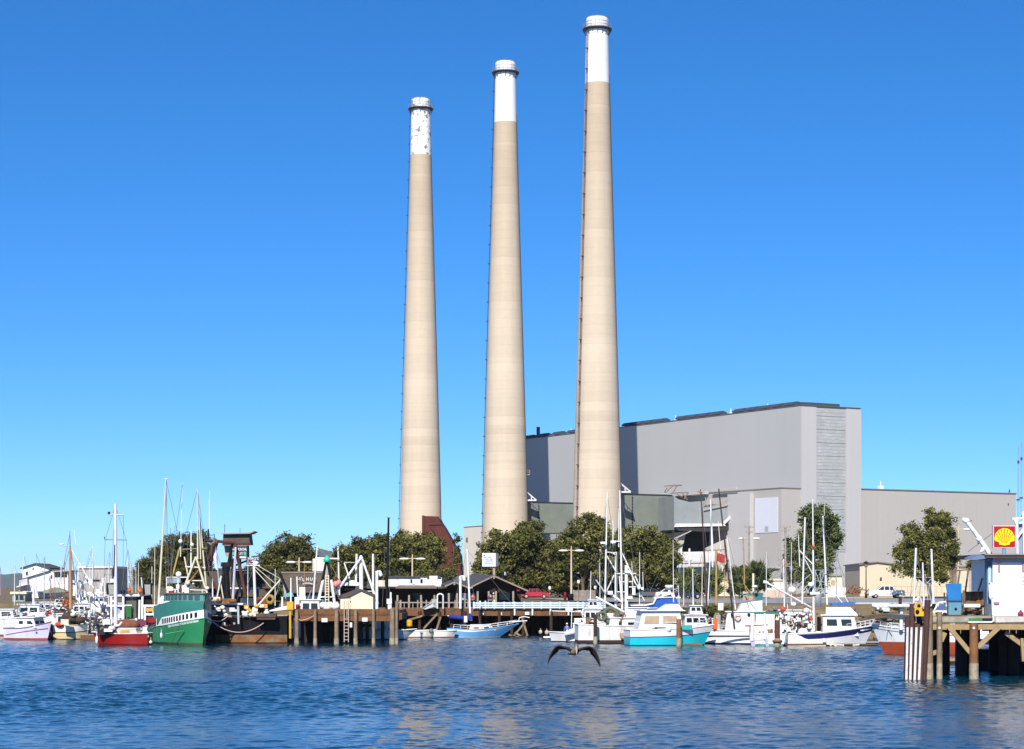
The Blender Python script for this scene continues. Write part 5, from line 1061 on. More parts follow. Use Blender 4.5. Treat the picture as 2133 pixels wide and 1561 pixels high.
b.w('life_ring', MB().torus(P(1537, 1286, 201.6), .27, .07), mat('salmon_life_ring', (.75, .45, .36), .6, .1)); b.w('ladder_frame', MB().beam(P(1486, 1306, 202), P(1490, 1278, 202), .1, .1).beam(P(1500, 1306, 202), P(1497, 1278, 202), .1, .1).beam(P(1488, 1291, 202), P(1499, 1291, 202), .1, .1).beam(P(1490, 1278, 202), P(1497, 1278, 202), .1, .1), OCHRE)
b.w('orange_panel', MB().box(P(1490, 1300, 201.9), (.4, .3, 1.0)), ORANGE)
b.spar('outrigger_pole', (1530, 1310), (1497, 1018), .10, BRNSPAR, 201.8, .06); b.spar('outrigger_pole', (1473, 1265), (1460, 1026), .10, BRNSPAR, 203, .06)
for o_ in b.root.children:
    if o_.name.startswith('outrigger_pole'): o_.data.materials[0] = mat('dark_brown_spar', (.055, .03, .025), .5, .2)
b.spar('mast', (1484, 1150), (1480, 1040), .13, ALU, 203, .06); b.spar('mast', (1492, 1260), (1492, 1145), .12, OCHRE, 203); b.spar('pole', (1474, 1262), (1480, 1150), .07, ALU, 203); b.spar('pole', (1532, 1270), (1514, 1116), .06, ALU, 203, .04); b.spar('pole', (1505, 1190), (1496, 1086), .05, ALU, 203.2, .03)
b.w('crossbar', MB().tube(P(1468, 1147, 203), P(1512, 1145, 203), .05).tube(P(1452, 1024, 203), P(1464, 1027, 203), .05).ball(P(1459, 1026, 203), .14, .1, .12), BRNSPAR)
b.w('signal_flag', MB().extr([P(1493, 1152, 203), P(1506, 1155, 203), P(1511, 1158, 203), P(1509, 1173, 203), P(1500, 1172, 203), P(1493, 1168, 203)], (0, .12, 0)), mat('red_net_bundle', (.40, .03, .03), .8, .3, 4)); b.w('gauge_box', MB().box(P(1501, 1264, 202), (.5, .3, .7)), WHITE)
b.wires([((1460, 1030), (1473, 1150)), ((1484, 1045), (1470, 1240)), ((1497, 1020), (1514, 1150)), ((1506, 1158), (1515, 1240)), ((1495, 1150), (1478, 1240)), ((1500, 1155), (1530, 1250)), ((1516, 1120), (1545, 1240)), ((1590, 1275), (1620, 1283))], 202.5, .018)
b.rails(.55, 1, .5, n=5); b.clutter(.35, .9, 7, 9, [BLACK, WHITE2, STEEL, RUST]); b.w('sheer_scuff', MB().bb(PX(1460, 201.2), PX(1565, 201.2), 201.1, 201.16, PZ(1327.5, 201.2), PZ(1324, 201.2)), mat('dark_purple_rubbing', (.06, .04, .07), .8, .3))

# ---- turquoise hulled cruiser
b = Boat('cabin_cruiser', 'turquoise and white cabin cruiser with curtained windows right of the white troller', 1397, 199.5, 8.6, 3.1, 10, 1.95, 1.55, 1.5, FB, rake=1.0, tw=.9)
b.hull(TEAL, mat('black_bottom_paint', (.02, .02, .03), .6, .2), .08, band=WHITE, band_h=.66, inset=.2, rail=WHITE); b.strip('trim_line', lambda t: b.sh(t) - .72, lambda t: b.sh(t) - .65, BLACK, b.h, out=.015, rows=1)
c = b.cabin(-3.5, .95, 2.4, 1.35, 1.95, WHITE, WHITE, .35, .45, 2, BEIGEG, (.36, .76), over=.3, gap=.22)
mb = MB(); mb.extr([(-1.2, -.95, 3.40), (1.0, -.95, 3.40), (.5, -.8, 3.95), (-.3, -.8, 3.95)], (0, 1.8, 0)); part('flybridge', mb, WHITE, b.root)
b.w('fish_boxes', MB().box(P(1350, 1312, 198.2), (1.8, .5, .35)).box(P(1378, 1310, 198.2), (1.4, .5, .4)), mat('grey_gear_box', (.28, .25, .27), .8, .3)); b.w('turquoise_panel', MB().extr([P(1418, 1303, 198.1), P(1442, 1302, 198.1), P(1442, 1312, 198.1), P(1418, 1312, 198.1)], (0, .1, 0)), mat('sea_green_panel', (.03, .36, .33), .5, .1))
b.spar('handrail', (1308, 1296), (1420, 1297), .04, ALU, 198.2); b.spar('whip_antenna', (1403, 1255), (1402, 1125), .05, ALU, 199, .02); b.spar('whip_antenna', (1415, 1265), (1413, 1220), .04, ALU, 199, .02); b.w('vent', MB().ball(P(1393, 1310, 198), .3, .3, .35), WHITE)
b.wires([((1402, 1130), (1440, 1290)), ((1402, 1130), (1340, 1262))], 199)

# ---- white troller behind with orange brown stern
b = Boat('fishing_boat', 'weathered white troller with rust stains and a forest of white poles', 1288, 206.5, 8.4, 3.2, 6, 1.9, 1.75, 1.9, FB, rake=.6, tw=.9)
b.hull(WHITE2, mat('dark_oily_bottom', (.05, .025, .02), .8, .3), .35, inset=.5)
b.cabin(-1.2, 3.6, 2.6, 1.4, 1.1, WHITE2, WHITE, .4, .2, 3, None, (.40, .72), gap=.45, name='trunk_cabin'); b.cabin(.6, 3.0, 2.2, 2.5, 1.0, WHITE, WHITE, .3, .1, 1, WHITE2, (.4, .8), name='wheelhouse')
b.w('rust_patch', MB().extr([P(1290, 1319, 204.7), P(1303, 1319, 204.7), P(1304, 1330, 204.7), P(1294, 1330, 204.7)], (0, .05, 0)), mat('rust_stained_paint', (.42, .25, .19), .8, .3))
b.w('orange_stern', MB().extr([P(1223, 1318, 205), P(1240, 1316, 205), P(1240, 1334, 205), P(1216, 1334, 205)], (0, 1.5, 0)), mat('orange_brown_paint', (.42, .14, .02), .6, .2)); 
b.spar('outrigger_pole', (1260, 1260), (1265, 1025), .10, ALU, 206, .07); b.spar('outrigger_pole', (1296, 1270), (1291, 1022), .11, ALU, 206, .07); b.spar('mast', (1283, 1265), (1283, 1150), .15, ALU, 206.4, .12); b.spar('mast', (1305, 1282), (1304.5, 1178), .19, WHITE, 205.6, .16); b.spar('outrigger_pole', (1277, 1140), (1276.5, 1084), .06, ALU, 206); b.spar('outrigger_pole', (1289, 1140), (1289, 1060), .06, ALU, 206.4)
b.spar('boom', (1241, 1244), (1300, 1275), .12, WHITE, 205.4); b.spar('boom', (1268, 1235), (1293, 1253), .15, WHITE2, 205.6); b.spar('boom', (1241, 1208), (1262, 1238), .09, mat('grey_spar', (.45, .43, .4), .6, .1), 205.8)
mb = MB()
for a, e in (((1283, 1152), (1262, 1150)), ((1270, 1150), (1283, 1156)), ((1276, 1128), (1291, 1128)), ((1276, 1128), (1276, 1133)), ((1252, 1131), (1262, 1131)), ((1262, 1131), (1262, 1140)), ((1264, 1158), (1284, 1192)), ((1295, 1150), (1324, 1216)), ((1300, 1160), (1326, 1220)), ((1284, 1195), (1325, 1195)), ((1290, 1212), (1320, 1212)), ((1283, 1233), (1304, 1233)), ((1262, 1235), (1279, 1198)), ((1290, 1200), (1294, 1250)), ((1310, 1223), (1333, 1222)), ((1300, 1191), (1312, 1191)), ((1330, 1226), (1342, 1252)), ((1323, 1200), (1332, 1220))): mb.beam(P(*a, 206.2), P(*e, 206.2), .09, .09)
b.w('rig_frame', mb, ALU); [b.w('rig_box', MB().box(P(x_, y_, 205.4), (w__, .3, h__)).tube(P(x_, y_, 205.4), P(x_ + 2, y_ + 6, 205.6), .05), WHITE) for x_, y_, w__, h__ in ((1308, 1191, .6, .25), (1331, 1222, .3, .4), (1338, 1226, .25, .25), (1320, 1232, .3, .7), (1311, 1245, .6, .25), (1271, 1235, .5, .35), (1257, 1131, .6, .2), (1277, 1129, .5, .25))]
b.w('net_drum', MB().torus(P(1272, 1282, 205.5), .7, .22), mat('mossy_net', (.12, .13, .09), .9, .3, 4)); b.w('net_drum', MB().torus(P(1254, 1284, 205.2), .4, .14), mat('mossy_net', (.12, .13, .09)))
b.w('red_brace', MB().beam(P(1290, 1298, 205.2), P(1302, 1276, 205.2), .12, .12), RUST); b.clutter(.02, .45, 10, 15, [CREAMW, WHITE2, BLACK, STEEL, WOOD], -.45, 1.2)
b.wires([((1265, 1030), (1240, 1250)), ((1291, 1025), (1335, 1240)), ((1265, 1030), (1283, 1155)), ((1276, 1088), (1262, 1240)), ((1289, 1062), (1304, 1180)), ((1304, 1180), (1345, 1260)), ((1283, 1153), (1250, 1240)), ((1291, 1025), (1297, 1180)), ((1283, 1152), (1284, 1260)), ((1277, 1130), (1272, 1250)), ((1300, 1178), (1330, 1228))], 206, .02)
b.spar('whip_antenna', (1340, 1235), (1339, 1192), .04, ALU, 206, .03); b.spar('whip_antenna', (1319, 1240), (1316, 1170), .04, ALU, 206, .03)

# ---- blue canvas cruiser behind
b = Boat('cabin_cruiser', 'cruiser under bright blue canvas with a white radar arch behind the turquoise boat', 1352, 216, 7.0, 2.9, 4, 2.2, 2.1, 2.1, FB)
b.hull(WHITE, None, .2, inset=.3); b.cabin(-1.5, 2.6, 2.3, 1.8, .9, WHITE, WHITE, .5, .2, 2)
mb = MB(); mb.extr([P(1296, 1266, 213), P(1310, 1262, 213), P(1345, 1262, 213), P(1362, 1258, 213), P(1370, 1246, 213), P(1408, 1245, 213), P(1412, 1256, 213), P(1406, 1262, 213), P(1368, 1268, 213), P(1340, 1276, 213), P(1318, 1276, 213), P(1300, 1272, 213)], (0, 2.4, 0)); b.w('canvas_cover', mb, BCANVAS)
b.w('canvas_piping', MB().path([P(1310, 1262, 212.9), P(1345, 1261.5, 212.9), P(1361, 1258, 212.9), P(1367, 1246, 212.9), P(1374, 1245, 212.9)], .10, 5).path([P(1340, 1268, 212.9), P(1370, 1267, 212.9)], .05, 4), WHITE)
b.w('hardtop', MB().extr([P(1365, 1243, 213), P(1418, 1244, 213), P(1418, 1247, 213), P(1362, 1247, 213)], (0, 2.0, 0)).extr([P(1378, 1237, 213), P(1404, 1235, 213), P(1406, 1244, 213), P(1400, 1244, 213), P(1398, 1238, 213), P(1380, 1243, 213)], (0, .2, 0)), WHITE); b.w('radar_dome', MB().lathe([(.40, PZ(1225.5, 213.5)), (.43, PZ(1222, 213.5)), (.40, PZ(1219, 213.5))], (PX(1394, 213.5), 213.5), 14).box(P(1394, 1231, 213.5), (.22, .2, .6)), WHITE); b.w('windscreen', MB().extr([P(1380, 1243, 213.2), P(1398, 1238.5, 213.2), P(1399, 1243, 213.2)], (0, .05, 0)), GLASS)

# ---- white launch with an inflatable
b = Boat('motor_launch', 'white motor launch carrying a grey white inflatable tender', 1190, 211.5, 4.6, 2.5, 184, 1.05, .95, 1.0, FB, rake=.3, tw=.95, blunt=3.5)
b.hull(WHITE, mat('black_bottom_paint', (.02, .02, .03)), .12, inset=.15, rail=WHITE2); b.cabin(-2.2, -.9, 1.8, .9, 1.0, WHITE, WHITE, .2, .1, 1); b.w('swim_step', MB().extr([P(1132, 1326.5, 211.5), P(1146, 1326, 211.5), P(1146, 1329, 211.5), P(1132, 1329, 211.5)], (0, 1.6, 0)), WHITE)
b.w('rust_stain', MB().box(P(1185, 1337.5, 210.2), (.15, .03, .15)), RUST); b.w('canopy_frame', MB().path([P(1190, 1308, 211), P(1191, 1275, 211), P(1210, 1272, 211), P(1218, 1300, 211)], .05, 5).path([P(1150, 1273, 211.5), P(1215, 1275, 211.5)], .06, 5), ALU); b.w('exhaust_fender', MB().ball(P(1213, 1318, 210.2), .14, .14, .2), WHITE)
t = thing('inflatable_tender', 'grey white inflatable dinghy resting on the motor launch', 'dinghy', P(1200, 1318, 210.6)); m_ = MB(); m_.path([P(1176, 1321, 209.9), P(1196, 1317, 209.9), P(1212, 1310, 209.9), P(1226, 1306, 209.9)], .26, 10); part('tube', m_, mat('grey_white_hypalon', (.62, .62, .68), .5, .05), t, True); m_ = MB(); m_.path([P(1180, 1317, 211), P(1206, 1311, 211), P(1226, 1305, 211)], .24, 10); part('tube', m_, MATS['grey_white_hypalon'], t, True); m_ = MB(); m_.extr([P(1180, 1322, 210), P(1222, 1309, 210), P(1222, 1306, 210.8), P(1180, 1318, 210.8)], (0, .9, 0)); part('floor', m_, DECK, t, True)
for lab, px, y, d, rr in (('round pale buoy under the dark wharf end left of the launch', 1126, 1317, 232, .22), ('rounder buoy nearest the launch under the wharf end', 1139, 1318, 231, .24)):
    single('buoy', MB().ball(P(px, y, d), rr, rr, rr * 1.15, 12, 8).tube(P(px, y - 4, d), P(px, y - 8, d), .04, n=6), mat('dirty_cream_float', (.5, .43, .28), .7, .15), lab, 'buoy', 'pale round buoys')

# ---- white and red bottomed boat by the fuel dock
b = Boat('fishing_boat', 'white boat with a tall brick red bottom moored behind the striped pilings', 1921, 172, 8.4, 3.0, 176, 2.5, 1.95, 1.9, FB, rake=1.1, blunt=4.5)
b.hull(WHITE, mat('brick_red_bottom', (.34, .06, .02), .7, .12, dirt=(.25, .08, .04), dirt_amt=.2), 1.05, inset=.25); b.strip('sheer_line', lambda t: b.sh(t) - .34, lambda t: b.sh(t) - .29, NAVY, b.h, out=.012, rows=1); b.strip('cap_line', lambda t: b.sh(t) - .06, lambda t: b.sh(t) + .02, BLACK, b.h, out=.015, rows=1)
b.cabin(-1.8, 1.2, 2.0, 1.9, .9, WHITE, WHITE, .3, .1, 2); b.spar('gallows_post', (1877, 1312), (1878, 1268), .16, WHITE, 170.5, .13); b.spar('outrigger_pole', (1903, 1268), (1908, 1142), .10, ALU, 170.5, .09); b.spar('outrigger_pole', (1945, 1266), (1940, 1144), .11, ALU, 172.5, .09); b.spar('mast', (1925, 1268), (1922, 1172), .09, ALU, 171.5, .06)
mb = MB()
for a, e in (((1908, 1203), (1942, 1203)), ((1912, 1212), (1940, 1216)), ((1922, 1203), (1932, 1214)), ((1942, 1204), (1930, 1216)), ((1925, 1215), (1925, 1262)), ((1936, 1216), (1930, 1262)), ((1900, 1230), (1890, 1266)), ((1918, 1216), (1914, 1262)), ((1934, 1230), (1942, 1262))): mb.beam(P(*a, 171.8), P(*e, 171.8), .05, .05)
b.w('rig_frame', mb, STEEL); b.wires([((1908, 1146), (1920, 1205)), ((1940, 1146), (1930, 1208)), ((1922, 1175), (1890, 1290)), ((1908, 1146), (1890, 1290)), ((1928, 1190), (1929, 1230))], 171.5)
mb = MB(); mb.tube(P(1836, 1262.5, 170), P(1946, 1262.5, 170), .13, n=8); mb.tube(P(1946, 1262.5, 170), P(2042, 1262.5, 172), .13, n=8); b.w('boom', mb, WHITE); mb = MB()
for i in range(7): mb.ball(P(1822 + i * 4.2, 1262 + (i % 2), 170), .26, .26, .2, 8, 5)
b.w('furled_sail', mb, mat('white_sailcloth', (.78, .78, .78), .8, .05)); b.w('hanging_floats', MB().ball(P(1829, 1268, 169.9), .13).ball(P(1839, 1269, 169.9), .12).box(P(1846, 1270, 169.9), (.5, .2, .3)), mat('pale_blue_float', (.6, .72, .78), .5, .05))
b.rails(.6, .98, .35, n=5); b.clutter(.6, .82, 4, 31, [WHITE, WHITE2, BLACK], -.2, .5); b.w('bow_rope', MB().path([P(1846, 1310, 170.5), P(1850, 1298, 170.5), P(1858, 1310, 170.5)], .03, 4), CREAMW)

# ---- sailboat by the long wharf
b = Boat('sailboat', 'small blue and white sailboat with blue sail cover below the wharf railing', 1006, 231, 8.0, 2.5, 3, 1.5, .85, 1.0, 'sailing boats', rake=2.2, tw=.55, blunt=2.0)
b.hull(LBLUE, mat('pale_bottom_paint', (.45, .55, .6), .6, .1), .12, band=WHITE, band_h=.22, inset=.12, deck=WHITE); c = b.cabin(-1.6, 1.4, 1.6, .8, .55, WHITE, WHITE, .6, .2, 2, None, (.35, .7), gap=.5, over=.05, name='coach_roof')
b.spar('mast', (980, 1292), (973, 1144), .12, WHITE, 231, .10); b.spar('boom', (984, 1292), (932, 1283), .07, ALU, 230.7)
mb = MB(); mb.path([P(984, 1288, 230.5), P(970, 1287.5, 230.5), P(955, 1287, 230.5), P(935, 1284, 230.5)], .2, 8); mb.tube(P(982, 1290, 230.5), P(978, 1278, 230.5), .18, .12, 8); b.w('sail_cover', mb, DBCANVAS)
b.spar('bowsprit', (1060, 1296), (1098, 1293.5), .07, WHITE, 231); b.rails(.1, .98, .45, n=8); b.wires([((973, 1146), (1096, 1294)), ((973, 1146), (935, 1300)), ((975, 1180), (1000, 1300)), ((975, 1180), (962, 1300))], 231); b.w('davit', MB().path([P(1080, 1296, 231), P(1082, 1287, 231), P(1092, 1285, 231), P(1103, 1287, 231)], .06, 5), ALU); b.w('stern_post', MB().box(P(970, 1290, 230), (.35, .3, .7)), WHITE)
for lab, px, d, L_, h_, hd in (('white rowing skiff moored at the stern of the blue sailboat', 925, 229, 2.9, .75, 4), ('white speedboat with an outboard between the yellow drum and the skiff', 879, 229, 3.2, .8, 8)):
    q_ = Boat('skiff', lab, px, d, L_, 1.4, hd, h_ + .1, h_, h_, 'white skiffs under the wharf', rake=.4, tw=.9, blunt=3); q_.hull(WHITE, BOTRED, .15, inset=.1)
    if 'outboard' in lab: q_.w('outboard_motor', MB().ball(P(898, 1315, 228), .26, .22, .3).box(P(899, 1322, 228), (.2, .2, .5)), mat('grey_outboard_cowl', (.16, .16, .17), .5, .2))
b = Boat('speedboat', 'white speedboat with a swept windscreen half hidden behind the wharf pilings', 812, 220, 5.8, 2.2, 12, 1.15, .95, .9, 'white skiffs under the wharf', rake=1.3); b.hull(WHITE, NAVY, .12, inset=.12); b.cabin(-.6, 1.2, 1.6, .9, .55, WHITE, WHITE, .8, .1, 1, GLASS, (.25, .8), over=.03, name='windscreen')
b = Boat('cabin_cruiser', 'white cabin boat seen through the wharf pilings behind the notice plate', 768, 222, 4.6, 2.3, 176, 1.2, 1.1, 1.1, 'white skiffs under the wharf', rake=.5, tw=.95); b.hull(WHITE, BOTRED, .12, inset=.2); b.cabin(-.8, 1.0, 1.9, 1.0, .9, WHITE, WHITE, .2, .1, 2, None, (.4, .75))
t = thing('yellow_drum', 'bright yellow drum on a skiff under the wharf', 'drum', P(853, 1306, 228)); part('body', MB().lathe([(.3, PZ(1306, 228)), (.33, PZ(1302, 228)), (.30, PZ(1300, 228)), (.33, PZ(1296, 228)), (.28, PZ(1292, 228))], (PX(853, 228), 228), 12), YELLOW, t, True); part('lid', MB().lathe([(.29, PZ(1291.9, 228)), (.25, PZ(1291, 228))], (PX(853, 228), 228), 12), OCHRE, t, True)
# ================================================================ LEFT SIDE BOATS
# green trawler, bow to the right and towards us
HD = -60
b = Boat('trawler', 'big green trawler with blue green wheelhouse and a row of bulwark ports', 383, 203.5, 11.0, 4.4, HD, 2.6, 1.75, 1.35, FB, cat='trawler', rake=.6, tw=.8, blunt=3.2)
b.hull(GREEN, mat('slimy_waterline', (.10, .095, .05), .9, .3, 3), .22, inset=.25)
gb = b
wtop = lambda t: b.sh(t) + .12 + .72 * sm((t - .38) / .12)
wb = b.strip('bulwark', lambda t: b.sh(t) + .03, wtop, WHITE, None, .36, .995, transom=False)
b.strip('name_band', lambda t: b.sh(t) - .27, lambda t: b.sh(t) - .04, mat('pale_green_name_band', (.50, .68, .58), .5, .08), b.h, .62, .96, out=.02, transom=False)
for side in (-1, 1):
    for k in range(13):
        t = .50 + .036 * k; mb = MB(); p0 = b.pt(t, b.sh(t), side); p1 = b.pt(t + .018, b.sh(t + .018), side); q_ = []
        for p, tt, h in ((p0, t, .20), (p1, t + .020, .20), (p1, t + .020, .68), (p0, t, .68)): q_.append((p[0], p[1] + side * .012, b.sh(tt) + h))
        mb.extr(q_, (0, side * .02, 0)); part('port_window', mb, BLACK, wb)
mb = MB()
for k in range(10):
    t = .68 + .026 * k; p = b.pt(t, b.sh(t) - .15, -1); mb.box((p[0], p[1] - .04, b.sh(t) - .155), (.10, .03, .14 if k % 3 else .10), R(-30))
part('name_lettering', mb, mat('dark_green_lettering', (.03, .10, .07), .6, .1), b.h)
ttop = lambda t: 3.75 + .48 * sm((t - .25) / .5)
wh = b.strip('wheelhouse', lambda t: wtop(t) + .02 if t > .4 else b.sh(t) + .85, ttop, DGREEN, None, .24, .99, out=-.02, transom=False)
def ring_at(t0, t1, z, inset, n=14):
    L_, R_ = [], []
    for i in range(n + 1):
        t = t0 + (t1 - t0) * i / n; p = b.pt(t, b.sh(t), 1); y = max(.02, p[1] - inset); L_.append((p[0] - (inset * .5 if t > .9 else 0), y, z)); R_.append((p[0] - (inset * .5 if t > .9 else 0), -y, z))
    return L_ + R_[::-1]
up = part('wheelhouse_windows', MB().extr(ring_at(.52, .985, 4.235, .10), (0, 0, .66)), mat('pale_teal_frame', (.10, .28, .24), .5, .1), wh)
part('wheelhouse_roof', MB().extr(ring_at(.44, .992, 4.90, -.03), (0, 0, .12)), mat('grey_green_roof', (.10, .15, .13), .6, .1), wh)
part('upper_deck', MB().extr(ring_at(.25, .98, 3.70, .15), (0, 0, .05)), DECK, wh)
for side in (-1, 1):
    for k in range(8):
        t = .56 + .052 * k; p0 = b.pt(t, b.sh(t), side); p1 = b.pt(t + .036, b.sh(t + .036), side); mb = MB(); yy = lambda p: side * (abs(p[1]) - .10 + .012)
        mb.extr([(p0[0], yy(p0), 4.33), (p1[0], yy(p1), 4.33), (p1[0], yy(p1), 4.83), (p0[0], yy(p0), 4.83)], (0, side * .015, 0)); part('window', mb, mat('bluish_glass', (.05, .09, .10), .1, .2), up)
for px in (362, 369, 377): b.w('stanchion', MB().box(P(px, 1253 - (px - 362) * .2, 202.6), (.22, .1, .5)), WHITE)
b.w('white_locker', MB().box(P(345, 1297, 203.2), (.75, .8, 1.2)), WHITE)
# tall poles and A frame
b.spar('outrigger_pole', (327, 1310), (346, 998), .13, mat('cream_spar', (.66, .60, .42), .4, .08), 206, .08); b.w('pole_head', MB().tube(P(342, 998, 206), P(351, 998, 206), .06), STEEL)
CS = MATS['cream_spar']
b.spar('a_frame_leg', (378, 1240), (408, 1160), .12, CS, 204, .10); b.spar('a_frame_leg', (432, 1238), (408, 1160), .12, CS, 204, .10); b.spar('mast', (412, 1165), (411, 1018), .09, CS, 204, .05); b.spar('mast', (418, 1165), (414, 1035), .07, CS, 204.3, .05); b.spar('outrigger_pole', (430, 1225), (414, 1060), .09, CS, 204.6)
b.spar('mast', (398, 1180), (398, 1105), .09, ALU, 204.8, .06); b.spar('mast', (376, 1160), (380, 1005), .05, ALU, 205, .02); b.spar('outrigger_pole', (358, 1205), (375, 1140), .10, mat('yellow_ochre_spar', (.45, .32, .08), .5, .1), 205); b.spar('outrigger_pole', (392, 1200), (384, 1160), .09, CS, 205)
b.spar('crossbar', (380, 1145), (432, 1142), .06, mat('olive_spar', (.25, .23, .12), .6, .1), 204.4); b.spar('whip_antenna', (437, 1110), (437, 1022), .04, ALU, 204, .02); b.spar('brace', (395, 1212), (420, 1180), .08, BRNSPAR, 204); b.spar('brace', (386, 1181), (428, 1183), .07, ALU, 204.2)
b.spar('whip_antenna', (371, 1245), (371, 1198), .07, WHITE, 203, .05); b.spar('brace', (392, 1210), (424, 1210), .07, CS, 204.1)
b.w('radar_scanner', MB().ball(P(376, 1128, 204.6), .22, .2, .22).ball(P(372, 1197, 203), .3, .25, .3).ball(P(400, 1135, 204.6), .2), WHITE)
b.w('upper_rail', MB().path([P(347, 1203, 205), P(392, 1203, 204)], .06).path([P(347, 1204, 205), P(347, 1228, 205)], .05).path([P(352, 1228, 205), P(430, 1230, 203)], .05), WHITE); b.w('windshield', MB().extr([P(348, 1205, 205), P(376, 1205, 204.2), P(376, 1214, 204.2), P(348, 1216, 205)], (0, .05, 0)), mat('grey_glass', (.3, .36, .38), .2, .1))
rr = random.Random(12)
for i in range(26):
    px, py = rr.uniform(350, 432), rr.uniform(1214, 1238); s_ = rr.uniform(.2, .55); mb = MB()
    if i % 3 == 0: mb.box(P(px, py, 204 + rr.uniform(-.6, .6)), (s_, .3, s_ * 1.2))
    elif i % 3 == 1: mb.ball(P(px, py, 204 + rr.uniform(-.6, .6)), s_ * .5, s_ * .5, s_ * .4)
    else: mb.tube(P(px, py, 204), P(px + rr.uniform(-3, 3), py + 14, 204), .06, n=5)
    b.w('deck_gear', mb, rr.choice([WHITE, WHITE, WHITE2, RED, CREAMW, RUST, WHITE]))
for i in range(14):
    mb = MB(); mb.box(P(rr.uniform(332, 356), rr.uniform(1244, 1262), 206 + rr.uniform(-.8, .8)), (rr.uniform(.2, .5), .3, rr.uniform(.2, .6))); b.w('deck_gear', mb, rr.choice([WHITE, WHITE2, WHITE, STEEL]))
b.wires([((346, 1000), (372, 1120)), ((346, 1002), (352, 1240)), ((411, 1020), (440, 1220)), ((411, 1020), (378, 1150)), ((380, 1010), (352, 1220)), ((390, 1100), (392, 1225)), ((355, 1100), (358, 1220)), ((365, 1095), (352, 1225)), ((346, 1005), (345, 1210)), ((420, 1140), (428, 1230)), ((440, 1130), (444, 1225))], 204.5, .02)
b.spar('hull_rail', (345, 1321), (383, 1314), .05, GREEN, 199.8); b.wires([((333, 1308), (375, 1295)), ((370, 1290), (378, 1310))], 199.6, .02)
# red boat
b = Boat('red_boat', 'low red hulled sailboat with a tall pale mast left of the green trawler', 252, 200.5, 5.8, 2.4, 172, 1.25, 1.1, 1.15, FB, cat='boat', rake=.7, tw=.7)
b.hull(RED, mat('dark_red_bottom', (.12, .01, .01), .6, .2), .12, inset=.1, rail=WHITE2, deck=WHITE2)
b.cabin(-1.9, .6, 1.5, 1.0, .55, mat('pink_cream_paint', (.66, .52, .42), .5, .1), WHITE2, .2, .2, 1, OCHRE, (.2, .8), gap=.5, over=.05, name='coach_roof')
b.w('dodger', MB().extr([P(202, 1317, 199.4), P(226, 1302, 199.4), P(240, 1305, 199.4), P(236, 1318, 199.4), P(208, 1324, 199.4)], (0, 1.7, 0)), mat('black_canvas', (.02, .02, .025), .9, .2)); b.w('white_gear', MB().box(P(226, 1313, 199.2), (.8, .4, .3)).ball(P(233, 1309, 199.2), .35, .3, .25), WHITE)
b.spar('mast', (241, 1306), (240.5, 1050), .20, mat('lilac_white_spar', (.70, .66, .72), .4, .08), 200.5, .13); b.spar('crosstree', (218, 1124), (264, 1125), .06, mat('grey_green_spar', (.2, .28, .28), .5, .1), 200.5); b.spar('crosstree', (226, 1072), (257, 1073), .06, STEEL, 200.5); b.w('wind_vane', MB().ball(P(227, 1069, 200.5), .14, .14, .14).tube(P(218, 1118, 200.5), P(218, 1124, 200.5), .04), BLACK); b.spar('dark_track', (237, 1200), (239, 1135), .05, BLACK, 200.3)
b.wires([((219, 1125), (240, 1055)), ((263, 1125), (241, 1055)), ((219, 1125), (214, 1300)), ((263, 1125), (280, 1300)), ((240, 1055), (232, 1200)), ((257, 1073), (256, 1240))], 200.5, .018); b.w('tiller', MB().path([P(230, 1307, 199.6), P(248, 1303, 199.6), P(254, 1296, 199.6)], .10, 6), WHITE)
FD = 'fenders and floats hanging from hulls'
def fender(lab, px, y, d, w_, h_, m=None): return single('fender', MB().ball(P(px, y, d), w_, w_, h_, 10, 8).tube(P(px, y, d) + Vector((0, 0, h_)), P(px, y, d) + Vector((0, 0, h_ + .3)), .03, n=4), m or WHITE, lab, 'fender', FD)
fender('long white fender at the left end of the red boat', 201.5, 1333, 199, .14, .40); fender('cream ball float at the bow of the red boat', 314, 1338, 199, .17, .17, CREAMW); fender('white fender on the green trawler near its aft rail', 336, 1324, 199.6, .13, .28); fender('small cream float on the dark stern of the green trawler', 308, 1326, 199.5, .10, .15, CREAMW)
# lavender boat
b = Boat('fishing_boat', 'pale lavender hulled boat with white cabin and red waterline at far left', 62, 219, 5.4, 2.5, -22, 1.95, 1.25, 1.25, FB, rake=.5, tw=.7)
b.hull(LAV, BOTRED, .24, inset=.2, rail=mat('purple_rail', (.16, .08, .2), .5, .1)); b.strip('rubbing_strake', lambda t: .45 + .75 * t, lambda t: .53 + .78 * t, mat('purple_rail', (.16, .08, .2)), b.h, .05, .97, out=.02, rows=1, transom=False)
b.cabin(-1.2, 1.4, 1.9, 1.3, 1.05, WHITE, WHITE, .35, .2, 2, None, (.4, .7), gap=.5); b.w('hawse', MB().ball(P(66, 1299, 216.6), .11, .05, .11), BLACK); b.rails(.0, .3, .5, n=3)
b.w('flybridge_cover', MB().extr([P(62, 1276, 218), P(95, 1276, 218), P(92, 1281, 218), P(60, 1282, 218)], (0, 1, 0)), WHITE)
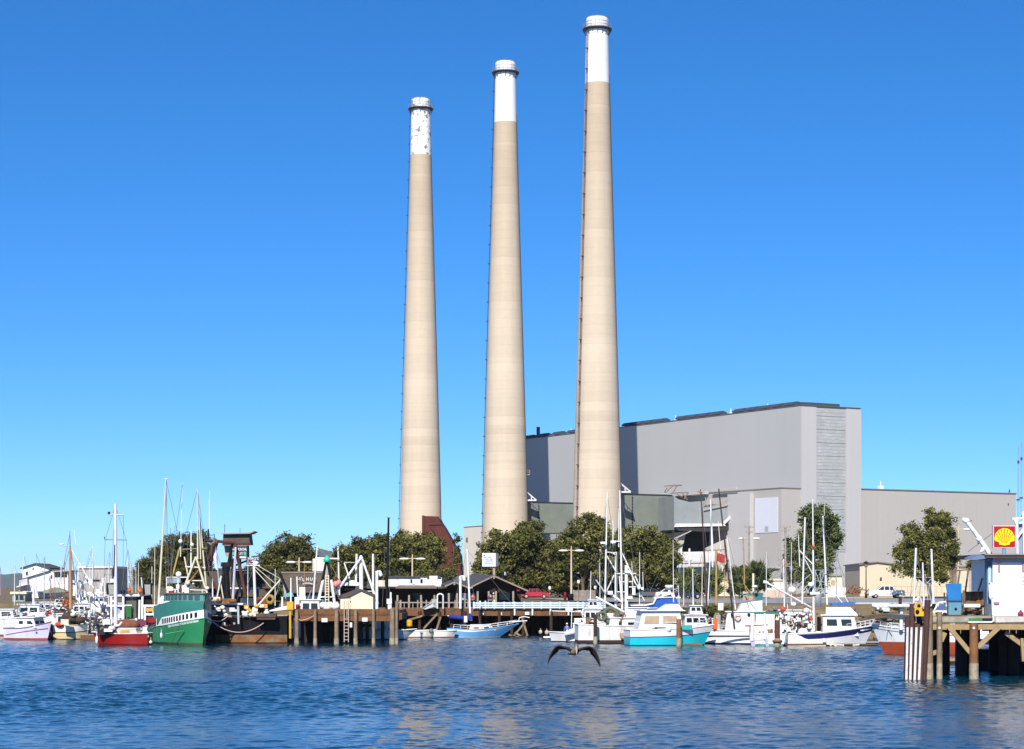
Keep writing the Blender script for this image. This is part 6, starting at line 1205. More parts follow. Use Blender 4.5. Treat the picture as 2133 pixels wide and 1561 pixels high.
t = thing('dark_skiff', 'dark grey hull end moored at the bow of the lavender boat', 'skiff', P(102, 1335, 221)); mb = MB(); mb.loft([[(PX(94, 221), 221, 0), (PX(94, 221), 221, 1.7), (PX(96, 221), 222.5, 1.75)], [(PX(104, 220), 220, 0), (PX(106, 220), 220, 1.7), (PX(110, 222), 222, 1.6)], [(PX(110, 222), 222.4, 0), (PX(112, 222), 222.4, 1.5), (PX(113, 222), 223, 1.4)]], False); part('hull', mb, mat('dark_grey_hull', (.05, .05, .055), .7, .2), t, True); part('gunwale', MB().path([P(94, 1302, 220.9), P(106, 1302, 219.9), P(112, 1306, 221.9)], .06), MATS['purple_rail'], t, True)
# white and yellow boat with orange mast
b = Boat('fishing_boat', 'short white boat with yellowed lower planks and an orange mast', 148, 222, 3.6, 2.4, 8, 1.65, 1.5, 1.5, FB, rake=.25, tw=.95, blunt=4)
b.hull(mat('yellow_stained_paint', (.66, .52, .26), .6, .15, 1, dirt=(.6, .58, .5), dirt_amt=.3), mat('black_bottom_paint', (.02, .02, .03)), .1, band=WHITE, band_h=.72, inset=.3); b.strip('dark_line', lambda t: b.sh(t) - .78, lambda t: b.sh(t) - .70, BLACK, b.h, out=.02, rows=1)
b.cabin(-1.5, -.2, 1.5, 1.2, 1.5, WHITE2, WHITE, .1, .1, 2); b.spar('mast', (147, 1268), (146, 1142), .17, mat('orange_brown_spar', (.50, .24, .10), .45, .12), 222, .13); b.spar('topmast', (146, 1142), (145.5, 1106), .07, BRNSPAR, 222, .03); b.spar('boom', (195, 1225), (149, 1145), .07, WHITE, 222); b.spar('crosstree', (131, 1138), (160, 1137), .04, STEEL, 222); b.spar('whip_antenna', (157.5, 1133), (155, 1104), .05, WHITE, 222, .03)
b.w('radar_scanner', MB().ball(P(128, 1134, 222), .26, .15, .11), WHITE); b.wires([((146, 1140), (133, 1185)), ((146, 1142), (158, 1215)), ((146, 1110), (120, 1240)), ((147, 1142), (170, 1260))], 222, .025); b.w('red_tarp', MB().ball(P(124, 1301, 220.6), .48, .4, .28), mat('red_tarp', (.6, .06, .05), .8, .15)); b.w('net_pile', MB().ball(P(152, 1290, 221), .8, .6, .45).ball(P(140, 1285, 221), .6, .6, .5).ball(P(165, 1292, 221), .7, .5, .4), mat('dark_brown_net', (.06, .04, .03), .9, .4, 4)); b.w('cream_buoy', MB().ball(P(152, 1281, 220.4), .3, .3, .22), CREAMW); b.clutter(.4, .95, 6, 77, [CREAMW, WHITE, BLACK, WHITE2], -.3, .8)
# rusty black trawler (stern to the right)
b = Boat('trawler', 'black trawler with broad rusty lower plates and a tall rusty gantry', 513, 208.3, 8.8, 4.6, 178, 2.75, 2.6, 2.75, FB, cat='trawler', rake=.3, tw=.96, blunt=5)
b.hull(BLACK, mat('slimy_waterline', (.10, .095, .05)), .10, inset=.7, rail=mat('pinkish_worn_rail', (.42, .30, .27), .8, .2)); b.strip('rusty_plates', lambda t: .10, lambda t: .85, RUST, b.h, .0, .86, out=.03)
b.spar('stern_fender', (604, 1288), (608, 1310), .13, WHITE2, 204.5); b.spar('corner_post', (606, 1310), (608, 1330), .12, RUST, 205)
b.w('net_rollers', MB().box(P(555, 1282, 205), (2.0, .8, .35)).box(P(555, 1289, 204.9), (1.8, .6, .18)), mat('mud_brown_gear', (.09, .06, .04), .9, .35, 3)); b.w('hull_fitting', MB().box(P(466, 1300, 205.1), (.3, .06, .28)), WHITE2); b.w('hull_fitting', MB().box(P(488, 1299, 205.1), (.2, .06, .2)), mat('pinkish_worn_rail', (.42, .30, .27))); b.w('rust_streak', MB().extr([P(448, 1304, 205.12), P(482, 1301, 205.12), P(476, 1305, 205.12), P(450, 1307, 205.12)], (0, .02, 0)), RUSTD)
b.spar('exhaust_streak_pipe', (496, 1262), (497, 1300), .12, mat('chalky_pipe', (.5, .55, .56), .7, .2), 204.9)
DG = RUSTD; b.spar('gantry_beam', (420, 1125), (490, 1131), .15, DG, 206, .15); b.spar('gantry_beam', (452, 1128), (445, 1130), .3, RUST, 206, .25); b.spar('gantry_leg', (418, 1215), (446, 1132), .16, DG, 206, .2); b.spar('gantry_leg', (452, 1130), (438, 1180), .16, DG, 206.5); b.spar('gantry_leg', (432, 1192), (460, 1243), .12, DG, 206); b.spar('gantry_leg', (512, 1245), (490, 1133), .20, RUSTD, 206, .17); b.spar('gantry_leg', (476, 1176), (484, 1133), .17, BLACK, 206.5)
b.spar('boom', (485, 1252), (491, 1140), .14, mat('lilac_grey_spar', (.52, .50, .56), .5, .1), 205.5); b.spar('mast', (474, 1250), (470, 1176), .34, BLACK, 206, .28); b.spar('mast', (464, 1252), (466, 1178), .20, BLACK, 207); b.w('mast_head', MB().box(P(470, 1176, 206), (.85, .5, .42)), BLACK); b.spar('topmast', (434, 1124), (434, 1102), .08, BLACK, 206); b.spar('topmast', (447, 1128), (446, 1112), .05, DG, 206); b.spar('whip_antenna', (435, 1105), (435, 1040), .02, ALU, 206)
b.spar('mast', (532, 1270), (529, 1180), .15, WHITE, 206, .13); b.spar('cargo_boom', (534, 1266), (584, 1208), .11, mat('cream_spar', (.66, .60, .42)), 205.5, .09); b.spar('stay_pole', (529, 1185), (566, 1226), .05, CS, 206); b.spar('stay_pole', (530, 1180), (572, 1215), .04, CS, 206); b.spar('stay_pole', (531, 1175), (584, 1206), .035, CS, 206); b.spar('stay_pole', (575, 1240), (584, 1208), .03, CS, 206)
b.spar('derrick', (458, 1205), (466, 1252), .08, CS, 205.8); b.spar('derrick', (461, 1200), (452, 1245), .09, ALU, 205.6); b.spar('pole', (443, 1245), (443, 1205), .07, WHITE, 205.6); b.spar('net_hung', (449, 1135), (456, 1215), .05, mat('pale_blue_net', (.6, .62, .72), .8, .1), 206.2); b.w('hung_net', MB().extr([P(443, 1140, 206.3), P(449, 1134, 206.3), P(453, 1165, 206.3), P(454, 1190, 206.3), P(449, 1185, 206.3), P(444, 1160, 206.3)], (0, .1, 0)), MATS['pale_blue_net'])
b.w('deckhouse', MB().extr([P(438, 1259, 206), P(492, 1259, 206), P(492, 1282, 206), P(438, 1282, 206)], (0, 2.5, 0)), mat('dark_grey_deckhouse', (.06, .06, .065), .7, .2)); b.w('deckhouse_eave', MB().extr([P(436, 1256.5, 205.8), P(506, 1257, 205.8), P(506, 1260, 205.8), P(436, 1260, 205.8)], (0, 2.8, 0)), WHITE2); b.w('winch_row', MB().box(P(470, 1252, 205.8), (1.6, .6, .5)).ball(P(455, 1250, 205.5), .4, .4, .3).ball(P(485, 1252, 205.5), .4, .3, .25), RUST)
b.w('life_raft', MB().tube(P(437, 1249, 205.4), P(459, 1249, 205.4), .26, n=10), mat('beige_canister', (.6, .52, .42), .6, .1)); b.w('red_net_roll', MB().torus(P(543, 1256, 206.4), .42, .2), mat('dull_red_net', (.22, .05, .03), .95, .4, 4)); b.w('yellow_net_roll', MB().torus(P(562, 1249, 207), .36, .17), mat('ochre_net', (.35, .22, .05), .9, .3, 4))
for i in range(34):
    px, py = rr.uniform(440, 560), rr.uniform(1262, 1282); s_ = rr.uniform(.18, .5); mb = MB()
    if i % 2: mb.box(P(px, py, 205.3 + rr.uniform(0, .5)), (s_ * 1.3, .3, s_))
    else: mb.ball(P(px, py, 205.3 + rr.uniform(0, .5)), s_ * .6, s_ * .5, s_ * .5)
    b.w('deck_gear', mb, rr.choice([WHITE, WHITE, WHITE2, CREAMW, RUST, YELLOW, WHITE]))
b.w('sloping_cover', MB().extr([P(560, 1272, 206), P(584, 1265, 206), P(598, 1262, 206), P(598, 1270, 206), P(562, 1274, 206)], (0, 1.2, 0)), WHITE)
b.wires([((434, 1105), (420, 1240)), ((490, 1133), (530, 1182)), ((446, 1130), (480, 1250)), ((487, 1180), (470, 1240)), ((529, 1182), (500, 1260)), ((440, 1140), (430, 1220))], 206, .02)
def rope(lab, pts, d, r=.06, m=None, name='mooring_rope'): return single(name, MB().path([P(x, y, dd) for x, y, dd in pts], r, 6), m or ROPE, lab, 'rope')
rope('long pink mooring rope sagging from the green bow across the black trawler', [(441 + 108 * i / 12, 1294 + 22 * (1 - (2 * i / 12 - 1) ** 2) * .98 + i * .35, 203 + i * .16) for i in range(13)], 204)
rope('short upper pink mooring rope between the green bow and the black rail', [(443 + 34 * i / 7, 1292 - i * 1.6 + 9 * (1 - (2 * i / 7 - 1) ** 2) * .8, 203.4 + i * .15) for i in range(8)], 204, .055)

# boats behind the wharf
b = Boat('fishing_boat', 'white boat behind the wharf with a green topped black and white tripod mast', 678, 221, 7.5, 3.0, 0, 2.3, 2.1, 2.1, FB); b.hull(WHITE, None, .2); b.cabin(-2.6, -.4, 2.2, 2.0, 2.2, WHITE2, WHITE, .2, .1, 2)
b.spar('tripod_leg', (672, 1210), (680, 1166), .16, BLACK, 221, .12); b.spar('tripod_leg', (659, 1272), (673, 1208), .17, WHITE, 221, .15); b.spar('tripod_leg', (690, 1208), (681, 1166), .16, BLACK, 221, .12); b.spar('tripod_leg', (699, 1272), (690, 1208), .17, WHITE, 221, .15)
mb = MB(); mb.tube(P(677.5, 1270, 220.6), P(678, 1198, 220.6), .06); mb.tube(P(685, 1270, 220.6), P(684.5, 1198, 220.6), .06); y = 1200
while y < 1268: mb.box(P(681.2, y, 220.6), (.42, .08, .09)); y += 5.5
b.w('mast_ladder', mb, CREAMW); b.w('mast_cap', MB().lathe([(.40, PZ(1171, 221)), (.34, PZ(1164, 221)), (.10, PZ(1157, 221))], (PX(681.5, 221), 221), 10), mat('bright_sea_green', (.03, .50, .30), .5, .08)); b.spar('crosstree', (657, 1163), (707, 1164.5), .09, ALU, 221, .09); b.spar('outrigger_pole', (650, 1275), (661, 1137), .10, ALU, 221, .08); b.spar('outrigger_pole', (707, 1240), (704, 1138), .10, ALU, 221.4, .08); b.spar('platform_bar', (665, 1244), (696, 1244), .07, WHITE, 220.8)
b.wires([((684, 1168), (710, 1215)), ((661, 1140), (680, 1160)), ((704, 1140), (684, 1162)), ((690, 1210), (708, 1250))], 221, .035, m=MATS['olive_spar']); b.w('pink_buoys', MB().ball(P(700, 1217, 221), .35).ball(P(706, 1214, 221), .3), mat('pink_float', (.75, .25, .25), .6, .1)); b.w('blue_figure_panel', MB().box(P(671, 1255, 220.7), (.3, .2, .6)), LBLUE); b.spar('pole', (622, 1270), (618, 1202), .09, ALU, 221, .07); b.spar('pole', (606, 1262), (606, 1204), .10, WHITE, 221, .07); b.w('upright_cases', MB().box(P(630, 1236, 221), (.6, .4, 1.3)).box(P(619, 1258, 221), (.5, .4, 1.4)).box(P(646, 1260, 221), (.35, .3, 1.2)).box(P(634, 1258, 221), (.3, .3, 1.6)), WHITE); b.spar('pole', (634, 1275), (634, 1172), .04, OCHRE, 221.5, .02); b.spar('pole', (640, 1252), (648, 1230), .05, STEEL, 221); b.w('red_panel', MB().box(P(621, 1264, 220.7), (.25, .2, .5)), RED); b.spar('davit', (588, 1268), (588, 1244), .12, WHITE, 219); b.spar('stay_pole', (645, 1268), (638, 1252), .06, CREAMW, 220.8)
b = Boat('fishing_boat', 'white boat behind the cream shed with a peaked white A frame mast', 745, 226, 7.5, 3.0, 0, 2.3, 2.1, 2.1, FB); b.hull(WHITE, None, .2); b.cabin(-3, -.6, 2.2, 2.0, 1.9, WHITE, WHITE, .2, .1, 2)
b.spar('mast', (752.5, 1235), (752, 1160), .23, WHITE, 226, .22); b.w('mast_cap', MB().lathe([(.26, PZ(1168, 226)), (.24, PZ(1162, 226)), (.08, PZ(1157, 226))], (PX(752, 226), 226), 10), WHITE); b.spar('a_frame_leg', (697, 1238), (751, 1164), .14, WHITE, 225.5, .12); b.spar('a_frame_leg', (787, 1258), (755, 1166), .14, WHITE, 225.5, .12); b.spar('outrigger_pole', (741, 1228), (743, 1154), .13, ALU, 226.3, .12); b.spar('outrigger_pole', (777.5, 1270), (777, 1154), .13, ALU, 226, .12); b.spar('davit', (733, 1220), (717, 1173), .10, WHITE2, 226.2, .08); b.spar('crosstree', (717, 1172), (742, 1172), .05, STEEL, 226.2); b.spar('platform_bar', (760, 1232), (780, 1232), .05, WHITE, 225.4); b.wires([((777, 1156), (783, 1200)), ((770, 1172), (765, 1225)), ((703, 1182), (690, 1235)), ((706, 1150), (703, 1200))], 226, .03, m=BRNSPAR); b.w('roof_gear', MB().box(P(725, 1217, 226), (2.4, .5, .35)).ball(P(735, 1213, 226), .5, .3, .2), WHITE); b.w('shade_band', MB().box(P(720, 1225, 226.3), (2.2, .3, .5)), BLACK)

# ---- dense marina at far left
MG = 'white boats packed in the far marina'
def marina(lab, px, d, L_, head, h_, cab, m, seed, mast=None, trim=None):
    r_ = random.Random(seed); b = Boat('moored_boat', lab, px, d, L_, L_ * .34, head, h_ + .5, h_, h_, MG, rake=.6); b.hull(m, trim or BOTRED, .2, inset=.2)
    ch = r_.uniform(1.2, 1.7); b.cabin(-L_ * .25, L_ * .2, L_ * .24, h_ - .15, ch, cab, WHITE, .3, .05, r_.choice((2, 3)), None, (.45, .8))
    if r_.random() > .4: b.cabin(-L_ * .15, L_ * .1, L_ * .2, h_ + ch, .8, WHITE, WHITE, .25, .05, 2, None, (.4, .8), name='flybridge')
    b.rails(.5, 1, .55, n=5); b.clutter(.03, .9, 7, seed, [WHITE, WHITE2, RED, BLACK, STEEL, WHITE], -.1, .9)
    for (x0, y0, x1, y1, r0, mm) in mast or (): b.spar('mast', (x0, y0), (x1, y1), r0, mm, d, r0 * .6); b.wires([((x1, y1 + 3), (px - 22, 1275)), ((x1, y1 + 3), (px + 20, 1272))], d, .02)
    return b
marina('long white motor yacht with an even white rail at the left edge of the harbour', 8, 238, 7.0, 2, 1.9, WHITE, WHITE, 1, [(1, 1240, 0, 1180, .06, mat('purple_grey_spar', (.35, .25, .3), .5, .1))])
marina('second white yacht from the left edge, behind the lavender boat', 58, 244, 6.0, 182, 2.0, WHITE, WHITE2, 2, [(70, 1275, 70, 1212, .16, WHITE), (46, 1195, 50, 1156, .06, ALU)])
marina('white cruiser with grey pilothouse behind the lavender boat bow', 98, 246, 5.4, 4, 2.6, WHITE, WHITE, 3, [(76, 1230, 76, 1152, .03, STEEL), (106, 1265, 104, 1200, .08, BRNSPAR)])
marina('white workboat left of the orange mast with weathered rails', 122, 240, 4.6, 178, 2.2, WHITE2, WHITE2, 4, [(127, 1225, 127.5, 1169, .08, WHITE), (116, 1260, 113, 1188, .05, BRNSPAR)])
marina('white cruiser directly right of the orange mast', 176, 240, 5.0, 0, 2.3, WHITE, WHITE, 5, [(193, 1215, 193.5, 1138, .06, WHITE), (160, 1250, 156, 1175, .1, WHITE)])
marina('white boat with dark blue awning before the grey warehouse', 205, 236, 5.0, 180, 2.1, mat('navy_grey_awning', (.08, .08, .12), .8, .2), WHITE, 6, [(210, 1220, 205, 1188, .05, ALU), (218, 1250, 219, 1203, .08, WHITE)])
marina('white trawler yacht with orange floats beneath the black light boxes', 268, 238, 6.0, 0, 2.5, WHITE, WHITE, 7, [(267, 1225, 266, 1138, .06, ALU), (275, 1235, 275, 1180, .05, CREAMW), (283, 1235, 283, 1182, .04, CREAMW), (271, 1225, 272, 1165, .05, ALU)])
marina('white boat filling the gap left of the green trawler', 312, 236, 5.0, 176, 2.0, WHITE2, WHITE, 8, [(297, 1225, 294, 1203, .08, WHITE)])
marina('white boat with red lower cabin lying left of the red sailboat mast', 188, 228, 4.2, 3, 1.3, WHITE, DECK, 9, None)
LM = 'thin masts standing over the packed boats'
for lab, px, yt, yb, d, m in (('thinnest pole just right of the orange mast', 163, 1160, 1262, 232, ALU), ('white pole leaning before the grey warehouse', 186, 1146, 1262, 234, ALU), ('short tan pole left of the cypress', 288, 1172, 1262, 232, CREAMW), ('white stick mast left of the white gabled house', 30, 1176, 1262, 240, ALU), ('grey pole between the gabled house and the orange mast', 92, 1160, 1262, 240, STEEL), ('white whip mast above the black light box', 226, 1170, 1262, 230, ALU), ('pale whip pole rising through the cypress', 322, 1130, 1262, 230, CREAMW), ('white pole right of the right black light box', 316, 1180, 1262, 231, ALU), ('brown pole just left of the orange mast', 134, 1170, 1262, 230, BRNSPAR), ('grey whip pole over the grey warehouse right end', 228, 1150, 1262, 236, STEEL), ('white pole beside the lookout tower legs', 516, 1165, 1262, 230, ALU), ('thin white pole over the wharf left of the snack hut', 573, 1185, 1262, 230, ALU), ('thin pole behind the blue canvas cruiser, left one', 1332, 1150, 1262, 224, ALU), ('thin pole behind the blue canvas cruiser, right one', 1424, 1160, 1262, 224, CREAMW), ('thin tan pole between the dark leaning poles', 1508, 1130, 1262, 222, OCHRE), ('thin white pole left of the navy banded boat masts', 1648, 1130, 1262, 222, ALU), ('thin grey pole right of the navy banded boat masts', 1742, 1150, 1262, 222, STEEL), ('thin white pole before the tallest young cypress', 1596, 1150, 1262, 222, ALU)):
    t = thing('thin_mast', lab, 'mast', P(px, yb, d), 0, LM); r0 = Vector((0, 0, 0)); top = P(px + (2 if 'lean' in lab else .5), yt, d) - P(px, yb, d); part('pole', MB().tube(r0, top, .06, .03, 6), m, t); part('stays', MB().tube(top, (-1.3, 0, .2), .014, .014, 4).tube(top, (1.2, 0, .3), .014, .014, 4).tube(top * .7 - Vector((.5, 0, 0)), top * .7 + Vector((.5, 0, 0)), .025, .025, 4), WIRE, t)
marina('white cruiser moored behind the bow of the turquoise boat', 1452, 210, 5.4, 4, 1.6, WHITE, WHITE, 21, [(1444, 1270, 1443, 1185, .07, ALU), (1462, 1270, 1463, 1150, .05, CREAMW)])
marina('white boat moored behind the stern facing white troller', 1640, 210, 5.4, 178, 1.7, WHITE2, WHITE, 22, [(1634, 1270, 1632, 1165, .08, ALU), (1655, 1270, 1656, 1190, .05, BRNSPAR)])
marina('white workboat in the gap left of the weathered white troller rig', 1238, 222, 4.6, 3, 1.7, WHITE2, WHITE, 23, [(1229, 1270, 1231, 1190, .06, ALU), (1250, 1270, 1249, 1165, .05, ALU)])
t = thing('floating_dock', 'low grey floating dock between the yellowed white boat and the red boat', 'dock', P(190, 1334, 221)); mb = MB(); mb.bb(PX(168, 221), PX(310, 221), 221, 224, .15, .55); part('deck', mb, DECK, t, True); mb = MB(); mb.bb(PX(168, 221), PX(310, 221), 220.9, 220.997, .0, .5); part('edge_beam', mb, WOODB, t, True)
# white pipe frame with two light boxes
t = thing('gantry_stand', 'white pipe frame carrying two black boxes with grey faces', 'frame', P(270, 1325, 223)); mb = MB(); d_ = 223
for a, e in (((232, 1308), (232, 1241)), ((229, 1241), (298, 1240)), ((257, 1240), (257, 1308)), ((297, 1238), (296, 1290)), ((222, 1262), (275, 1262)), ((296, 1262), (330, 1262)), ((302, 1262), (302, 1300)), ((322, 1262), (322, 1285)), ((300, 1280), (330, 1280)), ((291, 1250), (290, 1290)), ((234, 1252), (241, 1252)), ((284, 1288), (284, 1312))): mb.beam(P(*a, d_), P(*e, d_), .20, .20)
part('pipes', mb, WHITE, t, True)
for px in (231.5, 307): mb = MB(); mb.box(P(px, 1227, d_), (.95, .5, 1.25)); bx = part('light_box', mb, BLACK, t, True); mb = MB(); mb.extr([P(px - 6.2, 1218, d_ - .27), P(px + 6.2, 1218, d_ - .27), P(px + 6.2, 1239, d_ - .27), P(px - 4.2, 1239, d_ - .27)], (0, .015, 0)); part('grey_face', mb, mat('grey_panel_face', (.30, .31, .29), .7, .05), bx, True)
mb = MB(); mb.extr([P(258, 1244, d_ + .5), P(284, 1244, d_ + .5), P(284, 1290, d_ + .5), P(258, 1290, d_ + .5)], (0, .3, 0)); part('grey_back_panel', mb, mat('dark_olive_panel', (.10, .10, .08), .8, .15), t, True); mb = MB(); mb.extr([P(284.2, 1244, d_ + .4), P(315, 1240, d_ + .4), P(318, 1262, d_ + .4), P(290, 1290, d_ + .4), P(284.2, 1290, d_ + .4)], (0, .2, 0)); part('dark_curtain', mb, BLACK, t, True); mb = MB(); mb.extr([P(260, 1262, d_ - .2), P(274, 1262, d_ - .2), P(273, 1288, d_ - .2), P(262, 1284, d_ - .2)], (0, .3, 0)); part('green_tarp', mb, mat('green_tarp', (.02, .13, .03), .8, .2), t, True)
part('shelf_box', MB().box(P(312, 1270, d_), (.9, .5, .4)), mat('ochre_box', (.55, .35, .08), .7, .15), t, True)
single('net_mound', MB().ball(P(262, 1303, 212), 1.3, .9, .65, 12, 7).ball(P(276, 1303, 212), .8, .8, .6).ball(P(246, 1304, 212), .7, .7, .5), mat('rust_brown_net', (.20, .07, .04), .95, .4, 3, bump=.8), 'rust brown heap of netting behind the red boat', 'net heap')
LG = 'loose gear and floats among the left hand boats'
for i, (lab, px, y, d, m, kind_) in enumerate((('orange float on top rail between the two black light boxes', 270, 1230, 222.5, ORANGE, 0), ('second orange float beside the right black light box', 292, 1232, 222.5, ORANGE, 0), ('black and white float left of the orange pair', 256, 1233, 222.6, BLACK, 0), ('white crate in front of the rust brown net heap, left end', 222, 1296, 221, WHITE, 1), ('white crate by the dark skiff under the orange mast', 136, 1296, 219.5, CREAMW, 1), ('orange red crate behind the orange mast base', 138, 1257, 232, ORANGE, 1), ('white hanging bag left of the pale mast', 194, 1270, 226, WHITE, 2), ('second white hanging bag beside the pale mast', 206, 1270, 226, WHITE, 2), ('maroon crate under the right end of the white pipe frame', 298, 1298, 220, mat('maroon_plastic', (.2, .02, .06), .6, .1), 1), ('red crate stacked by the stern of the green trawler', 316, 1292, 220, RED, 1))):
    c = P(px, y, d); mb = MB()
    if kind_ == 0: mb.ball(c, .25, .22, .24, 10, 7); mb.tube(c + Vector((0, 0, .2)), c + Vector((0, 0, .5)), .05)
    elif kind_ == 1: mb.box(c, (.8, .6, .5)); mb.box(c + Vector((0, 0, .26)), (.86, .66, .07)); mb.box(c - Vector((0, 0, .22)), (.84, .64, .06))
    else: mb.ball(c, .33, .25, .75, 10, 7); mb.tube(c + Vector((0, 0, .7)), c + Vector((0, 0, 1.2)), .09)
    single(('float', 'crate', 'hanging_bag')[kind_], mb, m, lab, ('float', 'crate', 'bag')[kind_], LG)
rg5 = random.Random(44)
mb = MB()
for i in range(210):
    px, py = rg5.choice(((rg5.uniform(150, 230), rg5.uniform(1262, 1312)), (rg5.uniform(286, 330), rg5.uniform(1278, 1308)), (rg5.uniform(112, 150), rg5.uniform(1240, 1282)))); c = P(px, py, 224.5 + rg5.uniform(-1, 1)); mb.beam(c, c + Vector((rg5.uniform(-.8, .8), rg5.uniform(-.3, .3), rg5.uniform(-.6, .6))), rg5.uniform(.04, .12), rg5.uniform(.04, .12))
o = single('rigging_tangle', mb, mat('dark_brown_gear', (.09, .05, .035), .9, .4, 3), 'dark tangle of gear and rigging between the left hand boats', 'boat gear', loc=(PX(190, 224), 224, .5)); o['kind'] = 'stuff'
mb = MB()
for i in range(85):
    px, py = rg5.choice(((rg5.uniform(170, 230), rg5.uniform(1235, 1312)), (rg5.uniform(286, 330), rg5.uniform(1272, 1308)), (rg5.uniform(150, 240), rg5.uniform(1205, 1250)))); c = P(px, py, 225.5 + rg5.uniform(-1, 1)); mb.box(c, (rg5.uniform(.1, .5), .3, rg5.uniform(.15, .9)))
o = single('packed_deck_gear', mb, WHITE, 'white jumble of packed deck gear between the left hand boats', 'boat gear', loc=(PX(200, 226), 226, .5)); o['kind'] = 'stuff'
# ================================================================ FUEL DOCK (right edge)
FZ = PZ(1284, 127.5)
t = thing('fuel_dock', 'timber fuel dock with braced pilings at the right edge', 'dock', (PX(2030, 126), 126, 0)); d_ = 126.0
xr = PX(2133, 126) + 7
mb = MB(); mb.bb(PX(1934, d_), xr, 126, 140, FZ - .32, FZ); dk = part('deck', mb, mat('greenish_worn_deck', (.33, .31, .25), .9, .25, 2, dirt=(.15, .16, .11), dirt_amt=.35), t, True)
mb = MB(); mb.bb(PX(1930, d_), xr, 125.9, 126.16, PZ(1312, d_), PZ(1300.5, d_)); part('stringer', mb, mat('tan_sawn_timber', (.36, .25, .125), .85, .25, 1.2, dirt=(.16, .10, .05), dirt_amt=.3, bump=.4), t, True)
mb = MB(); mb.bb(PX(1934, d_), xr, 125.95, 126.3, PZ(1299.8, d_), FZ - .33); part('edge_planks', mb, mat('dark_edge_planks', (.14, .11, .075), .9, .35, 3), t, True)
for px, yt, r, dd, mm in ((2028.5, 1299, .27, 125.6, PILER), (1957, 1275, .17, 125.4, PILE), (1933, 1268, .30, 125.4, PILE)):
    mb = MB(); piling(mb, px, dd, yt, r); pp = part('piling', mb, mm, t, True); mb = MB(); x = PX(px, dd); mb.tube((x, dd, -.9), (x, dd, .95), r * 1.12, r * 1.05, 12); part('barnacle_band', mb, BARN, pp, True)
    mb = MB(); c = P(px, 1309, dd - r - .01); mb.ball(c, .09, .05, .09, 8, 5); part('bolt_head', mb, WHITE2, pp, True)
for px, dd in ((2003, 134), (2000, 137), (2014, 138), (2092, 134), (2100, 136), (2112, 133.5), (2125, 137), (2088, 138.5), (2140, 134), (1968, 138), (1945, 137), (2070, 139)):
    mb = MB(); piling(mb, px, dd, HY + (HC - FZ + .3) / dd * F, .33); part('piling', mb, DARKW, t, True)  # inner pilings coloured near-black to stand for the deck's shade
mb = MB(); mb.bb(PX(1996, 139.5), PX(2042, 139.5), 139.5, 139.8, -1, FZ - .33); mb.bb(PX(2086, 139.5), xr, 139.5, 139.8, -1, FZ - .33); part('shade_backing', mb, DARKW, t, True)  # near-black backing added for the dark under the fuel dock
BR = MATS['tan_sawn_timber']
for a, e, dd in (((1976, 1306), (2021, 1360), 125.75), ((2083, 1305), (2036, 1349), 125.75), ((2094, 1318), (2133, 1346), 126.4), ((1968, 1318), (1960, 1336), 125.8), ((2128, 1330), (2131, 1378), 126.2), ((1940, 1362), (1962, 1355), 126.1)):
    mb = MB(); mb.beam(P(*a, dd), P(*e, dd), .16, .27); part('cross_brace', mb, BR, t, True)
for px in (1988, 2001, 2103, 2117): part('hanging_bolt', MB().tube(P(px, 1311, 125.9), P(px, 1320, 125.9), .025, n=4), BARN, t, True)
mb = MB(); mb.extr([P(2018, 1288, 125.93), P(2046, 1287.5, 125.93), P(2046, 1293.5, 125.93), P(2018, 1294, 125.93)], (0, .06, 0)); part('green_plate', mb, mat('green_plate', (.05, .20, .05), .7, .2), dk, True)
mb = MB(); mb.extr([P(2046.5, 1288, 125.93), P(2068, 1288, 125.93), P(2068, 1293, 125.93), P(2046.5, 1293, 125.93)], (0, .06, 0)); part('black_fender', mb, RUBBER, dk, True)
mb = MB(); mb.path([P(2016, 1296.5, 125.85), P(2066, 1296.5, 125.85), P(2070, 1293, 125.85), P(2068, 1282, 125.85), P(2067, 1250, 126.4)], .06, 6); part('white_pipe', mb, WHITE2, dk, True)
quadpart('white_ledge', t, [(2074, 1285.5), (2140, 1285.5), (2140, 1296), (2074, 1297)], 125.9, .08, mat('chalky_ledge', (.55, .50, .45), .9, .25), dk)
# striped dolphin
t = thing('dolphin_piles', 'cluster of leaning dark pilings with white strips in front of the fuel dock', 'pilings', (PX(1905, 124.5), 124.5, 0))
for px, yt, lean, dd, st in ((1888, 1285, .10, 124.6, 1), (1896, 1258, .14, 124.4, 1), (1905, 1300, .16, 124.0, 1), (1914, 1304, .20, 123.8, 1), (1921, 1250, .32, 124.6, 0), (1910, 1262, .2, 125.2, 0), (1925, 1252, .22, 125.4, 0)):
    mb = MB(); piling(mb, px, dd, yt, .19, lean); pp = part('piling', mb, mat('maroon_brown_piling', (.075, .035, .028), .9, .3, 1.5, dirt=(.16, .10, .07), dirt_amt=.3, streak=1), t, True)
    if st:
        mb = MB(); zt = min(PZ(yt, dd), PZ(1307, dd)); x = PX(px, dd); k = lean / (PZ(yt, dd) + 1.2); y0 = dd - .205
        mb.extr([(x - .10, y0, .02), (x + .03, y0, .02), (x + .03 + k * zt, y0, zt), (x - .09 + k * zt, y0, zt)], (0, .05, 0)); part('white_strip', mb, mat('scuffed_white_strip', (.70, .68, .66), .6, .1, 2, dirt=(.16, .11, .09), dirt_amt=.3, dirt_scale=2.2), pp, True)
t2 = thing('yellow_hoist', 'yellow hoist fixed on top of the dark piling cluster', 'hoist', P(1913, 1283, 124)); mb = MB()
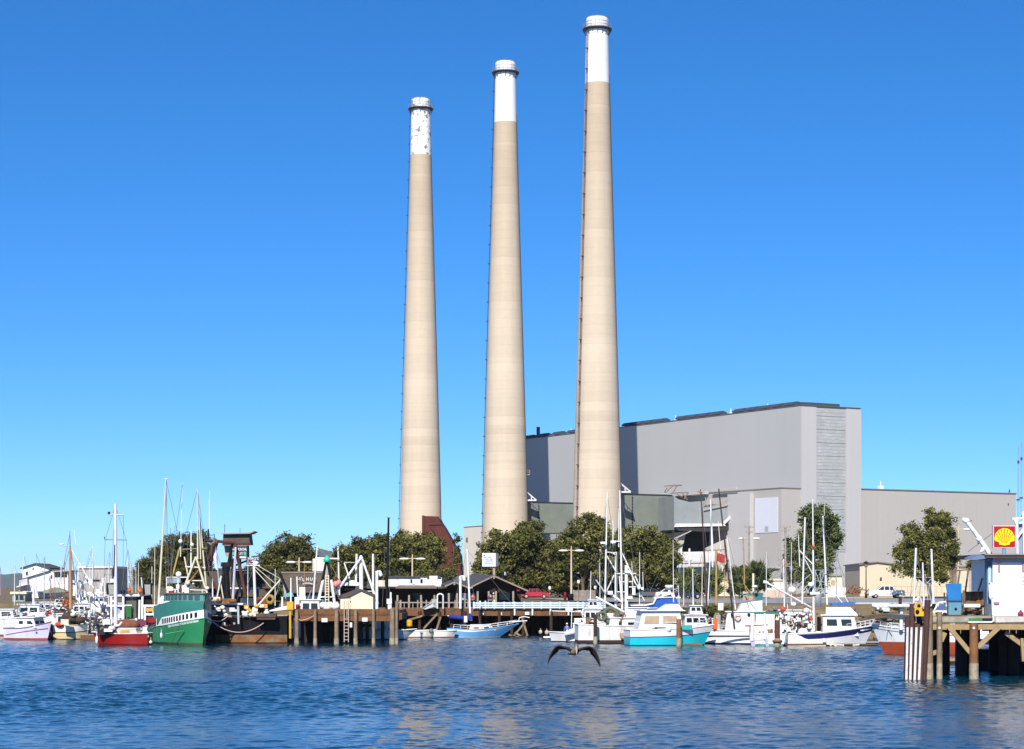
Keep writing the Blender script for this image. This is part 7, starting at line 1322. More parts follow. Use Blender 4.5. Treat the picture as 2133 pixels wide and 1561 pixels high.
mb.box(P(1912, 1268, 123.9), (.45, .35, .7)); mb.box(P(1914, 1279, 123.9), (.52, .4, .28)); part('body', mb, YELLOW, t2, True); mb = MB(); mb.path([P(1905, 1266, 123.8), P(1910, 1248, 123.8), P(1914, 1243, 123.8), P(1918, 1248, 123.8), P(1921, 1266, 123.8)], .05, 5); mb.ball(P(1910, 1250, 123.8), .16, .1, .12); part('arm', mb, WHITE2, t2, True); mb = MB(); mb.ball(P(1911, 1275, 123.68), .12, .05, .14); mb.ball(P(1914, 1262, 123.7), .10, .05, .1); part('sheave', mb, BLACK, t2, True)
# fuel building
t = thing('fuel_building', 'white fuel dock building with dark overhanging roof at the right edge', 'building', (PX(2100, 129), 128.5, FZ)); d_ = 128.5; xb0 = PX(2068, d_)
mb = MB(); mb.bb(xb0, PX(2133, d_) + 5, d_, d_ + 6, FZ, PZ(1166, d_)); part('wall', mb, mat('bright_white_wall', (.82, .80, .81), .6, .04, .6, dirt=(.55, .48, .42), dirt_amt=.2, streak=1, dirt_scale=1.2), t, True)
mb = MB(); mb.bb(PX(2048, d_), PX(2133, d_) + 6, d_ - .55, d_ + 7, PZ(1163, d_), PZ(1154.5, d_)); part('roof', mb, mat('dark_brown_roof_edge', (.07, .05, .05), .8, .25), t, True); mb = MB(); mb.bb(PX(2046, d_), PX(2133, d_) + 6.2, d_ - .65, d_ - .552, PZ(1157, d_), PZ(1154, d_)); part('roof_trim', mb, FASCIA, t, True)
mb = MB(); mb.bb(xb0 - .003, PX(2133, d_) + 5, d_ - .06, d_ - .003, PZ(1172, d_), PZ(1163.2, d_)); part('eave_shade_band', mb, mat('lilac_grey_shade', (.42, .40, .44), .7, .1), t, True)  # shadow of the roof overhang, painted as a grey strip on the wall
mb = MB(); mb.extr([P(2016, 1166, 128), P(2036, 1158, 128), P(2060, 1158, 128), P(2062, 1163, 128), P(2030, 1167, 128)], (0, 1.2, .1)); part('blue_awning', mb, mat('slate_blue_awning', (.14, .20, .33), .6, .12), t, True)
mb = MB(); mb.bb(PX(2058, d_), xb0 - .003, d_ + .3, d_ + .9, PZ(1258, d_), PZ(1167, d_)); part('side_wall', mb, mat('dusty_blue_wall', (.12, .20, .30), .7, .15), t, True)
mb = MB(); mb.bb(PX(2060, d_), PX(2066, d_), d_ + .2, d_ + .297, PZ(1232, d_), PZ(1180, d_)); part('side_window', mb, mat('pale_blue_pane', (.45, .58, .68), .3, .1), t, True)
for px0, px1, y0, y1 in ((2080, 2083, 1172, 1191), (2130, 2133, 1172, 1190), (2071, 2082, 1254.5, 1258.5)):
    quadpart('bracket', t, [(px0, y0), (px1, y0), (px1, y1), (px0, y1)], d_ - .12, .11, mat('plum_bracket', (.30, .16, .22), .7, .1))
mb = MB(); mb.ball(P(2126, 1280, 128.2), .2, .15, .2, 10, 6); mb.box(P(2126, 1274, 128.2), (.1, .1, .2)); part('dark_valve', mb, mat('maroon_plastic', (.2, .02, .06)), t, True)
for s_, px, py in (('De', 2130, 1201), ('Ca', 2130, 1209.5), ('N', 2131, 1217.5)): text_part('wall_lettering', s_, .20, mat('faint_grey_lettering', (.52, .50, .54), .7, .1), t, P(px, py, d_ - .02))
mb = MB(); mb.path([P(2061, 1215, d_ - .3), P(2064, 1222, d_ - .3), P(2066, 1235, d_ - .3), P(2063, 1246, d_ - .3), P(2067, 1250, d_ - .3), P(2067, 1284, d_ - .3)], .07, 6); part('hose', mb, BLACK, t, True); mb = MB(); mb.ball(P(2064, 1228, d_ - .3), .16, .14, .45); mb.ball(P(2064, 1240, d_ - .3), .14, .14, .3); part('white_hose_bag', mb, WHITE, t, True); mb = MB(); mb.path([P(2067, 1248, d_ - .5), P(2067.5, 1283, d_ - .5)], .06, 6); part('downpipe', mb, WHITE, t, True)
# shell sign
t = thing('shell_sign', 'red square sign with a yellow scallop shell on the fuel building roof', 'sign', P(2091.5, 1154, 129)); d_ = 129.0
mb = MB(); mb.tube(P(2091.5, 1155, d_ + .15), P(2091.5, 1142, d_ + .15), .11, n=8); part('post', mb, mat('pale_blue_steel', (.12, .35, .55), .5, .1), t, True)
mb = MB(); mb.bb(PX(2068.5, d_), PX(2116, d_), d_, d_ + .3, PZ(1141.5, d_), PZ(1095, d_)); bx = part('panel', mb, mat('sign_white_border', (.72, .50, .52), .4, .03), t, True)
mb = MB(); mb.bb(PX(2070.3, d_), PX(2114.2, d_), d_ - .02, d_ - .003, PZ(1139.8, d_), PZ(1096.8, d_)); part('red_field', mb, mat('sign_red', (.42, .004, .010), .4, .03), bx, True)
cx_, by = 2092.5, 1136.0; pts = []
for i in range(41):
    a = math.pi * (1.08 - 1.16 * i / 40); r_ = 20.5 + .7 * abs(math.sin((a) * 6.5)); pts.append((cx_ + r_ * 1.0 * math.cos(a), 1122 - r_ * 1.02 * math.sin(a)))
pts += [(cx_ + 11.5, 1130), (cx_ + 11, by - 1), (cx_ + 4, by), (cx_, by + 1), (cx_ - 4, by), (cx_ - 11, by - 1), (cx_ - 11.5, 1130)]
mb = MB(); mb.extr([P(x, y, d_ - .06) for x, y in pts], (0, .035, 0)); sh = part('scallop', mb, mat('sign_yellow', (.80, .64, .004), .4, .03), bx, True)
mb = MB()
for k in range(-3, 4):
    a = math.pi / 2 - k * .36; x1, y1 = cx_ + 19.2 * math.cos(a), 1122 - 19.4 * math.sin(a); x0, y0 = cx_ + k * 1.7, 1131
    mb.extr([P(x0 - .25, y0, d_ - .075), P(x0 + .25, y0, d_ - .075), P(x1 + .7, y1, d_ - .075), P(x1 - .7, y1, d_ - .075)], (0, .012, 0))
part('ribs', mb, mat('sign_rib_red', (.40, .05, .01), .4, .05), sh, True)
# crane arm, hopper, frame, barrels, cart, masts
t = thing('crane', 'white dock crane arm slanting down behind the shell sign', 'crane', P(2062, 1154, 131)); mb = MB(); mb.tube(P(2014, 1087, 131), P(2040, 1122, 131), .13, .14, 8); mb.tube(P(2040, 1122, 131), P(2063, 1156, 131), .16, .16, 8); part('boom', mb, WHITE, t, True); mb = MB(); mb.ball(P(2013, 1085, 131), .22, .18, .18); mb.ball(P(2008, 1083, 131), .14); mb.ball(P(2040, 1123, 131), .22, .2, .2); part('boom_head', mb, WHITE, t, True)
mb = MB(); mb.ball(P(2047, 1145, 130.5), .13, .1, .16); mb.tube(P(2043, 1150, 130.5), P(2047, 1147, 130.5), .05); mb.ball(P(2044, 1149, 130.5), .09); part('flood_lamp', mb, WHITE, t, True); mb = MB(); mb.tube(P(2016, 1150, 131), P(2066, 1112, 131), .02, n=4); mb.ball(P(2038, 1131, 131), .07); mb.ball(P(2023, 1085, 131), .05); part('cable', mb, WIRE, t, True)
t = thing('hopper', 'bright blue tapered hopper above a pale teal tank on the fuel dock', 'hopper', (PX(1988, 129), 129, FZ)); d_ = 129
def frustum(px0, px1, px2, px3, y0, y1, d, dep0, dep1): return MB().loft([[P(px0, y0, d - dep0), P(px1, y0, d - dep0), P(px1, y0, d + dep0), P(px0, y0, d + dep0)], [P(px2, y1, d - dep1), P(px3, y1, d - dep1), P(px3, y1, d + dep1), P(px2, y1, d + dep1)]], True, False, True)
part('bin', frustum(1969, 2003, 1975, 2002, 1216, 1251, d_, .8, .6), mat('hopper_blue_paint', (.025, .20, .52), .5, .12), t, True); part('tank', frustum(1976, 2003, 1976, 2002, 1253, 1279, d_, .6, .55), mat('pale_teal_paint', (.10, .28, .38), .6, .15, dirt=(.2, .18, .12), dirt_amt=.3), t, True); part('collar', frustum(1974, 2004, 1974, 2004, 1251, 1253, d_, .68, .68), DSTEEL, t, True); part('hatch', MB().ball(P(1991, 1269, d_ - .58), .09, .04, .09), BLACK, t, True)
mb = MB()
for px in (1969, 1975, 2003): mb.beam(P(px, 1284, d_ - .5), P(px - (0 if px > 2000 else 2), 1235, d_ - .5), .09, .09)
part('legs', mb, DSTEEL, t, True)
t = thing('pipe_gantry', 'rusty leaning pipe gantry beside the blue hopper', 'gantry', (PX(2005, 131), 131, FZ)); mb = MB()
for a, e in (((1983, 1190), (2017, 1187)), ((2000, 1187), (1995, 1220)), ((2017, 1187), (2007, 1262)), ((1984, 1195), (1984, 1216)), ((2007, 1230), (2008, 1284)), ((2046, 1205), (2038, 1232)), ((1984, 1195), (1990, 1184))): mb.beam(P(*a, 131), P(*e, 131), .09, .09)
part('pipes', mb, mat('rusty_pipe', (.17, .10, .075), .8, .25), t, True); mb = MB(); mb.beam(P(2017, 1283, 130.8), P(2062, 1262, 130.8), .07, .07); mb.beam(P(2005, 1270, 130.7), P(2060, 1258, 130.7), .05, .05); part('lower_pipes', mb, mat('rusty_pipe', (.17, .10, .075)), t, True)
for lab, px, m in (('olive barrel leftmost of the row on the fuel dock', 2016, mat('olive_barrel', (.20, .17, .08), .7, .2)), ('rusty red barrel second in the row on the fuel dock', 2023.5, RUST), ('orange brown barrel third in the row on the fuel dock', 2036, mat('orange_brown_barrel', (.30, .12, .05), .7, .25)), ('wide khaki barrel beside the blue side wall of the fuel building', 2050, mat('khaki_barrel', (.20, .15, .07), .7, .25))):
    t = thing('barrel', lab, 'barrel', (PX(px, 131.5), 131.5, PZ(1260, 131.5)), 0, 'barrels on the fuel dock'); r_ = .30 if '2050' not in str(px) else .36; h_ = .78
    part('body', MB().lathe([(r_ * .96, 0), (r_, .05), (r_, .25), (r_ * 1.05, .27), (r_, .29), (r_, .52), (r_ * 1.05, .54), (r_, .56), (r_, h_)], (0, 0), 14), m, t); part('lid', MB().lathe([(r_ * 1.03, h_ + .002), (r_ * 1.03, h_ + .05), (r_ * .9, h_ + .04)], (0, 0), 14), RUSTD, t)
t = thing('barrel_rack', 'dark timber rack under the row of barrels with a white roll', 'rack', P(2035, 1284, 131)); mb = MB(); mb.bb(PX(2008, 131), PX(2064, 131), 130.8, 132, PZ(1264, 131), PZ(1260.3, 131))
for px in (2012, 2041, 2060): mb.bb(PX(px, 131) - .08, PX(px, 131) + .08, 130.9, 131.9, FZ, PZ(1264, 131))
part('frame', mb, DARKW, t, True); mb = MB(); mb.tube(P(2008, 1262.5, 130.3), P(2041, 1262.5, 130.3), .13, n=10); part('white_roll', mb, WHITE, t, True); mb = MB(); mb.box(P(2052, 1273, 130.9), (.4, .4, .45)); part('pale_box', mb, mat('pale_olive_box', (.5, .48, .35), .8, .15), t, True); mb = MB(); mb.box(P(2025, 1274, 131.2), (1.3, .4, .3)); part('brown_sack', mb, WOODB, t, True)
t = thing('work_cart', 'small white work cart with blue windscreen beside the blue hopper', 'cart', (PX(1957, 128.5), 128.5, FZ)); mb = MB(); mb.extr([P(1942, 1272, 128), P(1972, 1272, 128), P(1972, 1280, 128), P(1938, 1280, 128)], (0, 1.2, 0)); part('body', mb, WHITE2, t, True); mb = MB(); mb.path([P(1946, 1272, 128), P(1955, 1256, 128), P(1970, 1254, 128)], .06, 5); mb.path([P(1946, 1272, 129.2), P(1955, 1256, 129.2), P(1970, 1254, 129.2)], .06, 5); part('canopy_frame', mb, WHITE, t, True)
mb = MB(); mb.extr([P(1952, 1270, 128.02), P(1957, 1259, 128.02), P(1970, 1258, 128.02), P(1970, 1271, 128.02)], (0, .03, 0)); part('windscreen', mb, mat('slate_blue_pane', (.08, .13, .26), .3, .1), t, True); mb = MB(); mb.extr([P(1940, 1273, 128.3), P(1948, 1258, 128.3), P(1950, 1258, 128.3), P(1946, 1273, 128.3)], (0, .8, 0)); part('seat_back', mb, BLACK, t, True); mb = MB(); mb.box(P(1941, 1281, 127.7), (.4, .3, .2)); part('bumper', mb, YELLOW, t, True); mb = MB(); mb.box(P(1934, 1281, 127.8), (.25, .3, .18)); part('green_box', mb, mat('green_plate', (.05, .20, .05)), t, True)
for px in (1950, 1968): mb = MB(); mb.torus(P(px, 1281, 127.95), .10, .05); part('wheel', mb, RUBBER, t, True)
single('moored_pallet', MB().box(P(1978, 1285, 126.5), (2.0, .5, .10)).box(P(1982, 1290, 126.2), (.5, .3, .2)), WOODB, 'brown boards lying on the fuel dock edge below the hopper', 'boards')
for lab, px, yb, yt in (('taller thin lattice radio mast at the right edge', 2126.5, 1092, 921), ('shorter thin lattice radio mast left of the taller one', 2120.5, 1092, 929)):
    t = thing('radio_mast', lab, 'radio mast', P(px, 1154, 140), 0, 'thin radio masts'); mb = MB(); o1, o2 = P(px, 1154, 140), P(px + (1.5 if px > 2122 else 1), yt, 140)
    for k in range(3): a = 2 * math.pi * k / 3; off = Vector((0.055 * math.cos(a), .055 * math.sin(a), 0)); mb.tube(o1 + off, o2 + off * .6, .009, n=4)
    for k in range(22): f = k / 22; c = o1.lerp(o2, f); mb.tube(c + Vector((-.05, 0, 0)), c + Vector((.05, 0, .16)), .007, n=4)
    part('lattice', mb, mat('mast_grey_steel', (.30, .30, .33), .6, .1), t, True); mb = MB(); c = o1.lerp(o2, .5); mb.box(c, (.22, .1, .1)); mb.box(o1.lerp(o2, .85), (.12, .08, .2)); part('clamp', mb, DSTEEL, t, True)
t = thing('roof_frame', 'white and blue steel frame on the fuel building roof behind the shell sign', 'frame', P(2126, 1154, 131)); mb = MB()
for a, e in (((2108, 1081), (2133, 1079)), ((2118, 1081), (2119, 1154)), ((2122, 1090), (2133, 1088)), ((2131, 1065), (2133, 1154)), ((2113, 1081), (2119, 1096)), ((2119, 1120), (2133, 1100))): mb.beam(P(*a, 131), P(*e, 131), .13, .13)
part('bars', mb, mat('pale_frame_paint', (.7, .7, .75), .5, .08), t, True); mb = MB(); mb.extr([P(2121, 1092, 131.2), P(2140, 1090, 131.2), P(2140, 1154, 131.2), P(2121, 1154, 131.2)], (0, .6, 0)); part('cabinet', mb, mat('blue_grey_cabinet', (.28, .33, .42), .6, .1), t, True); mb = MB(); mb.lathe([(.3, PZ(1082, 131.5)), (.3, PZ(1068, 131.5)), (.1, PZ(1064, 131.5))], (PX(2136, 131.5), 131.5), 10); part('dome', mb, WHITE, t, True)
# boats glimpsed under the fuel dock
b = Boat('moored_boat', 'white boat glimpsed through the left bay of the fuel dock', 1982, 176, 4.6, 2.2, 90, 2.4, 2.0, 1.9, MG, tw=.95); b.hull(WHITE, RUSTD, .7); b.cabin(-1.2, 1, 1.6, 1.8, 1.2, WHITE, mat('sea_green_panel', (.03, .36, .33)), .2, .1, 1)
b = Boat('moored_boat', 'white boat glimpsed through the right bay of the fuel dock', 2068, 205, 5.0, 2.2, 2, 1.2, 1.0, 1.0, MG); b.hull(WHITE, NAVY, .5); b.cabin(-1.6, 1.6, 1.7, .9, .8, WHITE, WHITE, .3, .2, 3)
t = thing('floating_dock', 'dark low floating dock behind the right bay of the fuel dock', 'dock', P(2064, 1390, 142)); mb = MB(); mb.bb(PX(2040, 142), PX(2090, 142), 142, 146, -.1, 1.25); part('deck', mb, mat('dark_blue_black_timber', (.02, .02, .03), .8, .2), t, True); mb = MB(); mb.bb(PX(2040, 142), PX(2090, 142), 141.9, 141.997, 1.05, 1.3); part('edge_beam', mb, DARKW, t, True)
t = thing('float_raft', 'small tan float behind the left piling of the fuel dock', 'float', P(1980, 1385, 150)); mb = MB(); mb.bb(PX(1970, 150), PX(1989, 150), 150, 151.5, -.05, .40); part('deck', mb, BR, t, True); mb = MB(); mb.bb(PX(1968, 150), PX(1991, 150), 149.9, 149.997, .0, .22); part('edge_beam', mb, DARKW, t, True)

# ---- free standing mooring piles and floats on the right
MP = 'free standing mooring pilings'
for lab, px, yt, d, r, m in (('russet mooring piling beside the curtained cabin of the turquoise boat', 1414, 1290, 197, .24, PILER), ('tallest dark red mooring piling with a split pale top before the navy banded boat', 1619, 1280, 196, .27, mat('dark_red_piling', (.12, .04, .025), .9, .3, 1.5, dirt=(.2, .1, .06), dirt_amt=.3, streak=1)), ('dark mooring piling at the stern of the weathered white troller', 1240, 1280, 203, .19, PILED), ('short tan mooring piling beside the mast of the navy banded boat', 1706, 1285, 203, .2, PILE), ('dark piling on the shore side behind the long white boom', 1875, 1243, 205, .17, PILED)):
    t = thing('mooring_piling', lab, 'piling', (PX(px, d), d, 0), 0, MP); mb = MB(); piling(mb, px, d, yt, r); part('pile', mb, m, t, True); mb = MB(); x = PX(px, d); mb.tube((x, d, -.6), (x, d, .75), r * 1.2, r * 1.1, 10); part('barnacle_band', mb, BARN, t, True)
    if px == 1619: mb = MB(); mb.extr([P(1615, 1292, d - .28), P(1619, 1279, d - .2), P(1624, 1284, d - .25), P(1622, 1292, d - .28)], (0, .12, 0)); part('split_top', mb, CREAMW, t, True); mb = MB(); mb.torus((x, d, .5), r * 1.4, .12, 'z', 14, 6); part('pile_collar', mb, WOOD, t, True)
for lab, p0, p1, d, m in (('tan floating dock edge under the turquoise boat bow', 1418, 1462, 198, WOOD), ('dark floating dock along the weathered white troller', 1222, 1318, 203, DARKW), ('long tan and dark floating dock before the navy banded boat', 1612, 1828, 196.5, WOODB), ('grey floating dock between the navy banded boat and the red bottomed boat', 1800, 1890, 205, DECK)):
    t = thing('floating_dock', lab, 'dock', P((p0 + p1) / 2, 1345, d)); mb = MB(); mb.bb(PX(p0, d), PX(p1, d), d, d + 1.4, .03, .20); part('deck', mb, m, t, True); mb = MB(); mb.bb(PX(p0, d) - .05, PX(p1, d) + .05, d - .1, d - .003, -.15, .10); part('edge_beam', mb, BLACK if m is not WOOD else WOODB, t, True); mb = MB()
    x = PX(p0, d) + .6
    while x < PX(p1, d): mb.tube((x, d + .7, -.2), (x + .9, d + .7, -.2), .3, n=8); x += 1.6
    part('pontoons', mb, RUBBER, t, True)
t = thing('dock_gear', 'jumble of boards and rope on the floating dock before the navy banded boat', 'dock gear', P(1738, 1348, 196.3)); mb = MB()
for a, e in (((1722, 1342), (1758, 1344)), ((1728, 1338), (1748, 1350)), ((1776, 1344), (1790, 1343)), ((1734, 1334), (1730, 1346)), ((1640, 1347), (1720, 1346))): mb.beam(P(*a, 196.3), P(*e, 196.3), .15, .12)
part('boards', mb, CREAMW, t, True); mb = MB(); mb.ball(P(1779, 1345, 196.2), .16); mb.ball(P(1622, 1348, 196), .2); part('rope_coil', mb, MATS['dirty_cream_float'], t, True)
MG2 = 'orange floats and gear on the right hand boats'
for lab, px, y, d, r_ in (('orange red float bag above the dark red piling', 1631, 1269, 199, .28), ('second orange float at the mast of the navy banded boat', 1690, 1290, 199, .18)):
    single('float', MB().ball(P(px, y, d), r_, r_ * .8, r_ * .9, 10, 7).tube(P(px, y - 4, d), P(px - 1, y - 9, d), .04), mat('orange_red_float', (.62, .07, .03), .6, .12), lab, 'float', MG2)
mb = MB(); r7 = random.Random(8)
for i in range(70):
    px, py = r7.uniform(1626, 1692), r7.uniform(1276, 1312); c = P(px, py, 199.6 + r7.uniform(-.6, .6)); 
    if i % 3: mb.box(c, (r7.uniform(.1, .6), .3, r7.uniform(.15, .6)))
    else: mb.tube(c, c + Vector((r7.uniform(-.3, .3), 0, r7.uniform(.3, .9))), .04, n=5)
o = single('stern_deck_gear', mb, WHITE2, 'white fishing gear heaped on the aft deck of the navy banded boat', 'boat gear', loc=(PX(1660, 199.6), 199.6, 1.1)); o['kind'] = 'stuff'
mb = MB()
for i in range(34):
    px, py = r7.uniform(1626, 1692), r7.uniform(1278, 1308); c = P(px, py, 199.3 + r7.uniform(-.4, .4)); mb.box(c, (r7.uniform(.1, .4), .2, r7.uniform(.1, .4)))
o = single('dark_deck_gear', mb, mat('dark_brown_gear', (.09, .05, .035)), 'dark gear scattered on the aft deck of the navy banded boat', 'boat gear', loc=(PX(1660, 199.3), 199.3, 1.1)); o['kind'] = 'stuff'

# ================================================================ VEHICLES
def car(name, label, cat, px, d, L_, rz, prof, cab, m, wheels=(.19, .80), hgt=None, group=None, glassm=None):
    """side profile extruded to the car's width; wheels, glass, lights and bumpers as parts"""
    t = thing(name, label, cat, (PX(px, d), d, GZ + .05), rz, group); wd = 1.85; mb = MB()
    n = len(prof); ring = lambda y, k: [(x, y, .32 + (z - .32) * 1.0) for x, z in prof]
    rings = [[(x * .985, y, z - (.02 if z > .5 else 0)) for x, z in prof] if abs(y) > .85 else [(x, y, z) for x, z in prof] for y in (-wd / 2, -wd / 2 + .06, wd / 2 - .06, wd / 2)]
    mb.loft(rings, True, False, True); bd = part('body', mb, m, t)
    for y in (-wd / 2 - .004, wd / 2 + .004):
        for q_ in cab: mb = MB(); mb.extr([(x, y, z) for x, z in q_], (0, .012 * (1 if y > 0 else -1), 0)); part('side_window', mb, glassm or GLASS, bd)
    for fx in wheels:
        x = -L_ / 2 + fx * L_
        for y in (-wd / 2 + .08, wd / 2 - .08):
            mb = MB(); mb.torus((x, y, .34), .25, .11, 'y', 18, 8); w_ = part('wheel', mb, RUBBER, t); mb = MB(); mb.tube((x, y - .1, .34), (x, y + .1, .34), .19, n=12); part('rim', mb, STEEL, w_)
    xs_ = [p[0] for p in prof]; mb = MB(); mb.bb(min(xs_) - .08, min(xs_) + .02, -wd / 2 + .05, wd / 2 - .05, .38, .60); part('bumper', mb, DSTEEL, t); mb = MB(); mb.bb(max(xs_) - .02, max(xs_) + .08, -wd / 2 + .05, wd / 2 - .05, .38, .60); part('bumper', mb, STEEL, t)
    for y in (-.72, .72): mb = MB(); mb.box((min(xs_) + .03, y, .78), (.1, .3, .16)); part('headlight', mb, mat('headlight_lens', (.6, .6, .6), .2, .05), t); mb = MB(); mb.box((max(xs_) - .02, y, .85), (.08, .16, .24)); part('tail_light', mb, mat('tail_lamp_red', (.4, .02, .02), .3, .05), t)
    return t
PK = [(-2.75, .42), (-2.75, .95), (-2.6, 1.10), (-1.45, 1.18), (-.75, 1.86), (1.05, 1.88), (1.20, 1.25), (2.75, 1.22), (2.75, .45)]
PC = [[(-1.28, 1.24), (-.70, 1.78), (-.42, 1.78), (-.42, 1.22)], [(-.30, 1.22), (-.30, 1.78), (.35, 1.78), (.35, 1.22)], [(.46, 1.22), (.46, 1.78), (.92, 1.76), (1.02, 1.24)]]
car('pickup_truck', 'white extended cab pickup truck parked before the cream shed', 'pickup truck', 1845, 316, 5.5, 0, PK, PC, mat('white_car_paint', (.80, .80, .80), .25, .02, coat=.5), (.20, .78))
car('pickup_truck', 'red pickup truck parked beyond the pale blue railing', 'pickup truck', 1114, 300, 4.4, R(180), [(x * .8, z * .78) for x, z in PK], [[(x * .8, z * .78) for x, z in q_] for q_ in PC], mat('red_car_paint', (.45, .02, .03), .25, .05, coat=.5), (.20, .78))
SD = [(-2.25, .40), (-2.25, .72), (-1.35, .92), (-.55, 1.42), (.85, 1.44), (1.55, .98), (2.2, .92), (2.25, .42)]; SC = [[(-1.1, .98), (-.5, 1.36), (.1, 1.37), (.1, .98)], [(.18, .98), (.18, 1.37), (.8, 1.37), (1.3, .98)]]
CG = 'cars in the waterfront car park'
car('parked_car', 'pale silver car with dark windows left of the red pickup', 'car', 1074, 302, 4.5, 0, SD, SC, mat('silver_car_paint', (.55, .57, .60), .25, .03, metal=.3), group=CG)
car('parked_car', 'dark blue black car near the shrub, rightmost of the parked cars', 'car', 1432, 300, 4.5, R(180), SD, SC, mat('dark_car_paint', (.02, .022, .03), .2, .1, coat=.6), group=CG)
car('parked_car', 'dark grey car under the trees behind the blue canvas cruiser', 'car', 1352, 310, 4.5, 0, SD, SC, mat('grey_car_paint', (.10, .105, .11), .25, .05, coat=.5), group=CG)
car('parked_car', 'white car partly hidden behind the radar arch of the canvas cruiser', 'car', 1396, 306, 4.5, R(180), SD, SC, MATS['white_car_paint'], group=CG)
car('parked_car', 'lilac silver car between the white and dark parked cars', 'car', 1414, 318, 4.5, 0, SD, SC, mat('lilac_car_paint', (.42, .36, .52), .25, .05, metal=.3), group=CG)
t = thing('guard_rail', 'low pale rail between the road and the bank on the right', 'guard rail', (40, 234.2, GZ)); mb = MB(); mb.beam(P(1332, 1258.5, 233), P(1470, 1266, 232), .10, .16); part('rail', mb, FASCIA, t, True)
mb = MB()
for px in range(1340, 1470, 24): mb.beam(P(px, 1268, 233), P(px, 1259, 233), .1, .1)
part('posts', mb, WOOD, t, True)
for lab, px, y, d, m, g in (('red post beside the timber fence at the wharf end', 1177, 1236, 268, RED, 0), ('squat black bin beside the red post at the wharf end', 1188.5, 1239, 267, BLACK, 1)):
    c0 = PX(px, d); single('bollard' if not g else 'bin', MB().lathe([(.16 if not g else .36, GZ), (.16 if not g else .4, PZ(y, d)), (.1 if not g else .3, PZ(y - 2, d))], (c0, d), 10), m, lab, 'post' if not g else 'bin')
for lab, px, y in (('white box lantern on a thin pole left of the timber fence', 1145, 1228), ('white box lantern on a thin pole right of the timber fence', 1240, 1227), ('round white lamp hanging among the dark trees', 1205, 1215)):
    t = thing('small_lamp', lab, 'lamp', (PX(px, 262), 262, DZ2), 0, 'small white lamps'); part('pole', MB().tube((0, 0, 0), (0, 0, PZ(y, 262) - DZ2), .04, n=6), WOOD, t); part('lamp', MB().ball((0, 0, PZ(y, 262) - DZ2 + .15), .2, .2, .26, 10, 6), WHITE, t)

# ================================================================ ROCKS, BANK DETAIL
r8 = random.Random(21); mb = MB()
for i in range(420):
    x = r8.uniform(13, 64); yy = shore_y(x); f = r8.random(); y = yy - 1.0 - 5.5 * f; z = GZ - .4 - f * 3.4; s_ = r8.uniform(.12, .42)
    mb.ball((x, y, z), s_ * r8.uniform(.7, 1.4), s_ * r8.uniform(.7, 1.3), s_ * .7, 6, 4)
finish(single('bank_rocks', mb, mat('bank_rock', (.20, .165, .13), .95, .35, 3), 'loose rocks strewn down the sandy bank behind the right hand boats', 'rocks', loc=(38, 229, 1)), kind='stuff')
for lab, x0, y0, x1, y1, d in (('long dark timber lying on the bank above the red bottomed boat', 1790, 1293, 1885, 1281, 225.5), ('upper dark timber lying on the bank behind the long white boom', 1800, 1287, 1880, 1276, 226.5)):
    single('log', MB().tube(P(x0, y0, d), P(x1, y1, d), .22, .17, 8), mat('dark_driftwood', (.09, .065, .045), .95, .35, 3), lab, 'log', 'timbers on the bank')

# ================================================================ PEOPLE
def skinned(pts, edges, root=0, sub=1):
    me = bpy.data.meshes.new('tmp'); me.from_pydata([p[:3] for p in pts], edges, []); o = bpy.data.objects.new('tmp', me); COL.objects.link(o)
    o.modifiers.new('s', 'SKIN'); sv = me.skin_vertices[0].data
    for i, p in enumerate(pts): sv[i].radius = (p[3], p[4] if len(p) > 4 else p[3]); sv[i].use_root = (i == root)
    m2 = o.modifiers.new('u', 'SUBSURF'); m2.levels = sub; m2.render_levels = sub
    dg = bpy.context.evaluated_depsgraph_get(); ev = o.evaluated_get(dg); em = ev.to_mesh(); vs = [tuple(v.co) for v in em.vertices]; fs = [tuple(p.vertices) for p in em.polygons]; ev.to_mesh_clear(); bpy.data.objects.remove(o); bpy.data.meshes.remove(me)
    return MB().add(vs, fs, True)
SKIN = mat('skin_tone', (.42, .25, .17), .6, .05)
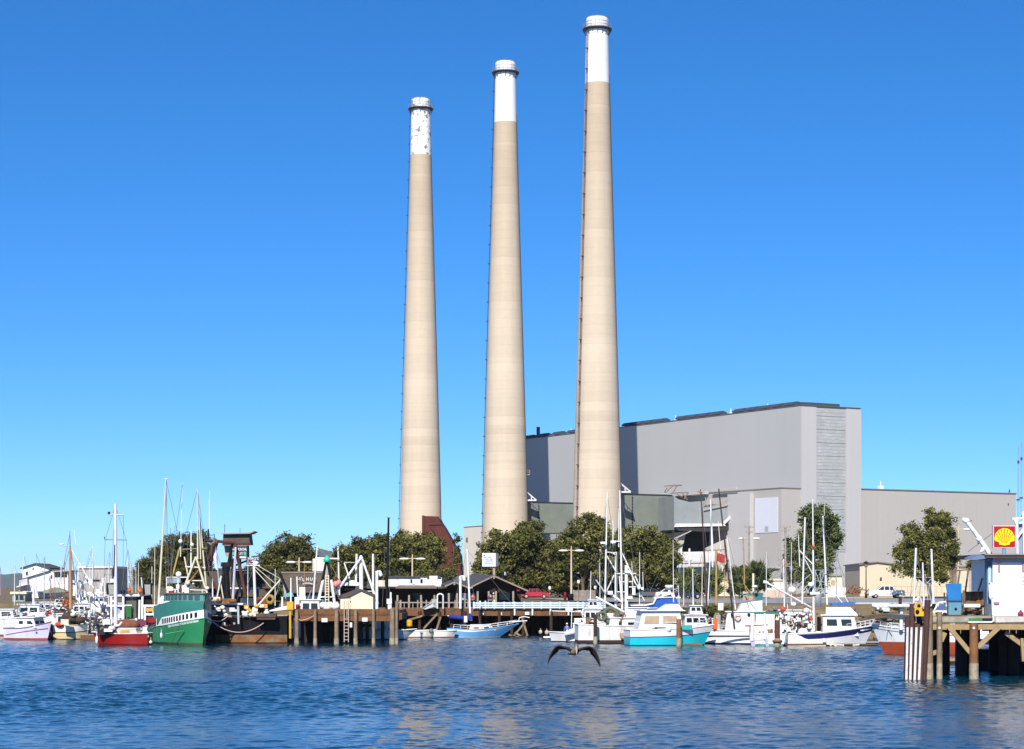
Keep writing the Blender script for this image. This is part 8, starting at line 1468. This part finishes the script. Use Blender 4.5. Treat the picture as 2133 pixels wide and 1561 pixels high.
def person(label, px, d, z, rz, jacket, trousers, hat=None, seated=False, hair=None):
    t = thing('person', label, 'person', (PX(px, d), d, z), rz)
    hz = .48 if seated else .92
    if seated: leg = lambda s: [(.10 * s, 0, hz, .09), (.13 * s, -.42, hz + .03, .075), (.13 * s, -.46, .08, .05), (.13 * s, -.60, .05, .045)]
    else: leg = lambda s: [(.10 * s, 0, hz - .04, .095), (.11 * s, -.02, .50, .07), (.11 * s, .02, .08, .05), (.12 * s, -.14, .05, .045)]
    sh = hz + .52; fw = -.10 if seated else 0
    arm = lambda s: [(.20 * s, fw, sh, .065), (.27 * s, fw - .05, sh - .28, .052), (.20 * s, fw - .25, sh - .42, .04), (.17 * s, fw - .33, sh - .44, .035)]
    core = [(0, 0, hz, .15, .11), (0, fw * .5, hz + .25, .15, .11), (0, fw, sh - .02, .16, .10), (0, fw, sh + .10, .055), (0, fw - .01, sh + .19, .085), (0, fw - .01, sh + .31, .075)]
    pts = list(core); ed = [(i, i + 1) for i in range(5)]
    def chain(c, at):
        n = len(pts); pts.extend(c); ed.append((at, n)); ed.extend((n + i, n + i + 1) for i in range(len(c) - 1))
    for s in (1, -1): chain(leg(s), 0); chain(arm(s), 2)
    part('body', skinned(pts, ed, 0), SKIN, t)
    g = .022; up = [(p[0], p[1], p[2], p[3] + g, (p[4] if len(p) > 4 else p[3]) + g) for p in core[:3]]; pts = up; ed = [(0, 1), (1, 2)]
    for s in (1, -1): c = [(p[0], p[1], p[2], p[3] + g) for p in arm(s)[:3]]; n = len(pts); pts.extend(c); ed.append((2, n)); ed.extend((n + i, n + i + 1) for i in range(2))
    part('jacket', skinned(pts, ed, 0), jacket, t)
    pts = [(0, 0, hz + .02, .165, .125)]; ed = []
    for s in (1, -1): c = [(p[0], p[1], p[2], p[3] + g * .8) for p in leg(s)[:3]]; n = len(pts); pts.extend(c); ed.append((0, n)); ed.extend((n + i, n + i + 1) for i in range(2))
    part('trousers', skinned(pts, ed, 0), trousers, t)
    hc = (0, fw - .01, sh + .27); mb = MB(); mb.ball((hc[0], hc[1] + .02, hc[2] + .04), .098, .105, .10, 12, 8)
    if hat: mb.lathe([(.16, sh + .29), (.16, sh + .30)], (0, fw - .04), 12)
    part('hat' if hat else 'hair', mb, hat or hair or BLACK, t)
    mb = MB()
    for s in (1, -1): mb.ball((.035 * s, fw - .10, sh + .25), .012, .01, .012, 6, 4)
    mb.ball((0, fw - .105, sh + .215), .014, .022, .02, 6, 4); mb.ball((0, fw - .098, sh + .175), .03, .008, .007, 6, 4); part('face', mb, mat('face_detail', (.2, .09, .07), .6, .1), t)
    return t
person('person in dark clothes standing behind the pale blue railing under the gable', 1022, 240.4, DZ2, 0, mat('dark_plum_cloth', (.03, .02, .04), .9, .1), mat('black_cloth', (.015, .015, .02), .9, .1))
person('person in pale clothes and white cap standing under the brown gable', 1028, 246, DZ2, R(20), mat('khaki_cloth', (.35, .31, .22), .9, .1), CREAMW, WHITE)
person('person in a reddish top standing between porch posts by the menu board', 985, 245, DZ2, R(-15), mat('brick_red_cloth', (.35, .08, .06), .9, .1), MATS['black_cloth'])
person('person in blue jacket and white cap seated on the motor launch', 1182, 211.2, .55, R(-30), mat('bright_blue_cloth', (.03, .12, .50), .9, .1), mat('navy_cloth', (.02, .03, .12), .9, .1), WHITE, True)

# ================================================================ BIRDS
BR1 = mat('dark_brown_feather', (.035, .021, .017), .85, .3, 8); BR2 = mat('grey_brown_feather', (.10, .075, .06), .85, .25, 8); BEL = mat('tan_belly_feather', (.26, .20, .13), .85, .2, 8)
pd = 66.0; pc = P(1196, 1357, pd)
t = thing('pelican', 'brown pelican gliding toward the camera low over the water, wings arched down', 'pelican', pc)
def pw(x, y): q_ = P(x, y, pd) - pc; return q_
# body: continuous surface along the flight direction, belly tan, neck folded, bill resting down
mb = skinned([(0.02, .42, .02, .06), (0.0, .22, -.03, .11, .10), (0.0, .0, -.05, .145, .115), (0.02, -.20, -.01, .11, .10), (0.05, -.33, .10, .06), (0.06, -.30, .20, .058), (0.055, -.40, .235, .062), (.055, -.47, .19, .040)], [(i, i + 1) for i in range(7)], 2, 2); part('body', mb, BEL, t)
mb = MB(); mb.loft([[(.055 + r_ * math.cos(a), y + 0, z + r_ * .9 * math.sin(a)) for a in [2 * math.pi * i / 8 for i in range(8)]] for y, z, r_ in ((-.45, .20, .040), (-.55, .12, .036), (-.66, .03, .028), (-.75, -.05, .014), (-.78, -.08, .004))], True, True, True); part('bill', mb, mat('grey_horn_bill', (.36, .30, .24), .6, .15), t)
mb = MB(); mb.ball((.055, -.40, .262), .055, .07, .035, 10, 6); mb.ball((.055, -.32, .24), .05, .06, .05, 8, 5); part('crown', mb, mat('dark_crown_feather', (.05, .04, .035), .8, .2), t)
mb = MB()
for s in (-1, 1): mb.ball((.055 + .055 * s, -.43, .24), .012, .014, .012, 6, 4)
part('eye', mb, BLACK, t)
mb = MB(); mb.loft([[(-.03, .40, .03), (.07, .40, .03), (.06, .42, -.02), (-.02, .42, -.02)], [(-.16, .62, .0), (.12, .62, .0), (.12, .63, -.02), (-.16, .63, -.02)]], True, True, True); part('tail', mb, BR1, t)
mb = MB(); mb.ball((-.12, .30, -.10), .09, .10, .025, 8, 4); part('foot', mb, BR1, t)
def wing(lead, chord, nm):
    # lead: leading edge photo outline from shoulder to tip; chord(m) runs back; undersurface visible
    rg = []
    n = len(lead)
    for i, (x, y, th, ch, dz) in enumerate(lead):
        p = pw(x, y); up = Vector((0, 0, 1)); nx = lead[min(i + 1, n - 1)]; pv = lead[max(i - 1, 0)]; tx, ty = nx[0] - pv[0], -(nx[1] - pv[1]); L_ = math.hypot(tx, ty); nrm = Vector((-ty / L_, 0, tx / L_)); 
        if nrm.z < 0: nrm = -nrm
        ring = []
        for c_, h_ in ((0, .2), (.15, .9), (.5, .55), (1.0, .08), (.5, -.35), (.12, -.4)):
            ring.append(tuple(p + Vector((0, -.12 + c_ * ch, 0)) + nrm * (h_ * th) - nrm * (dz * c_)))
        rg.append(ring)
    mb = MB(); mb.loft(rg, True, True, True); return part('wing', mb, BR1, t)
wing([(1191, 1357, 0.070, 0.34, 0.042), (1184, 1351, 0.063, 0.36, 0.069), (1176, 1348, 0.049, 0.36, 0.101), (1166, 1345, 0.042, 0.34, 0.139), (1160, 1345.5, 0.042, 0.34, 0.175), (1154, 1350, 0.042, 0.32, 0.192), (1149, 1358, 0.035, 0.30, 0.148), (1145, 1367, 0.028, 0.26, 0.094), (1142, 1376, 0.021, 0.20, 0.040), (1141.5, 1384, 0.008, 0.10, 0.008)], 1, 'l')
wing([(1202, 1358, 0.070, 0.34, 0.042), (1210, 1352, 0.063, 0.36, 0.069), (1218, 1349, 0.049, 0.36, 0.101), (1227, 1347, 0.042, 0.34, 0.139), (1235, 1349, 0.042, 0.34, 0.175), (1241, 1356, 0.042, 0.32, 0.192), (1245, 1365, 0.035, 0.30, 0.148), (1248, 1375, 0.028, 0.26, 0.094), (1250, 1385, 0.021, 0.20, 0.040), (1249.5, 1394, 0.008, 0.10, 0.008)], 1, 'r')
# perched bird on the hall roof, and gulls
def perched(label, px, py, d, s_, m, name='bird', cat='bird'):
    t = thing(name, label, cat, P(px, py, d)); part('body', skinned([(0, .1 * s_, .16 * s_, .05 * s_), (0, 0, .30 * s_, .15 * s_), (0, -.06 * s_, .55 * s_, .11 * s_), (0, -.10 * s_, .78 * s_, .07 * s_)], [(0, 1), (1, 2), (2, 3)], 1, 1), m, t)
    part('bill', MB().tube((0, -.14 * s_, .8 * s_), (0, -.32 * s_, .74 * s_), .03 * s_, .008 * s_, 6), mat('horn_bill', (.3, .2, .08), .5, .1), t); mb = MB()
    for q_ in (-1, 1): mb.tube((.05 * s_ * q_, 0, .2 * s_), (.05 * s_ * q_, 0, 0), .02 * s_, n=5)
    part('legs', mb, BLACK, t); return t
perched('dark bird perched on the far right roof corner of the low hall', 2102.5, 1028, 513, 1.25, BR1)
perched('white gull standing on the brown gable roof near the letter board', 1052, 1201, 252, .75, WHITE, 'gull', 'gull'); perched('dark bird perched on a rusty leaning pole top near the annex', 1459, 1025, 203, .35, BR1)
# ================================================================ HAZE
hz_ = MB(); hz_.bb(-9500, 9500, -400, 10500, -4, 152); hm_ = bpy.data.materials.new('haze_air'); hm_.use_nodes = True; n_ = hm_.node_tree; n_.nodes.clear()
ho = n_.nodes.new('ShaderNodeOutputMaterial'); hv = n_.nodes.new('ShaderNodeVolumePrincipled'); hv.inputs['Density'].default_value = 0.00004; hv.inputs['Color'].default_value = (.80, .88, 1, 1); hv.inputs['Anisotropy'].default_value = 0.1
n_.links.new(hv.outputs[0], ho.inputs['Volume'])
finish(single('haze', hz_, hm_), kind='stuff')
